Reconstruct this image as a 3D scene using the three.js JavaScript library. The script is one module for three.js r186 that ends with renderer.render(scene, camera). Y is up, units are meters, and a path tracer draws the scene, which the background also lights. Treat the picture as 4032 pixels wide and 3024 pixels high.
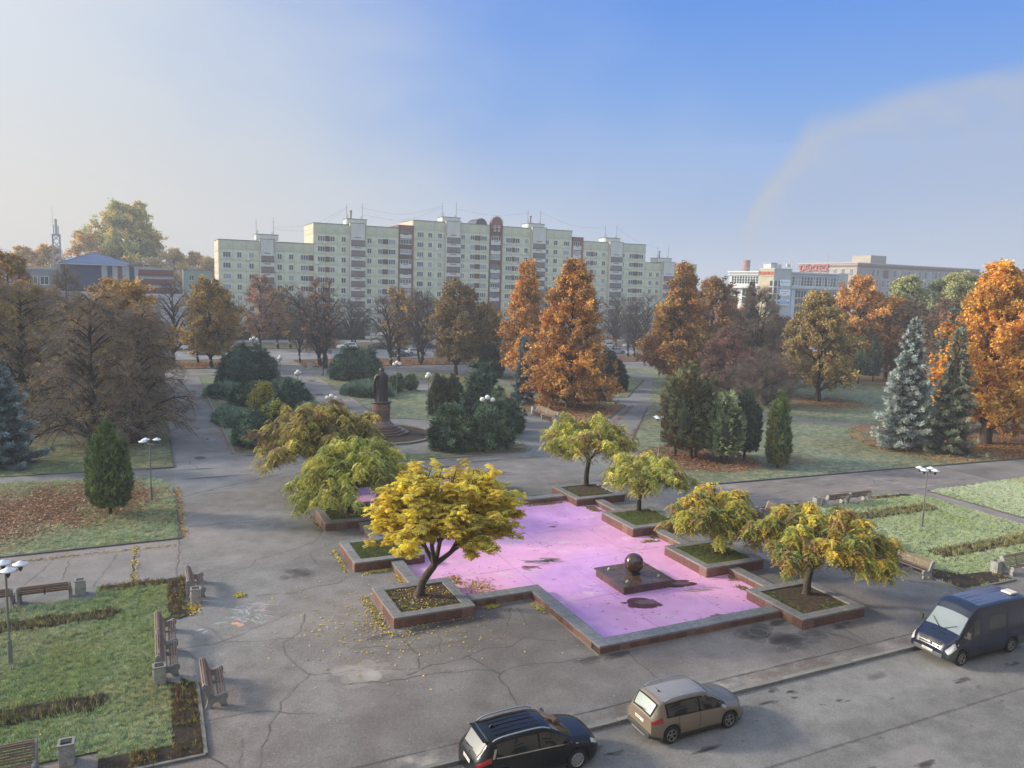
import * as THREE from 'three';
import { mergeGeometries, mergeVertices, toCreasedNormals } from 'three/addons/utils/BufferGeometryUtils.js';
import { RoundedBoxGeometry } from 'three/addons/geometries/RoundedBoxGeometry.js';

// World axes follow the square's own grid: x runs along the near kerb, -z runs away from the camera, metres.
const scene = new THREE.Scene();
const TURN = THREE.MathUtils.degToRad(25.3), PITCH = THREE.MathUtils.degToRad(7.4), ROLL = THREE.MathUtils.degToRad(1.8);
const camera = new THREE.PerspectiveCamera(53.08, 4 / 3, 0.1, 6000);
const FWD = new THREE.Vector3(Math.sin(TURN), 0, -Math.cos(TURN)), RIGHT = new THREE.Vector3(Math.cos(TURN), 0, Math.sin(TURN));
{
  const f = FWD.clone().multiplyScalar(Math.cos(PITCH)).add(new THREE.Vector3(0, -Math.sin(PITCH), 0));
  const up0 = FWD.clone().multiplyScalar(Math.sin(PITCH)).add(new THREE.Vector3(0, Math.cos(PITCH), 0));
  const r = RIGHT.clone().multiplyScalar(Math.cos(ROLL)).addScaledVector(up0, Math.sin(ROLL));
  const u = up0.clone().multiplyScalar(Math.cos(ROLL)).addScaledVector(RIGHT, -Math.sin(ROLL));
  camera.quaternion.setFromRotationMatrix(new THREE.Matrix4().makeBasis(r, u, f.clone().negate()));
  camera.position.set(0, 15.6, 0);
}
const renderer = new THREE.WebGLRenderer({ antialias: true });
renderer.toneMapping = THREE.LinearToneMapping;
renderer.toneMappingExposure = 1.0;
renderer.shadowMap.enabled = true;

// ---- random numbers and noise
function rng(seed) { let s = (seed * 2654435761) >>> 0; return () => { s = (s + 0x6d2b79f5) | 0; let t = Math.imul(s ^ (s >>> 15), 1 | s); t = (t + Math.imul(t ^ (t >>> 7), 61 | t)) ^ t; return ((t ^ (t >>> 14)) >>> 0) / 4294967296; }; }
const hash2 = (x, y) => { let h = Math.imul(x, 374761393) + Math.imul(y, 668265263) | 0; h = Math.imul(h ^ (h >>> 13), 1274126177); return ((h ^ (h >>> 16)) >>> 0) / 4294967296; };
function vnoise(x, y) { const i = Math.floor(x), j = Math.floor(y), a = x - i, b = y - j, s = a * a * (3 - 2 * a), t = b * b * (3 - 2 * b); const l = (p, q, k) => p + (q - p) * k; return l(l(hash2(i, j), hash2(i + 1, j), s), l(hash2(i, j + 1), hash2(i + 1, j + 1), s), t); }
function fbm(x, y, n = 4) { let s = 0, a = 0.5, w = 0; for (let k = 0; k < n; k++) { s += a * vnoise(x, y); w += a; a *= 0.5; x = x * 2.03 + 17.1; y = y * 2.03 + 9.7; } return s / w; }
const clamp = (x, a = 0, b = 1) => Math.min(b, Math.max(a, x)), mix = (a, b, t) => a + (b - a) * t, sstep = (a, b, x) => { const t = clamp((x - a) / (b - a)); return t * t * (3 - 2 * t); };
const lin = (c) => (c /= 255) <= 0.04045 ? c / 12.92 : ((c + 0.055) / 1.055) ** 2.4;

// ---- sky: clear blue to the right, a bank of sunlit mist to the left
const SUN_AZ = -84, SUN_EL = 21;
const dirOf = (az, el) => { const a = THREE.MathUtils.degToRad(az), e = THREE.MathUtils.degToRad(el); return FWD.clone().multiplyScalar(Math.cos(a) * Math.cos(e)).addScaledVector(RIGHT, Math.sin(a) * Math.cos(e)).add(new THREE.Vector3(0, Math.sin(e), 0)); };
const sunDir = dirOf(SUN_AZ, SUN_EL);
{
  const W = 2048, H = 1024, data = new Float32Array(W * H * 4);
  const ramp = [[-90, 120, 118, 116], [-1, 160, 172, 190], [0, 160, 180, 212], [4, 163, 185, 219], [8, 155, 183, 226], [13, 128, 170, 232], [20, 98, 150, 232], [32, 112, 158, 229], [60, 150, 180, 224], [90, 170, 190, 222]];
  const at = (el, k) => { let i = 1; while (i < ramp.length - 1 && ramp[i][0] < el) i++; const a = ramp[i - 1], b = ramp[i]; return lin(mix(a[k], b[k], clamp((el - a[0]) / (b[0] - a[0])))); };
  for (let j = 0; j < H; j++) {
    const up = ((j + 0.5) / H - 0.5) * Math.PI, el = up * 180 / Math.PI, y = Math.sin(up), ce = Math.cos(up), base = [at(el, 1), at(el, 2), at(el, 3)];
    for (let i = 0; i < W; i++) {
      const rd = ((i + 0.5) / W - 0.5) * 2 * Math.PI, x = Math.cos(rd) * ce, z = Math.sin(rd) * ce;
      const f = x * FWD.x + z * FWD.z, r = x * RIGHT.x + z * RIGHT.z, az = Math.atan2(r, f) * 180 / Math.PI;
      const cs = clamp(x * sunDir.x + y * sunDir.y + z * sunDir.z, -1, 1), ang = Math.acos(cs) * 180 / Math.PI;
      const w1 = fbm(r * 3 + 5, y * 6 + 2, 4) - 0.5, w2 = fbm(r * 9 + 1, y * 22 + f * 3, 4) - 0.5;
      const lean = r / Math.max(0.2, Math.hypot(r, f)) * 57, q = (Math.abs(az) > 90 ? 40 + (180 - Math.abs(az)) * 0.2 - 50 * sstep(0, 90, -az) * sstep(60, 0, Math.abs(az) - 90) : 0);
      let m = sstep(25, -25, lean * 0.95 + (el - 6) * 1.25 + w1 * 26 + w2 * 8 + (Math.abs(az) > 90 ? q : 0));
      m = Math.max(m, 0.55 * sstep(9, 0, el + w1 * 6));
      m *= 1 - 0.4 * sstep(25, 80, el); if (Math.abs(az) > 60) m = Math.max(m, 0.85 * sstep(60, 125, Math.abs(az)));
      const warm = sstep(5, -36, az) * sstep(15, -2, el) * (Math.abs(az) < 120 ? 1 : 0.5);
      const hz = [lin(mix(203, 224, warm)), lin(mix(212, 217, warm)), lin(mix(224, 204, warm))];
      // a plume of steam drifting up to the right of the frame
      let pl = 0;
      if (az > 8 && az < 60 && el > 0 && el < 18) {
        const top = 2.6 + 9.2 * Math.pow(clamp((az - 15.7) / 4.3), 0.62) + 0.2 * Math.max(0, az - 20) + w1 * 3 + w2 * 2.2, dn = top - el, thick = 0.9 + 0.34 * Math.max(0, az - 16);
        pl = sstep(15.5, 16.3, az + w2) * sstep(-0.9, 1.9, dn) * Math.exp(-Math.max(0, dn - 1.2) / (thick * 1.5)) * (0.95 - 0.3 * sstep(17, 24, az)) * (0.7 + 0.6 * fbm(az * 0.6, el * 0.9 + 3, 4));
        pl *= sstep(60, 40, az);
      }
      const glow = 6 * Math.exp(-((ang / 20) ** 2)) + 0.55 * Math.exp(-((ang / 38) ** 2)), o = (j * W + i) * 4;  // aureole raised outside the view to light the ground
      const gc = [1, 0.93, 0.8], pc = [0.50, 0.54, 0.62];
      for (let k = 0; k < 3; k++) { let c = mix(base[k], hz[k] * (1 + 0.9 * sstep(122, 150, Math.abs(az))), m); c = mix(c, pc[k], clamp(pl)); data[o + k] = c + (el > -2 ? glow * gc[k] * (0.35 + 0.65 * m) : 0); }  // mist behind the viewpoint brightened to light faces turned towards it
      data[o + 3] = 1;
    }
  }
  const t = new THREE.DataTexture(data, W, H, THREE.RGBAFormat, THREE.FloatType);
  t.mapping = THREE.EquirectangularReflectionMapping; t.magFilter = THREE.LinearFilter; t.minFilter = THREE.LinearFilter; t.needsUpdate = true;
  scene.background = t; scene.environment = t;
}
const sun = new THREE.DirectionalLight(new THREE.Color(1, 0.87, 0.68), 4.4);
sun.position.copy(sunDir).multiplyScalar(300).add(new THREE.Vector3(40, 0, -90)); sun.target.position.set(40, 0, -90);
sun.castShadow = true; sun.shadow.radius = 12; sun.shadow.mapSize.set(4096, 4096);
Object.assign(sun.shadow.camera, { left: -220, right: 220, top: 220, bottom: -220, near: 1, far: 700 });
scene.add(sun, sun.target);
scene.fog = new THREE.FogExp2(new THREE.Color(0.86, 0.91, 1.0), 0.0007);

// ---- naming and building helpers
const names = new Map();
function numbered(name) { const n = names.get(name) || 0; names.set(name, n + 1); return n ? name + '_' + String(n).padStart(3, '0') : name; }
const P3 = (u, v, y = 0) => new THREE.Vector3(u, y, -v);
function tag(o, label, category, group, kind) { o.userData = { label, category }; if (group) o.userData.group = group; if (kind) o.userData.kind = kind; return o; }
function thing(name, label, category, [u, v, y = 0] = [0, 0, 0], turn = 0, group) {
  const o = new THREE.Group(); o.name = numbered(name); scene.add(o); o.position.set(u, y, -v); o.rotation.y = turn; return tag(o, label, category, group);
}
function part(name, geo, m, parent, kind) {
  const g = Array.isArray(geo) ? merge(geo) : geo, o = new THREE.Mesh(g, m); o.name = name; o.castShadow = o.receiveShadow = true; parent.add(o); if (kind) o.userData.kind = kind; return o;
}
function solo(name, geo, m, label, category, group) { const o = part(numbered(name), geo, m, scene); return tag(o, label, category, group); }
function struct(name, geo, m) { const o = part(numbered(name), geo, m, scene); o.userData.kind = 'structure'; return o; }
function dup(src, [u, v, y = 0], turn, label, scale) {
  const o = src.clone(); o.name = numbered(src.name.replace(/_\d\d\d$/, '')); scene.add(o); o.position.set(u, y, -v); o.rotation.y = turn; o.userData = { ...src.userData }; if (label) o.userData.label = label;
  if (scale) o.scale.set(...(Array.isArray(scale) ? scale : [scale, scale, scale]));
  return o;
}
function merge(list) {
  const flat = list.map((g) => g.index ? g.toNonIndexed() : g), has = (k) => flat.every((g) => g.attributes[k]);
  for (const g of flat) { for (const k of Object.keys(g.attributes)) if (!['position', 'normal', 'uv', 'color'].includes(k) || !has(k)) g.deleteAttribute(k); g.morphAttributes = {}; g.clearGroups(); }
  return mergeGeometries(flat);
}
const T = (g, x, y, z, ry = 0, rx = 0, rz = 0) => { if (rx || rz) g.applyMatrix4(new THREE.Matrix4().makeRotationFromEuler(new THREE.Euler(rx, 0, rz))); if (ry) g.rotateY(ry); return g.translate(x, y, z); };
const box = (w, h, d, x = 0, y = 0, z = 0) => new THREE.BoxGeometry(w, h, d).translate(x, y, z);
const rbox = (w, h, d, r, x = 0, y = 0, z = 0, s = 2) => new RoundedBoxGeometry(w, h, d, s, r).translate(x, y, z);
const cyl = (r0, r1, h, x = 0, y = 0, z = 0, n = 12) => new THREE.CylinderGeometry(r1, r0, h, n).translate(x, y + h / 2, z);
function bar(a, b, ra, rb = ra, n = 5, caps = false) {
  const d = new THREE.Vector3().subVectors(b, a), L = d.length(), g = new THREE.CylinderGeometry(rb, ra, L, n, 1, !caps);
  g.applyQuaternion(new THREE.Quaternion().setFromUnitVectors(new THREE.Vector3(0, 1, 0), d.normalize())); return g.translate((a.x + b.x) / 2, (a.y + b.y) / 2, (a.z + b.z) / 2);
}
function tube(pts, r, n = 5, seg = 3) {   // r(t) or number, along a smooth curve
  const c = new THREE.CatmullRomCurve3(pts, false, 'centripetal'), N = Math.max(1, Math.round((pts.length - 1) * seg)), g = new THREE.TubeGeometry(c, N, 1, n, false), p = g.attributes.position, q = new THREE.Vector3();
  for (let i = 0; i <= N; i++) { c.getPointAt(i / N, q); const R = typeof r === 'function' ? r(i / N) : r; for (let k = 0; k <= n; k++) { const a = i * (n + 1) + k; p.setXYZ(a, q.x + (p.getX(a) - q.x) * R, q.y + (p.getY(a) - q.y) * R, q.z + (p.getZ(a) - q.z) * R); } }
  return g;
}
function extrude(pts, depth, bevel = 0) { const s = new THREE.Shape(pts.map(([x, y]) => new THREE.Vector2(x, y))); return new THREE.ExtrudeGeometry(s, { depth, bevelEnabled: bevel > 0, bevelSize: bevel, bevelThickness: bevel, bevelSegments: 1 }); }
function quads(list, uvs) {   // [[a,b,c,d],...] of Vector3 or [x,y,z]
  const pos = [], uv = [];
  for (const q of list) { const p = q.map((v) => v.isVector3 ? [v.x, v.y, v.z] : v), w = [[0, 0], [1, 0], [1, 1], [0, 1]]; for (const k of [0, 1, 2, 0, 2, 3]) { pos.push(...p[k]); uv.push(...w[k]); } }
  const g = new THREE.BufferGeometry(); g.setAttribute('position', new THREE.Float32BufferAttribute(pos, 3)); g.setAttribute('uv', new THREE.Float32BufferAttribute(uv, 2)); g.computeVertexNormals(); return g;
}
function tinted(g, r, gg, b) { const n = g.attributes.position.count, c = new Float32Array(n * 3); for (let i = 0; i < n; i++) { c[3 * i] = r; c[3 * i + 1] = gg; c[3 * i + 2] = b; } g.setAttribute('color', new THREE.BufferAttribute(c, 3)); return g; }
const M = (r, g, b, rough = 0.85, more = {}) => new THREE.MeshStandardMaterial({ color: new THREE.Color().setRGB(r, g, b), roughness: rough, ...more });
const MP = (r, g, b, rough, more = {}) => new THREE.MeshPhysicalMaterial({ color: new THREE.Color().setRGB(r, g, b), roughness: rough, ...more });
function canvasTex(w, h, draw, rx = 1, ry = 1, srgb = true) {
  const c = document.createElement('canvas'); c.width = w; c.height = h; draw(c.getContext('2d'), w, h);
  const t = new THREE.CanvasTexture(c); if (srgb) t.colorSpace = THREE.SRGBColorSpace; t.wrapS = t.wrapT = THREE.RepeatWrapping; t.repeat.set(rx, ry); t.anisotropy = 8; return t;
}
function noiseTex(n, fn, repeat, srgb = true) {   // fn(x, y in 0..1, i, j) -> [r, g, b] bytes; tiles when fn does
  return canvasTex(n, n, (g) => { const im = g.createImageData(n, n), d = im.data; for (let j = 0; j < n; j++) for (let i = 0; i < n; i++) { const c = fn(i / n, j / n, i, j), o = (j * n + i) * 4; d[o] = c[0]; d[o + 1] = c[1]; d[o + 2] = c[2]; d[o + 3] = 255; } g.putImageData(im, 0, 0); }, repeat, repeat, srgb);
}
const tileF = (x, y, f, n = 3) => { let s = 0, a = 0.5, w = 0; for (let k = 0; k < n; k++) { const F = f * 2 ** k, i = Math.floor(x * F), j = Math.floor(y * F), u = x * F - i, v = y * F - j, U = u * u * (3 - 2 * u), V = v * v * (3 - 2 * v), h = (p, q) => hash2(((p % F) + F) % F + k * 91, ((q % F) + F) % F + k * 57); s += a * mix(mix(h(i, j), h(i + 1, j), U), mix(h(i, j + 1), h(i + 1, j + 1), U), V); w += a; a *= 0.5; } return s / w; };

// ---- flat sheets: a polygon in (u, v) cut by a grid, so that it can carry a tint per corner
function sheet(poly, y, cell = 0, tint = null, yfun = null) {
  const pos = [], uv = [], col = [];
  const emit = (pl) => { for (let i = 1; i < pl.length - 1; i++) for (const [a, b] of [pl[0], pl[i], pl[i + 1]]) { pos.push(a, y + (yfun ? yfun(a, b) : 0), -b); uv.push(a, b); if (tint) col.push(...tint(a, b)); } };
  let area = 0; for (let i = 0; i < poly.length; i++) { const [a, b] = poly[i], [c, d] = poly[(i + 1) % poly.length]; area += a * d - c * b; }
  if (area < 0) poly = poly.slice().reverse();
  if (!cell) { const tri = THREE.ShapeUtils.triangulateShape(poly.map(([a, b]) => new THREE.Vector2(a, b)), []); for (const t of tri) emit(t.map((k) => poly[k])); } else {
    const us = poly.map((p) => p[0]), vs = poly.map((p) => p[1]);
    const cut = (pl, ax, lim, keepLess) => { const out = []; for (let i = 0; i < pl.length; i++) { const a = pl[i], b = pl[(i + 1) % pl.length], ia = keepLess ? a[ax] <= lim : a[ax] >= lim, ib = keepLess ? b[ax] <= lim : b[ax] >= lim; if (ia) out.push(a); if (ia !== ib) { const t = (lim - a[ax]) / (b[ax] - a[ax]); out.push([mix(a[0], b[0], t), mix(a[1], b[1], t)]); } } return out; };
    for (let u = Math.floor(Math.min(...us) / cell) * cell; u < Math.max(...us); u += cell) { const strip = cut(cut(poly, 0, u, false), 0, u + cell, true); if (strip.length < 3) continue; for (let v = Math.floor(Math.min(...vs) / cell) * cell; v < Math.max(...vs); v += cell) { const pl = cut(cut(strip, 1, v, false), 1, v + cell, true); if (pl.length > 2) emit(pl); } }
  }
  const g = new THREE.BufferGeometry(); g.setAttribute('position', new THREE.Float32BufferAttribute(pos, 3)); g.setAttribute('uv', new THREE.Float32BufferAttribute(uv, 2)); if (tint) g.setAttribute('color', new THREE.Float32BufferAttribute(col, 3));
  g.computeVertexNormals(); return g;
}
function inside(poly, u, v) { let c = false; for (let i = 0, j = poly.length - 1; i < poly.length; j = i++) { const [a, b] = poly[i], [d, e] = poly[j]; if ((b > v) !== (e > v) && u < (d - a) * (v - b) / (e - b) + a) c = !c; } return c; }
const rect = (u0, u1, v0, v1) => [[u0, v0], [u1, v0], [u1, v1], [u0, v1]];
// ---- many small copies in one object
function scatter(name, geo, m, list, parent, kind = 'stuff') {   // list of [Matrix4, Color]
  const o = new THREE.InstancedMesh(geo, m, list.length); o.name = name; o.castShadow = o.receiveShadow = true;
  list.forEach(([x, c], i) => { o.setMatrixAt(i, x); if (c) o.setColorAt(i, c); });
  parent.add(o); if (kind) o.userData.kind = kind; return o;
}
const _q = new THREE.Quaternion(), _e = new THREE.Euler();
const place = (x, y, z, rx, ry, rz, sx, sy = sx, sz = sx) => new THREE.Matrix4().compose(new THREE.Vector3(x, y, z), new THREE.Quaternion().setFromEuler(new THREE.Euler(rx, ry, rz, 'YXZ')), new THREE.Vector3(sx, sy, sz));
const aim = (p, dir, roll, s, sy = s) => { const q = new THREE.Quaternion().setFromUnitVectors(new THREE.Vector3(0, 1, 0), dir); q.multiply(new THREE.Quaternion().setFromAxisAngle(new THREE.Vector3(0, 1, 0), roll)); return new THREE.Matrix4().compose(p, q, new THREE.Vector3(s, sy, s)); };
const jig = (R, c, k) => { const f = 1 + (R() - 0.5) * k, h = (R() - 0.5) * k * 0.4; return new THREE.Color().setRGB(clamp(c[0] * f * (1 + h), 0, 1), clamp(c[1] * f, 0, 1), clamp(c[2] * f * (1 - h), 0, 1)); };
// ================= THE GROUND =================
const asphaltBump = noiseTex(512, (x, y, i, j) => { const k = 120 + 90 * (hash2(i, j) - 0.5) + 70 * (tileF(x, y, 64, 2) - 0.5); return [k, k, k]; }, 0.5, false);
// weathered asphalt, 12 m to a tile
const asphaltTile = noiseTex(1024, (x, y, i, j) => { const b = tileF(x, y, 6, 5), s = tileF(x + 0.3, y + 0.7, 3, 3), g = hash2(i * 3 + 1, j * 7), k = 116 + 46 * (b - 0.5) + 26 * (s - 0.5) + 26 * (g - 0.5) - (hash2(i + 11, j) > 0.985 ? 30 : 0) + (hash2(i, j + 77) > 0.992 ? 30 : 0); return [k + 5, k + 2, k]; }, 1 / 12);
const asphaltM = new THREE.MeshStandardMaterial({ color: 0xffffff, map: asphaltTile, roughness: 0.9, bumpMap: asphaltBump, bumpScale: 0.012 });
// the square's own surface: 78 x 47 m with its cracks, patches, damp spots and chalk
const PU = -12, PV = 22, PW = 78, PH = 47;
const squareTex = canvasTex(2048, 1234, (g, w, h) => {
  const R = rng(11), X = (u) => (u - PU) / PW * w, Y = (v) => h - (v - PV) / PH * h, S = w / PW;
  const im = g.createImageData(w, h), d = im.data;
  for (let j = 0; j < h; j++) for (let i = 0; i < w; i++) {
    const u = PU + i / S, v = PV + (h - j) / S, b = fbm(u * 0.22, v * 0.22, 4), f = fbm(u * 1.3 + 40, v * 1.3, 4), gr = hash2(i * 3 + 1, j * 5), warm = fbm(u * 0.12 + 9, v * 0.12 + 4, 3);
    let k = 116 + 44 * (b - 0.5) + 34 * (f - 0.5) + 24 * (gr - 0.5); if (hash2(i + 5, j * 3) > 0.988) k -= 24; if (hash2(i * 7, j + 3) > 0.994) k += 30;
    const o = (j * w + i) * 4, ww = (warm - 0.45) * 16; d[o] = k + 5 + ww; d[o + 1] = k + 2 + ww * 0.25; d[o + 2] = k - 1 - ww * 0.1; d[o + 3] = 255;
  }
  g.putImageData(im, 0, 0);
  const wob = (pts, wd, col, j = 0.25, per = 0.45) => { g.strokeStyle = col; g.lineCap = 'round'; g.lineJoin = 'round'; for (let s = 0; s < pts.length - 1; s++) { const [a, b] = [pts[s], pts[s + 1]], n = Math.max(2, Math.round(Math.hypot(a[0] - b[0], a[1] - b[1]) / per)); let px = X(a[0]), py = Y(a[1]); for (let k = 1; k <= n; k++) { const t = k / n, e = k === n ? 0 : j, x = X(mix(a[0], b[0], t) + (R() - 0.5) * e), y = Y(mix(a[1], b[1], t) + (R() - 0.5) * e); g.lineWidth = wd * S * (0.5 + R()); g.beginPath(); g.moveTo(px, py); g.lineTo(x, y); g.stroke(); px = x; py = y; } } };
  const blot = (u, v, ru, rv, col, n = 14) => { g.fillStyle = col; for (let k = 0; k < n; k++) { g.beginPath(); g.ellipse(X(u + (R() - 0.5) * ru * 1.4), Y(v + (R() - 0.5) * rv * 1.4), S * ru * (0.15 + 0.4 * R()), S * rv * (0.15 + 0.4 * R()), (R() - 0.5) * 0.3, 0, 7); g.fill(); } };
  // big repair fields with their own tone
  for (const [a, b, c, e, col] of [[2, 9, 41.8, 47.8, 'rgba(150,140,136,.16)'], [-12, 1.2, 41.9, 47.9, 'rgba(168,152,146,.22)'], [40, 66, 41.5, 47.5, 'rgba(160,140,134,.25)'], [1.4, 6.2, 58, 69, 'rgba(120,126,138,.3)'], [31, 40, 48, 69, 'rgba(126,128,136,.2)'], [6, 26, 23, 30, 'rgba(110,92,84,.16)'], [28, 39, 40, 47, 'rgba(126,128,136,.14)'], [39, 55, 22.5, 25, 'rgba(160,145,138,.2)']]) { g.fillStyle = col; g.fillRect(X(a), Y(e), (b - a) * S, (e - c) * S); }
  for (let k = 0; k < 46; k++) blot(PU + R() * PW, PV + R() * PH, 0.5 + R() * 1.6, 0.3 + R() * 0.8, R() < 0.6 ? 'rgba(70,66,66,.10)' : 'rgba(190,180,172,.09)', 9);
  // the joint behind the kerb and its ragged filling
  wob([[PU, 22.72], [PU + PW, 22.78]], 0.07, 'rgba(58,48,46,.75)', 0.05, 0.6);
  for (let u = PU; u < PU + PW; u += 0.5) if (R() < 0.72) blot(u, 22.4, 0.8, 0.5, R() < 0.45 ? 'rgba(190,178,164,.16)' : 'rgba(96,80,72,.22)', 5);
  const crack = (pts, wd = 0.045) => { const q = []; for (let i = 0; i < pts.length; i += 2) q.push([pts[i], pts[i + 1]]); wob(q, wd * 1.9, 'rgba(96,88,86,.2)', 0.2); wob(q, wd * 0.62, 'rgba(48,44,46,.8)', 0.2); };
  crack([9.6, 31.7, 9.75, 30.1, 9.9, 29.2, 9.5, 28.1]); crack([9.5, 28.1, 7.7, 28.7, 5.9, 29.1, 5.3, 29.3, 4.75, 31.5, 4.8, 32.4, 5.7, 33.2, 6.2, 35]);
  crack([8.9, 27.8, 10, 28.2, 11.1, 28.2, 12.7, 28.7, 13.9, 28.5, 14.8, 29.1, 15.9, 28.2], 0.05); crack([6.6, 27.9, 8.7, 27.5, 9.7, 27.5, 11.8, 27.1, 12.4, 26.5, 12.2, 25.9, 12.13, 24.6, 12.1, 22.8], 0.05);
  crack([11.7, 28.4, 12.4, 26.5, 13.1, 26.8, 16.5, 26.3]); crack([4.3, 37.9, 6.2, 37.6, 7.4, 38.1, 8.5, 38.1, 9.7, 39.3]); crack([4.8, 42.9, 7.2, 44, 8.65, 45.1, 9.2, 46.5]);
  crack([1.5, 57.2, 4.3, 59.2, 7, 60.6, 9.6, 62.3], 0.1); crack([3.1, 58.4, 5.7, 59.8], 0.05); crack([27.8, 24.7, 29, 22.7]); crack([29.2, 25, 29.05, 23]); crack([18.3, 26.2, 18.2, 23.6, 18.1, 22.8]);
  crack([14.5, 30.3, 15.5, 32.1]); crack([7.9, 42.9, 8, 41]); crack([2.3, 30.6, 1.3, 32.2, 0.7, 33.4, 2.1, 33.3, 3.4, 33.9, 5.4, 35.2]); crack([1.5, 27.3, 3.1, 27.3, 5, 26.4]); crack([1.35, 25.1, 1.9, 24.2, 2.2, 22.8]);
  crack([-6, 43.3, -5.4, 45.2, -5, 47.5]); crack([-4.4, 43.4, -4.3, 46.5]); crack([-2.9, 41.8, -2, 46.5]); crack([-1.17, 41.9, -1.06, 47.6], 0.12); crack([0.9, 41.5, 1.2, 48], 0.06); crack([5.4, 29.3, 4, 27.6, 3, 25, 2.6, 23]);
  // the right side of the square is finer cracked
  for (let k = 0; k < 36; k++) { let u = 30 + R() * 34, v = 23 + R() * 45, a = R() * 6.3; const q = [u, v]; for (let s = 0; s < 5; s++) { a += (R() - 0.5) * 1.2; u += Math.cos(a) * (0.6 + R() * 1.4); v += Math.sin(a) * (0.6 + R()); q.push(u, v); } crack(q, 0.03 + 0.03 * R()); }
  for (let k = 0; k < 34; k++) { let u = -10 + R() * 38, v = 23 + R() * 45, a = R() * 6.3; const q = [u, v]; for (let s = 0; s < 5; s++) { a += (R() - 0.5) * 1.1; u += Math.cos(a) * (0.6 + R() * 1.2); v += Math.sin(a) * (0.5 + R()); q.push(u, v); } crack(q, 0.026 + 0.02 * R()); }
  for (let v = 44; v < 47; v += 0.9) wob([[38, v], [66, v - 0.4]], 0.03, 'rgba(80,66,62,.35)', 0.5); for (let k = 0; k < 60; k++) blot(40 + R() * 26, 41.5 + R() * 6, 1.2, 0.25, R() < 0.5 ? 'rgba(60,48,50,.2)' : 'rgba(200,176,170,.13)', 6);
  // damp and dark patches
  for (const [u, v, a, b] of [[25.05, 25.5, 1.1, 0.9], [26.3, 24.3, 1.8, 0.8], [25.6, 24.3, 0.9, 0.6], [9.8, 31.3, 1.6, 0.35], [12, 31.6, 2.2, 0.3], [17.2, 26.1, 1.4, 0.35], [29.5, 24.6, 0.8, 0.3], [26.8, 25.9, 1.0, 0.3], [24.6, 51.5, 1.6, 1.4], [25, 56.5, 2.6, 0.8], [21, 60, 4, 0.4], [28, 61.2, 4.5, 0.4], [4.5, 62.5, 3, 0.3], [3, 65.5, 2, 0.25], [6.6, 40.2, 1, 0.8], [25.4, 49.2, 1.6, 1.0]]) blot(u, v, a, b, 'rgba(46,40,42,.22)', 14);
  // a cleaner worn field with a lighter edge, and the chalk drawings left on it
  blot(7.6, 28.4, 1.3, 1.1, 'rgba(176,168,160,.3)', 14);
  const chalk = ['rgba(150,205,215,.55)', 'rgba(225,160,190,.5)', 'rgba(240,240,235,.45)', 'rgba(235,165,120,.55)'];
  for (let k = 0; k < 46; k++) { const u = 3.1 + R() * 1.5, v = 34.6 + R() * 2.6; wob([[u, v], [u + (R() - 0.5) * 0.9, v + (R() - 0.5) * 0.9], [u + (R() - 0.5) * 0.9, v + (R() - 0.5) * 0.9]], 0.03, chalk[k % 3], 0.12, 0.2); }
  blot(3.2, 34.95, 0.3, 0.25, chalk[3], 8); wob([[2.3, 35.35], [2.75, 35.4]], 0.1, chalk[0], 0.04); wob([[1.5, 34.9], [1.75, 35]], 0.09, chalk[2], 0.05); wob([[1.75, 34.6], [1.95, 34.8]], 0.09, chalk[0], 0.05);
}, 1 / PW, 1 / PH);
squareTex.offset.set(-PU / PW, -PV / PH);
const squareM = new THREE.MeshStandardMaterial({ color: 0xffffff, map: squareTex, roughness: 0.88, bumpMap: asphaltBump, bumpScale: 0.012 });
struct('square_paving', sheet(rect(PU, PU + PW, 21.95, PV + PH), 0), squareM);
struct('park_paving', [sheet(rect(-120, PU, 21.95, 69), 0), sheet(rect(PU + PW, 260, 21.95, 69), 0), sheet(rect(-120, 260, 69, 151), 0)], asphaltM);
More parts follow.
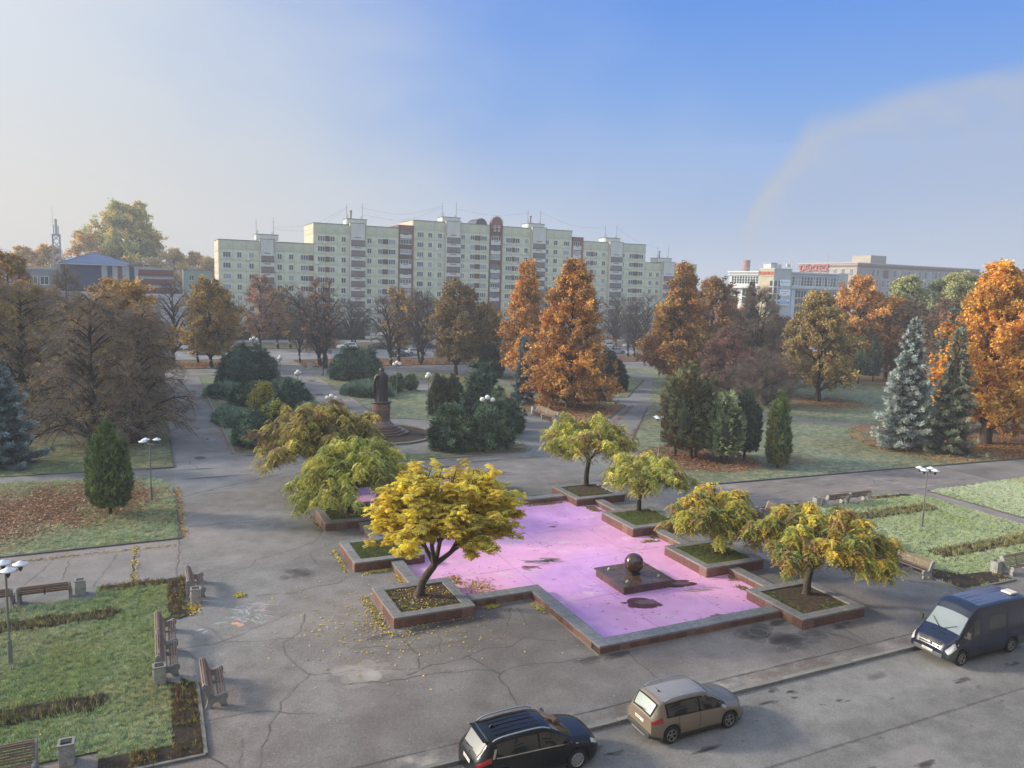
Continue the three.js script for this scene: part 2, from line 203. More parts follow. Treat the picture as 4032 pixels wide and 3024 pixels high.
// the near street, one kerb lower
const streetTex = canvasTex(1536, 1024, (g, w, h) => {
  const R = rng(23), u0 = 0, S = w / 48, X = (u) => u * S, Y = (v) => h - (v - 2) * S, im = g.createImageData(w, h), d = im.data;
  for (let j = 0; j < h; j++) for (let i = 0; i < w; i++) { const u = i / S, v = 2 + (h - j) / S, k = 124 + 40 * (fbm(u * 0.3, v * 0.5, 4) - 0.5) + 26 * (fbm(u * 2, v * 2 + 30, 3) - 0.5) + 24 * (hash2(i, j * 3) - 0.5) - (hash2(i + 7, j) > 0.988 ? 26 : 0), o = (j * w + i) * 4; d[o] = k + 4; d[o + 1] = k + 2; d[o + 2] = k - 1; d[o + 3] = 255; }
  g.putImageData(im, 0, 0);
  const blot = (u, v, ru, rv, col, n) => { g.fillStyle = col; for (let k = 0; k < n; k++) { g.beginPath(); g.ellipse(X(u + (R() - 0.5) * ru), Y(v + (R() - 0.5) * rv), S * ru * (0.15 + 0.35 * R()), S * rv * (0.15 + 0.35 * R()), 0, 0, 7); g.fill(); } };
  g.strokeStyle = 'rgba(70,64,64,.5)'; for (let u = 0; u < 48; u += 0.4) { g.lineWidth = S * (0.06 + 0.08 * R()); g.beginPath(); g.moveTo(X(u), Y(17.68 + (R() - 0.5) * 0.04)); g.lineTo(X(u + 0.45), Y(17.68 + (R() - 0.5) * 0.04)); g.stroke(); }
  for (const [u, v, a, b, k] of [[22.06, 21.45, 0.35, 0.2, 1], [22.55, 21.05, 0.4, 0.2, 1], [22.5, 20.7, 0.25, 0.14, 1], [27.1, 20.7, 0.9, 0.35, 0], [21.4, 16.3, 0.6, 0.15, 1], [23.6, 15.8, 0.8, 0.25, 1], [13.5, 20.9, 0.5, 0.35, 1], [13.9, 20.3, 0.5, 0.16, 1], [26, 19.2, 0.3, 0.12, 0], [24, 19.9, 0.25, 0.1, 1], [14.6, 21.5, 0.5, 0.15, 0], [21.2, 20.8, 0.8, 0.14, 1], [30, 19.1, 0.8, 0.2, 1], [12, 18.9, 1, 0.3, 1], [33.5, 19.2, 0.6, 0.2, 1], [17, 19.3, 0.9, 0.2, 1]]) blot(u, v, a, b, k ? 'rgba(40,36,38,.3)' : 'rgba(90,84,80,.25)', 9);
  for (let k = 0; k < 120; k++) blot(R() * 48, 2 + R() * 19.5, 0.12 + 0.3 * R(), 0.06 + 0.1 * R(), 'rgba(58,54,54,.28)', 4);
  for (let k = 0; k < 60; k++) blot(R() * 48, 2 + R() * 19.5, 0.8 + 2 * R(), 0.4 + R(), R() < 0.5 ? 'rgba(160,156,150,.07)' : 'rgba(70,68,70,.06)', 5);
}, 1 / 48, 1 / 32);
streetTex.offset.set(0, -2 / 32);
struct('street', sheet(rect(-100, 220, -30, 21.78), -0.1), new THREE.MeshStandardMaterial({ color: 0xffffff, map: streetTex, roughness: 0.86, bumpMap: asphaltBump, bumpScale: 0.012 }));
// near kerb: single stones with open joints
const concrete = (r, g, b, f = 1) => new THREE.MeshStandardMaterial({ color: new THREE.Color().setRGB(r, g, b), roughness: 0.9, map: stoneTex, bumpMap: stoneTex, bumpScale: 0.006 });
const stoneTex = noiseTex(256, (x, y, i, j) => { const k = 205 + 60 * (tileF(x, y, 8, 4) - 0.5) + 40 * (hash2(i, j) - 0.5) - (tileF(x + 0.5, y, 5, 3) > 0.62 ? 22 : 0); return [k, k - 1, k - 3]; }, 1);
const kerbM = [concrete(0.39, 0.38, 0.36), concrete(0.35, 0.34, 0.325), concrete(0.43, 0.42, 0.39)];
{
  const k = new THREE.Group(); k.name = 'kerb'; k.userData.kind = 'structure'; scene.add(k);
  const R = rng(5), g = rbox(1.975, 0.24, 0.2, 0.02);
  for (let i = 0, u = -9; u < 62; u += 2, i++) { const o = part('kerb_stone', g, kerbM[Math.floor(R() * 3)], k); o.position.set(u + 1, -0.085 + (R() - 0.5) * 0.02, -21.86 + (R() - 0.5) * 0.02); o.rotation.set((R() - 0.5) * 0.04, (R() - 0.5) * 0.008, (R() - 0.5) * 0.006); }
}
// wide dull ground out to the horizon
const farGround = new THREE.MeshStandardMaterial({ color: new THREE.Color(0.085, 0.095, 0.05), roughness: 1, map: noiseTex(256, (x, y, i, j) => { const k = 190 + 110 * (tileF(x, y, 6, 5) - 0.5); return [k, k, k]; }, 1 / 40) });
struct('ground', sheet(rect(-1500, 2200, -600, 2600), -0.16), farGround);

// ---- lawns
const grassTex = noiseTex(1024, (x, y, i, j) => { const a = tileF(x, y, 20, 4), b = tileF(x + 0.31, y * 1 + 0.2, 120, 2), k = 165 + 90 * (a - 0.5) + 120 * (b - 0.5) + 36 * (hash2(i, j) - 0.5); return [k + 6 * (a - 0.5) * 10, k, k - 10]; }, 1 / 8);
const grassBump = noiseTex(512, (x, y, i, j) => { const k = 128 + 150 * (tileF(x, y, 60, 2) - 0.5) + 60 * (hash2(i, j) - 0.5); return [k, k, k]; }, 1 / 3, false);
const lawnM = new THREE.MeshStandardMaterial({ vertexColors: true, map: grassTex, roughness: 0.95, bumpMap: grassBump, bumpScale: 0.035 });
const leafSpots = [];   // [u, v, radius, amount]: brown litter on the lawns
const GREEN = [0.26, 0.345, 0.12], FROST = [0.47, 0.54, 0.39], DRY = [0.36, 0.32, 0.15], LITTER = [0.30, 0.165, 0.085], ORANGE = [0.42, 0.19, 0.055];
const blend = (a, b, t) => [mix(a[0], b[0], t), mix(a[1], b[1], t), mix(a[2], b[2], t)];
function lawnTint(frost, spots = []) { return (u, v) => {
  const n = fbm(u * 0.16 + 3, v * 0.16, 4), f = fbm(u * 0.7, v * 0.7 + 8, 3); let c = blend(GREEN, FROST, clamp(frost + (n - 0.5) * 1.1 + (f - 0.5) * 0.5)); c = blend(c, DRY, sstep(0.52, 0.75, fbm(u * 0.11 + 20, v * 0.13 + 5, 3)) * 0.5);
  for (const [a, b, r, k, col] of spots) { const d = Math.hypot(u - a, v - b) / r + (f - 0.5) * 0.9; c = blend(c, col || LITTER, k * sstep(1, 0.35, d)); } return c; }; }
const lawnPolys = [];
function lawn(poly, frost, spots, cell = 0.7) { struct('lawn', sheet(poly, 0.05, cell, lawnTint(frost, spots)), lawnM); lawnPolys.push([poly, frost, spots || []]); }
const LA = [[1.2, 25.27], [1.2, 30.25], [-0.12, 30.3], [-0.12, 36.6], [1.2, 36.65], [1.2, 41.6], [-2.72, 41.65], [-2.75, 40.3], [-8, 40.3], [-8, 41.7], [-16, 41.7], [-16, 25.27], [-8.4, 25.27], [-8.4, 26.7], [-1.9, 26.7], [-1.9, 25.27]];
const L3 = [[39.3, 25.37], [39.3, 30.3], [40.95, 30.3], [40.95, 36.8], [39.5, 36.85], [39.5, 41.5], [43.3, 41.2], [43.3, 39.95], [50.2, 39.95], [50.3, 40.8], [54, 40.5], [54.9, 39.2], [54.6, 25.37], [50, 25.37], [50, 26.7], [43.55, 26.7], [43.55, 25.37]];
const L4 = [[56.7, 40.4], [75, 40.8], [75, 25.3], [56.6, 25.3]];
const LB = [[1.2, 48.2], [1.2, 59.4], [0.85, 61.5], [0.05, 63.3], [-1.75, 64.2], [-20, 66], [-60, 68], [-60, 47.3]];
const LC = [[1.32, 66.65], [1.32, 136], [-70, 140], [-70, 70.5], [-20, 67.6]];
const arc = (r, a0, a1, n = 9) => Array.from({ length: n }, (_, i) => { const a = THREE.MathUtils.degToRad(mix(a0, a1, i / (n - 1))); return [21.1 + r * Math.cos(a), 75 + r * Math.sin(a)]; });
const BED1 = [[6.5, 126], [6.5, 70.4], [7.5, 69.2], [8.9, 69.35], [11.2, 70.6], ...arc(9.7, 203, 106), [18.5, 84.6], [18.5, 125.5]];
const BED2 = [[23.75, 125.6], [23.75, 84.3], ...arc(9.7, 74, -30), [33, 66], [33.2, 68.4], [35.6, 73], [35.6, 98], [34.3, 103], [34.4, 125.4]];
const BED3 = [[17, 63.3], [31.3, 63.3], [32.6, 64.6], [32.8, 65.8], ...arc(9.7, -40, -130, 7), [15.2, 66.6]];
const LO = [[41.9, 82.6], [41.3, 75], [40.6, 73], [43.6, 71], [57, 85.2], [57.4, 91], [50.6, 106.5], [46, 126], [38.2, 126], [39.5, 108], [41.6, 96]];
const LD = [[58.6, 92.5], [61.8, 91.8], [76.5, 109], [79, 126], [50, 126], [52.6, 109]];
const LR = [[40, 48.05], [57, 47.2], [78, 46], [120, 44.4], [170, 43], [170, 112], [140, 126], [82, 126], [80, 111], [59.2, 82.9], [45.9, 66.4], [42.7, 62.6]];
lawn(LA, 0.55); lawn(L3, 0.72); lawn(L4, 0.85);
lawn(LB, 0.55, [[-7.5, 57.5, 6.2, 0.95], [-12, 53.5, 6, 0.9], [-1.2, 58.5, 2.2, 0.8], [-3.5, 61, 4, 0.8], [0.9, 52, 1.2, 0.4, DRY]]);
lawn(LC, 0.4, [[-4, 77, 6, 0.45, DRY], [-10, 90, 14, 0.55], [-4, 120, 14, 0.7, ORANGE], [-30, 100, 20, 0.6], [0.6, 85, 1.6, 0.7]], 1.2);
lawn(BED1, 0.62, [[12, 112, 7, 0.55, DRY], [8, 72, 3, 0.7], [10, 80, 5, 0.5, DRY], [17.8, 95, 1.6, 0.6, [0.2, 0.17, 0.14]]]); lawn(BED2, 0.8, [[29, 119, 7, 0.6, DRY], [24.6, 97, 1.5, 0.8, [0.2, 0.17, 0.14]], [24.6, 106, 1.5, 0.8, [0.2, 0.17, 0.14]], [24.6, 90, 1.3, 0.8, [0.2, 0.17, 0.14]], [31, 80, 2.5, 0.7, GREEN]]); lawn(BED3, 0.5, [[28, 65.5, 6, 0.85]]);
lawn(LO, 0.5, [[48.6, 84, 8.5, 0.97, ORANGE], [44, 80, 4, 0.8, ORANGE], [44, 95, 8, 0.8, ORANGE], [42, 115, 9, 0.7, DRY]], 1); lawn(LD, 0.6, [[58, 110, 9, 0.6, ORANGE]], 1.5);
lawn(LR, 0.92, [[46.5, 55.5, 5.2, 0.95, [0.27, 0.12, 0.06]], [43, 57, 2, 0.5], [54, 52.5, 3.6, 0.6, [0.23, 0.17, 0.14]], [66, 55, 8, 0.55, DRY], [72, 53, 7, 0.7, DRY], [81, 51, 10, 0.95, ORANGE], [95, 52, 14, 0.9, ORANGE], [88, 80, 6, 0.85, ORANGE], [86, 96, 9, 0.6], [112, 92, 6, 0.5, DRY], [125, 100, 18, 0.7, ORANGE]], 1.2);
// paths trodden across the right-hand lawn
const ribbon = (pts, w, y) => { const L = [], Rr = []; pts.forEach(([a, b], i) => { const p = pts[Math.max(0, i - 1)], q = pts[Math.min(pts.length - 1, i + 1)], dx = q[0] - p[0], dy = q[1] - p[1], n = Math.hypot(dx, dy); L.push([a - dy / n * w / 2, b + dx / n * w / 2]); Rr.push([a + dy / n * w / 2, b - dx / n * w / 2]); }); return sheet([...Rr, ...L.reverse()], y); };
const pathM = new THREE.MeshStandardMaterial({ color: new THREE.Color(1.0, 0.93, 0.95), map: asphaltTile, roughness: 0.95, bumpMap: asphaltBump, bumpScale: 0.02 });
struct('path', ribbon([[62, 81], [70.5, 74], [77, 63], [83, 57], [90, 53.2], [100, 50]], 2.4, 0.056), pathM); struct('path', ribbon([[104, 126], [110.5, 116.5], [117.5, 101], [122, 95], [140, 88]], 2, 0.056), pathM);
// soil beds
const soilTex = noiseTex(512, (x, y, i, j) => { const k = 150 + 130 * (tileF(x, y, 24, 4) - 0.5) + 70 * (hash2(i, j) - 0.5); return [k + 8, k, k - 6]; }, 1 / 2);
const soilM = new THREE.MeshStandardMaterial({ color: new THREE.Color(0.13, 0.10, 0.08), map: soilTex, roughness: 1, bumpMap: soilTex, bumpScale: 0.09 });
const bedPoly = (u0, u1, v0, v1, seed) => { const R = rng(seed), p = [], n = Math.round((u1 - u0) / 0.35); for (let i = 0; i <= n; i++) p.push([mix(u0, u1, i / n), v0 + (R() - 0.5) * 0.16]); p.push([u1 + 0.35, (v0 + v1) / 2]); for (let i = n; i >= 0; i--) p.push([mix(u0, u1, i / n), v1 + (R() - 0.5) * 0.16]); p.push([u0 - 0.3, (v0 + v1) / 2]); return p; };
const flowerBeds = [bedPoly(-14, -2, 29.45, 30.55, 1), bedPoly(-14, -1.95, 37.45, 38.55, 2), bedPoly(43.1, 54, 29.1, 30.35, 3), bedPoly(43.9, 52.5, 36.4, 37.75, 4)];
const borders = [[[0.3, 25.3], [1.18, 25.3], [1.18, 30.2], [0.32, 30.2]], [[-1.88, 25.3], [0.3, 25.3], [0.3, 26.1], [-1.88, 26.2]], [[0.4, 36.7], [1.18, 36.7], [1.18, 41.5], [0.4, 40.9]], [[-2.6, 41], [0.4, 40.95], [1.18, 41.55], [-2.6, 41.6]], [[39.35, 25.42], [43.5, 25.42], [43.5, 26.6], [41.3, 26.9], [40.3, 28.4], [40.2, 30.2], [39.35, 30.2]], [[50.05, 25.4], [54.5, 25.4], [54.5, 26.4], [50.05, 26.4]], [[39.55, 36.9], [40.7, 36.9], [40.9, 40.3], [43.3, 40.2], [43.3, 41.1], [39.55, 41.4]], [[50.3, 40.0], [54.2, 39.7], [54, 40.4], [50.3, 40.75]]];
for (const p of flowerBeds) struct('flower_bed', sheet(p, 0.058, 0.5, null, (u, v) => 0.03 * fbm(u * 3, v * 3, 2)), soilM);
for (const p of borders) struct('flower_bed', sheet(p, 0.058, 0.5, null, (u, v) => 0.03 * fbm(u * 3, v * 3, 2)), soilM);
const ringBed = arc(4.95, 0, 345, 24); struct('flower_bed', sheet(ringBed, 0.06, 0.6, null, (u, v) => 0.04 * fbm(u * 3, v * 3, 2)), soilM);
// ---- edging strips round lawns and beds
const edgeM = concrete(0.34, 0.33, 0.31), edgeDarkM = concrete(0.17, 0.16, 0.155);
function edging(pts, m = edgeM, w = 0.12, h = 0.09, closed = false, seed = 3) {
  const R = rng(seed), list = [], n = pts.length - (closed ? 0 : 1);
  for (let i = 0; i < n; i++) { const a = pts[i], b = pts[(i + 1) % pts.length], L = Math.hypot(b[0] - a[0], b[1] - a[1]), k = Math.max(1, Math.round(L / 1.6)), ry = Math.atan2(b[1] - a[1], b[0] - a[0]); for (let j = 0; j < k; j++) { const t = (j + 0.5) / k; list.push(T(box(L / k - 0.02, h + 0.06, w), mix(a[0], b[0], t) + (R() - 0.5) * 0.02, (h - 0.06) / 2 + (R() - 0.5) * 0.014, -mix(a[1], b[1], t), ry + (R() - 0.5) * 0.012)); } }
  return struct('kerb_edging', list, m);
}
edging([[-1.85, 25.2], [1.27, 25.2], [1.27, 30.2]]); edging([[1.27, 36.7], [1.27, 41.65]], edgeDarkM, 0.1, 0.06); edging([[39.2, 30.2], [39.2, 25.3], [43.6, 25.3]]); edging([[1.28, 59.4], [1.28, 48.1], [-60, 47.2]], edgeDarkM, 0.12, 0.07); edging([[1.4, 136], [1.4, 66.55], [-0.6, 66.55]], edgeDarkM, 0.12, 0.1);
edging([[6.4, 126], [6.4, 70.35], [7.45, 69.1], [8.95, 69.25], [11.1, 70.5]], edgeM, 0.2, 0.12); edging([[18.6, 84.6], [18.6, 125.5]], edgeM, 0.14, 0.1); edging([[23.65, 84.5], [23.65, 125.6]], concrete(0.36, 0.3, 0.25), 0.2, 0.12); edging(arc(9.6, 203, 106, 14), edgeM, 0.14, 0.1); edging(arc(9.6, 74, -28, 16), edgeM, 0.14, 0.1);
edging([[15.2, 63.2], [31.3, 63.2], [32.7, 64.5], [32.9, 68.4]], edgeM, 0.14, 0.08); edging([[40.5, 73], [43.6, 70.9], [57.1, 85.1], [57.5, 91]], edgeDarkM, 0.12, 0.08); edging([[170, 42.9], [120, 44.3], [78, 45.9], [57, 47.1], [39.9, 47.95], [42.6, 62.6], [45.8, 66.5], [59.1, 83]], edgeDarkM, 0.14, 0.09); edging([[58.5, 92.4], [61.8, 91.7], [76.6, 109]], edgeDarkM, 0.12, 0.08); edging([[75, 40.9], [56.7, 40.5], [56.6, 26]], edgeDarkM, 0.1, 0.07); edging([[34.5, 103], [34.5, 125.4], [23.7, 125.7]], edgeM, 0.12, 0.09);
edging([[38.1, 126], [39.4, 108], [40, 103]], concrete(0.42, 0.33, 0.17), 0.15, 0.1);
{ // round kerb of the bed at the monument's foot
  const n = 40, list = []; for (let i = 0; i < n; i++) { const a = (i + 0.5) / n * Math.PI * 2; list.push(T(rbox(2 * Math.PI * 5.12 / n - 0.02, 0.26, 0.34, 0.03), 21.1 + 5.12 * Math.cos(a), 0.07, -(75 + 5.12 * Math.sin(a)), a + Math.PI / 2)); } struct('kerb_edging', list, concrete(0.36, 0.34, 0.31));
}
// ---- far verge with its carpet of leaves, the far road, the ground round the houses
const vergeTint = (u, v) => { const f = fbm(u * 0.5, v * 0.5, 3); return blend(blend([0.40, 0.175, 0.055], [0.26, 0.14, 0.06], f), DRY, sstep(0.55, 0.8, fbm(u * 0.12, v * 0.12 + 30, 3))); };
struct('verge', [sheet(rect(-90, 17.5, 137.2, 150.6), 0.05, 2, vergeTint), sheet(rect(24.3, 260, 137, 148.6), 0.05, 2, vergeTint)], lawnM);
edging([[-90, 137.1], [17.6, 137.1]], edgeDarkM, 0.2, 0.1); edging([[24.2, 136.9], [200, 136.9]], edgeDarkM, 0.2, 0.1); edging([[-90, 150.8], [17.5, 150.8]], edgeM, 0.2, 0.12); edging([[24.3, 148.8], [220, 148.8]], edgeM, 0.2, 0.12);
const roadM = new THREE.MeshStandardMaterial({ color: new THREE.Color(1.18, 1.2, 1.26), map: asphaltTile, roughness: 0.8, bumpMap: asphaltBump, bumpScale: 0.01 });
struct('road', sheet(rect(-200, 400, 151, 172), 0.004), roadM);
struct('road_marking', [box(600, 0.004, 0.16, 100, 0.008, -161.4)], M(0.6, 0.6, 0.58, 0.7));
const farTint = (u, v) => { const f = fbm(u * 0.3, v * 0.3, 3); return blend([0.20, 0.21, 0.11], [0.25, 0.2, 0.1], f); };
struct('verge', sheet(rect(-200, 400, 172.2, 190), 0.06, 4, farTint), lawnM);
struct('road', sheet(rect(-200, 400, 190, 197), 0.004), roadM);
struct('verge', sheet(rect(-200, 400, 197.2, 203), 0.05, 4, farTint), lawnM);
struct('car_park', sheet(rect(-200, 400, 203, 224), 0.004), roadM);
struct('verge', sheet(rect(-200, 500, 224.2, 300), 0.05, 6, farTint), lawnM);
// ---- manhole covers
for (const [u, v, s, l] of [[3.54, 69.5, 0.42, 'round iron manhole cover in the left path past the corner'], [25.05, 25.5, 0.42, 'round manhole cover in the damp patch before the basin wall'], [22.05, 118, 0.5, 'round manhole cover far up the path behind the monument'], [20.3, 103.6, 0.55, 'dark manhole in a lighter patch midway up the central path']]) {
  const t = thing('manhole_cover', l, 'manhole cover', [u, v]); part('rim', new THREE.TorusGeometry(s, 0.05, 6, 28).rotateX(Math.PI / 2).translate(0, 0.012, 0), concrete(0.2, 0.195, 0.19), t); part('lid', [cyl(s - 0.04, s - 0.04, 0.02, 0, 0.002, 0, 24), ...[0, 1, 2, 3].map((k) => box(s * 1.5, 0.008, 0.04, 0, 0.026, (k - 1.5) * 0.16))], M(0.11, 0.1, 0.095, 0.6, { metalness: 0.4 }), t);
}
// ================= VEGETATION KIT =================
const leafMat = (thr = 0.3) => new THREE.MeshPhysicalMaterial({ color: 0xffffff, roughness: 0.8, vertexColors: true, transmission: thr, thickness: 0 });
const LEAF = leafMat(0.35), NEEDLE = new THREE.MeshStandardMaterial({ color: 0xffffff, roughness: 0.9, vertexColors: true });
const barkTex = noiseTex(256, (x, y, i, j) => { const k = 150 + 120 * (tileF(x * 1, y, 16, 4) - 0.5) + 50 * (hash2(i, j >> 2) - 0.5); return [k + 5, k, k - 5]; }, 2);
const bark = (r, g, b) => new THREE.MeshStandardMaterial({ color: new THREE.Color().setRGB(r, g, b), roughness: 0.95, map: barkTex, bumpMap: barkTex, bumpScale: 0.03 });
const BARK = bark(0.17, 0.13, 0.10), BARKGREY = bark(0.26, 0.215, 0.175), BARKDARK = bark(0.11, 0.09, 0.075), WHITEWASH = concrete(0.5, 0.5, 0.48);
// one leaf: two triangles folded along the midrib
function leafGeo(list) {   // [position, direction, normal hint, length, width, shade]
  const pos = [], col = [], D = new THREE.Vector3(), S = new THREE.Vector3(), N = new THREE.Vector3();
  for (const [p, d, n, L, w, k] of list) {
    D.copy(d).normalize(); S.crossVectors(D, n).normalize(); N.crossVectors(S, D); const a = p, b = p.clone().addScaledVector(D, L * 0.45), t = p.clone().addScaledVector(D, L).addScaledVector(N, -L * 0.12), l = b.clone().addScaledVector(S, w / 2).addScaledVector(N, w * 0.12), r = b.clone().addScaledVector(S, -w / 2).addScaledVector(N, w * 0.12);
    for (const q of [a, r, t, a, t, l]) { pos.push(q.x, q.y, q.z); col.push(k, k, k); }
  }
  const g = new THREE.BufferGeometry(); g.setAttribute('position', new THREE.Float32BufferAttribute(pos, 3)); g.setAttribute('color', new THREE.Float32BufferAttribute(col, 3)); g.computeVertexNormals(); return g;
}
const rv = (R) => { const z = R() * 2 - 1, a = R() * 6.283, s = Math.sqrt(1 - z * z); return new THREE.Vector3(s * Math.cos(a), z, s * Math.sin(a)); };
// clumps of foliage, y = the way the twig points
function clump(seed, n, rad, L, w, droop = 0.2, flat = 0.7) { const R = rng(seed), l = []; for (let i = 0; i < n; i++) { const p = rv(R).multiplyScalar(rad * Math.cbrt(R())); p.y *= flat; l.push([p, rv(R).add(new THREE.Vector3(0, -droop, 0)), rv(R), L * (0.7 + 0.6 * R()), w * (0.7 + 0.6 * R()), 0.6 + 0.8 * R()]); } return leafGeo(l); }
function fronds(seed, n, len, leaf, fall = 0.95) { const R = rng(seed), l = []; for (let f = 0; f < n; f++) { const a = R() * 6.283, out = new THREE.Vector3(Math.cos(a), 0.25 + R() * 0.3, Math.sin(a)), k0 = 0.8 + 0.4 * R(), at = new THREE.Vector3((R() - 0.5) * 0.25, (R() - 0.5) * 0.2, (R() - 0.5) * 0.25), m = 6; for (let i = 0; i < m; i++) { const t = (i + 0.6) / m, p = at.clone().addScaledVector(out, len * t * 0.8).add(new THREE.Vector3(0, -len * fall * t * t, 0)), along = out.clone().add(new THREE.Vector3(0, -2 * fall * t, 0)).normalize(), side = new THREE.Vector3().crossVectors(along, new THREE.Vector3(0, 1, 0)).normalize(); for (const s of [-1, 1]) l.push([p, side.clone().multiplyScalar(s).addScaledVector(along, 0.5).add(new THREE.Vector3(0, -0.25, 0)), new THREE.Vector3(0, 1, 0.2), leaf * (1 - 0.4 * t) * (0.8 + 0.4 * R()), leaf * 0.42, k0 * (0.85 + 0.3 * R())]); } } return leafGeo(l); }
function spikes(seed, n, len, w, cone, lift = 0) { const R = rng(seed), l = []; for (let i = 0; i < n; i++) { const a = R() * 6.283, t = cone * Math.sqrt(R()), d = new THREE.Vector3(Math.sin(t) * Math.cos(a), Math.cos(t), Math.sin(t) * Math.sin(a)); l.push([new THREE.Vector3((R() - 0.5) * lift, R() * len * 0.5, (R() - 0.5) * lift), d, rv(R), len * (0.6 + 0.6 * R()), w, 0.7 + 0.6 * R()]); } return leafGeo(l); }
function fan(seed, n, len, w) { const R = rng(seed), l = []; for (let i = 0; i < n; i++) { const t = (i / (n - 1) - 0.5) * 1.5, y = R() * len * 0.55; l.push([new THREE.Vector3((R() - 0.5) * 0.05, y, (R() - 0.5) * 0.06), new THREE.Vector3(Math.sin(t), Math.cos(t) + 0.35, (R() - 0.5) * 0.5), new THREE.Vector3((R() - 0.5) * 0.4, 0, 1), len * (0.45 + 0.4 * R()), w * (0.7 + 0.6 * R()), 0.72 + 0.56 * R()]); } return leafGeo(l); }
function twigs(seed, n, len, w) { const R = rng(seed), pos = [], col = []; for (let i = 0; i < n; i++) { let d = new THREE.Vector3((R() - 0.5) * 1.5, 0.75, (R() - 0.5) * 1.5).normalize(), p = new THREE.Vector3(0, R() * len * 0.5, 0), W = w; for (let s = 0; s < 2; s++) { const q = p.clone().addScaledVector(d, len * (0.3 + 0.3 * R())), sd = new THREE.Vector3().crossVectors(d, rv(R)).normalize().multiplyScalar(W / 2); for (const v of [p.clone().add(sd), p.clone().sub(sd), q]) { pos.push(v.x, v.y, v.z); col.push(1, 1, 1); } p = p.clone().lerp(q, 0.7); d.add(rv(R).multiplyScalar(0.5)).normalize(); W *= 0.75; } } const g = new THREE.BufferGeometry(); g.setAttribute('position', new THREE.Float32BufferAttribute(pos, 3)); g.setAttribute('color', new THREE.Float32BufferAttribute(col, 3)); g.computeVertexNormals(); return g; }
const CLUMP = [clump(1, 14, 0.55, 0.36, 0.26), clump(2, 13, 0.55, 0.36, 0.26)], FINECLUMP = clump(3, 18, 0.42, 0.2, 0.14), FROND = [fronds(4, 3, 0.42, 0.19), fronds(5, 3, 0.5, 0.19), fronds(17, 4, 0.4, 0.2, 0.45)], TUFT = spikes(6, 22, 0.34, 0.06, 1.35, 0.1), LONGTUFT = spikes(16, 16, 0.5, 0.07, 0.7, 0.1), BOUGH = spikes(7, 14, 0.3, 0.075, 1.35, 0.16), FAN = fan(8, 9, 0.5, 0.1), TWIG = twigs(9, 8, 1.0, 0.024), FINETWIG = twigs(10, 9, 0.85, 0.016);

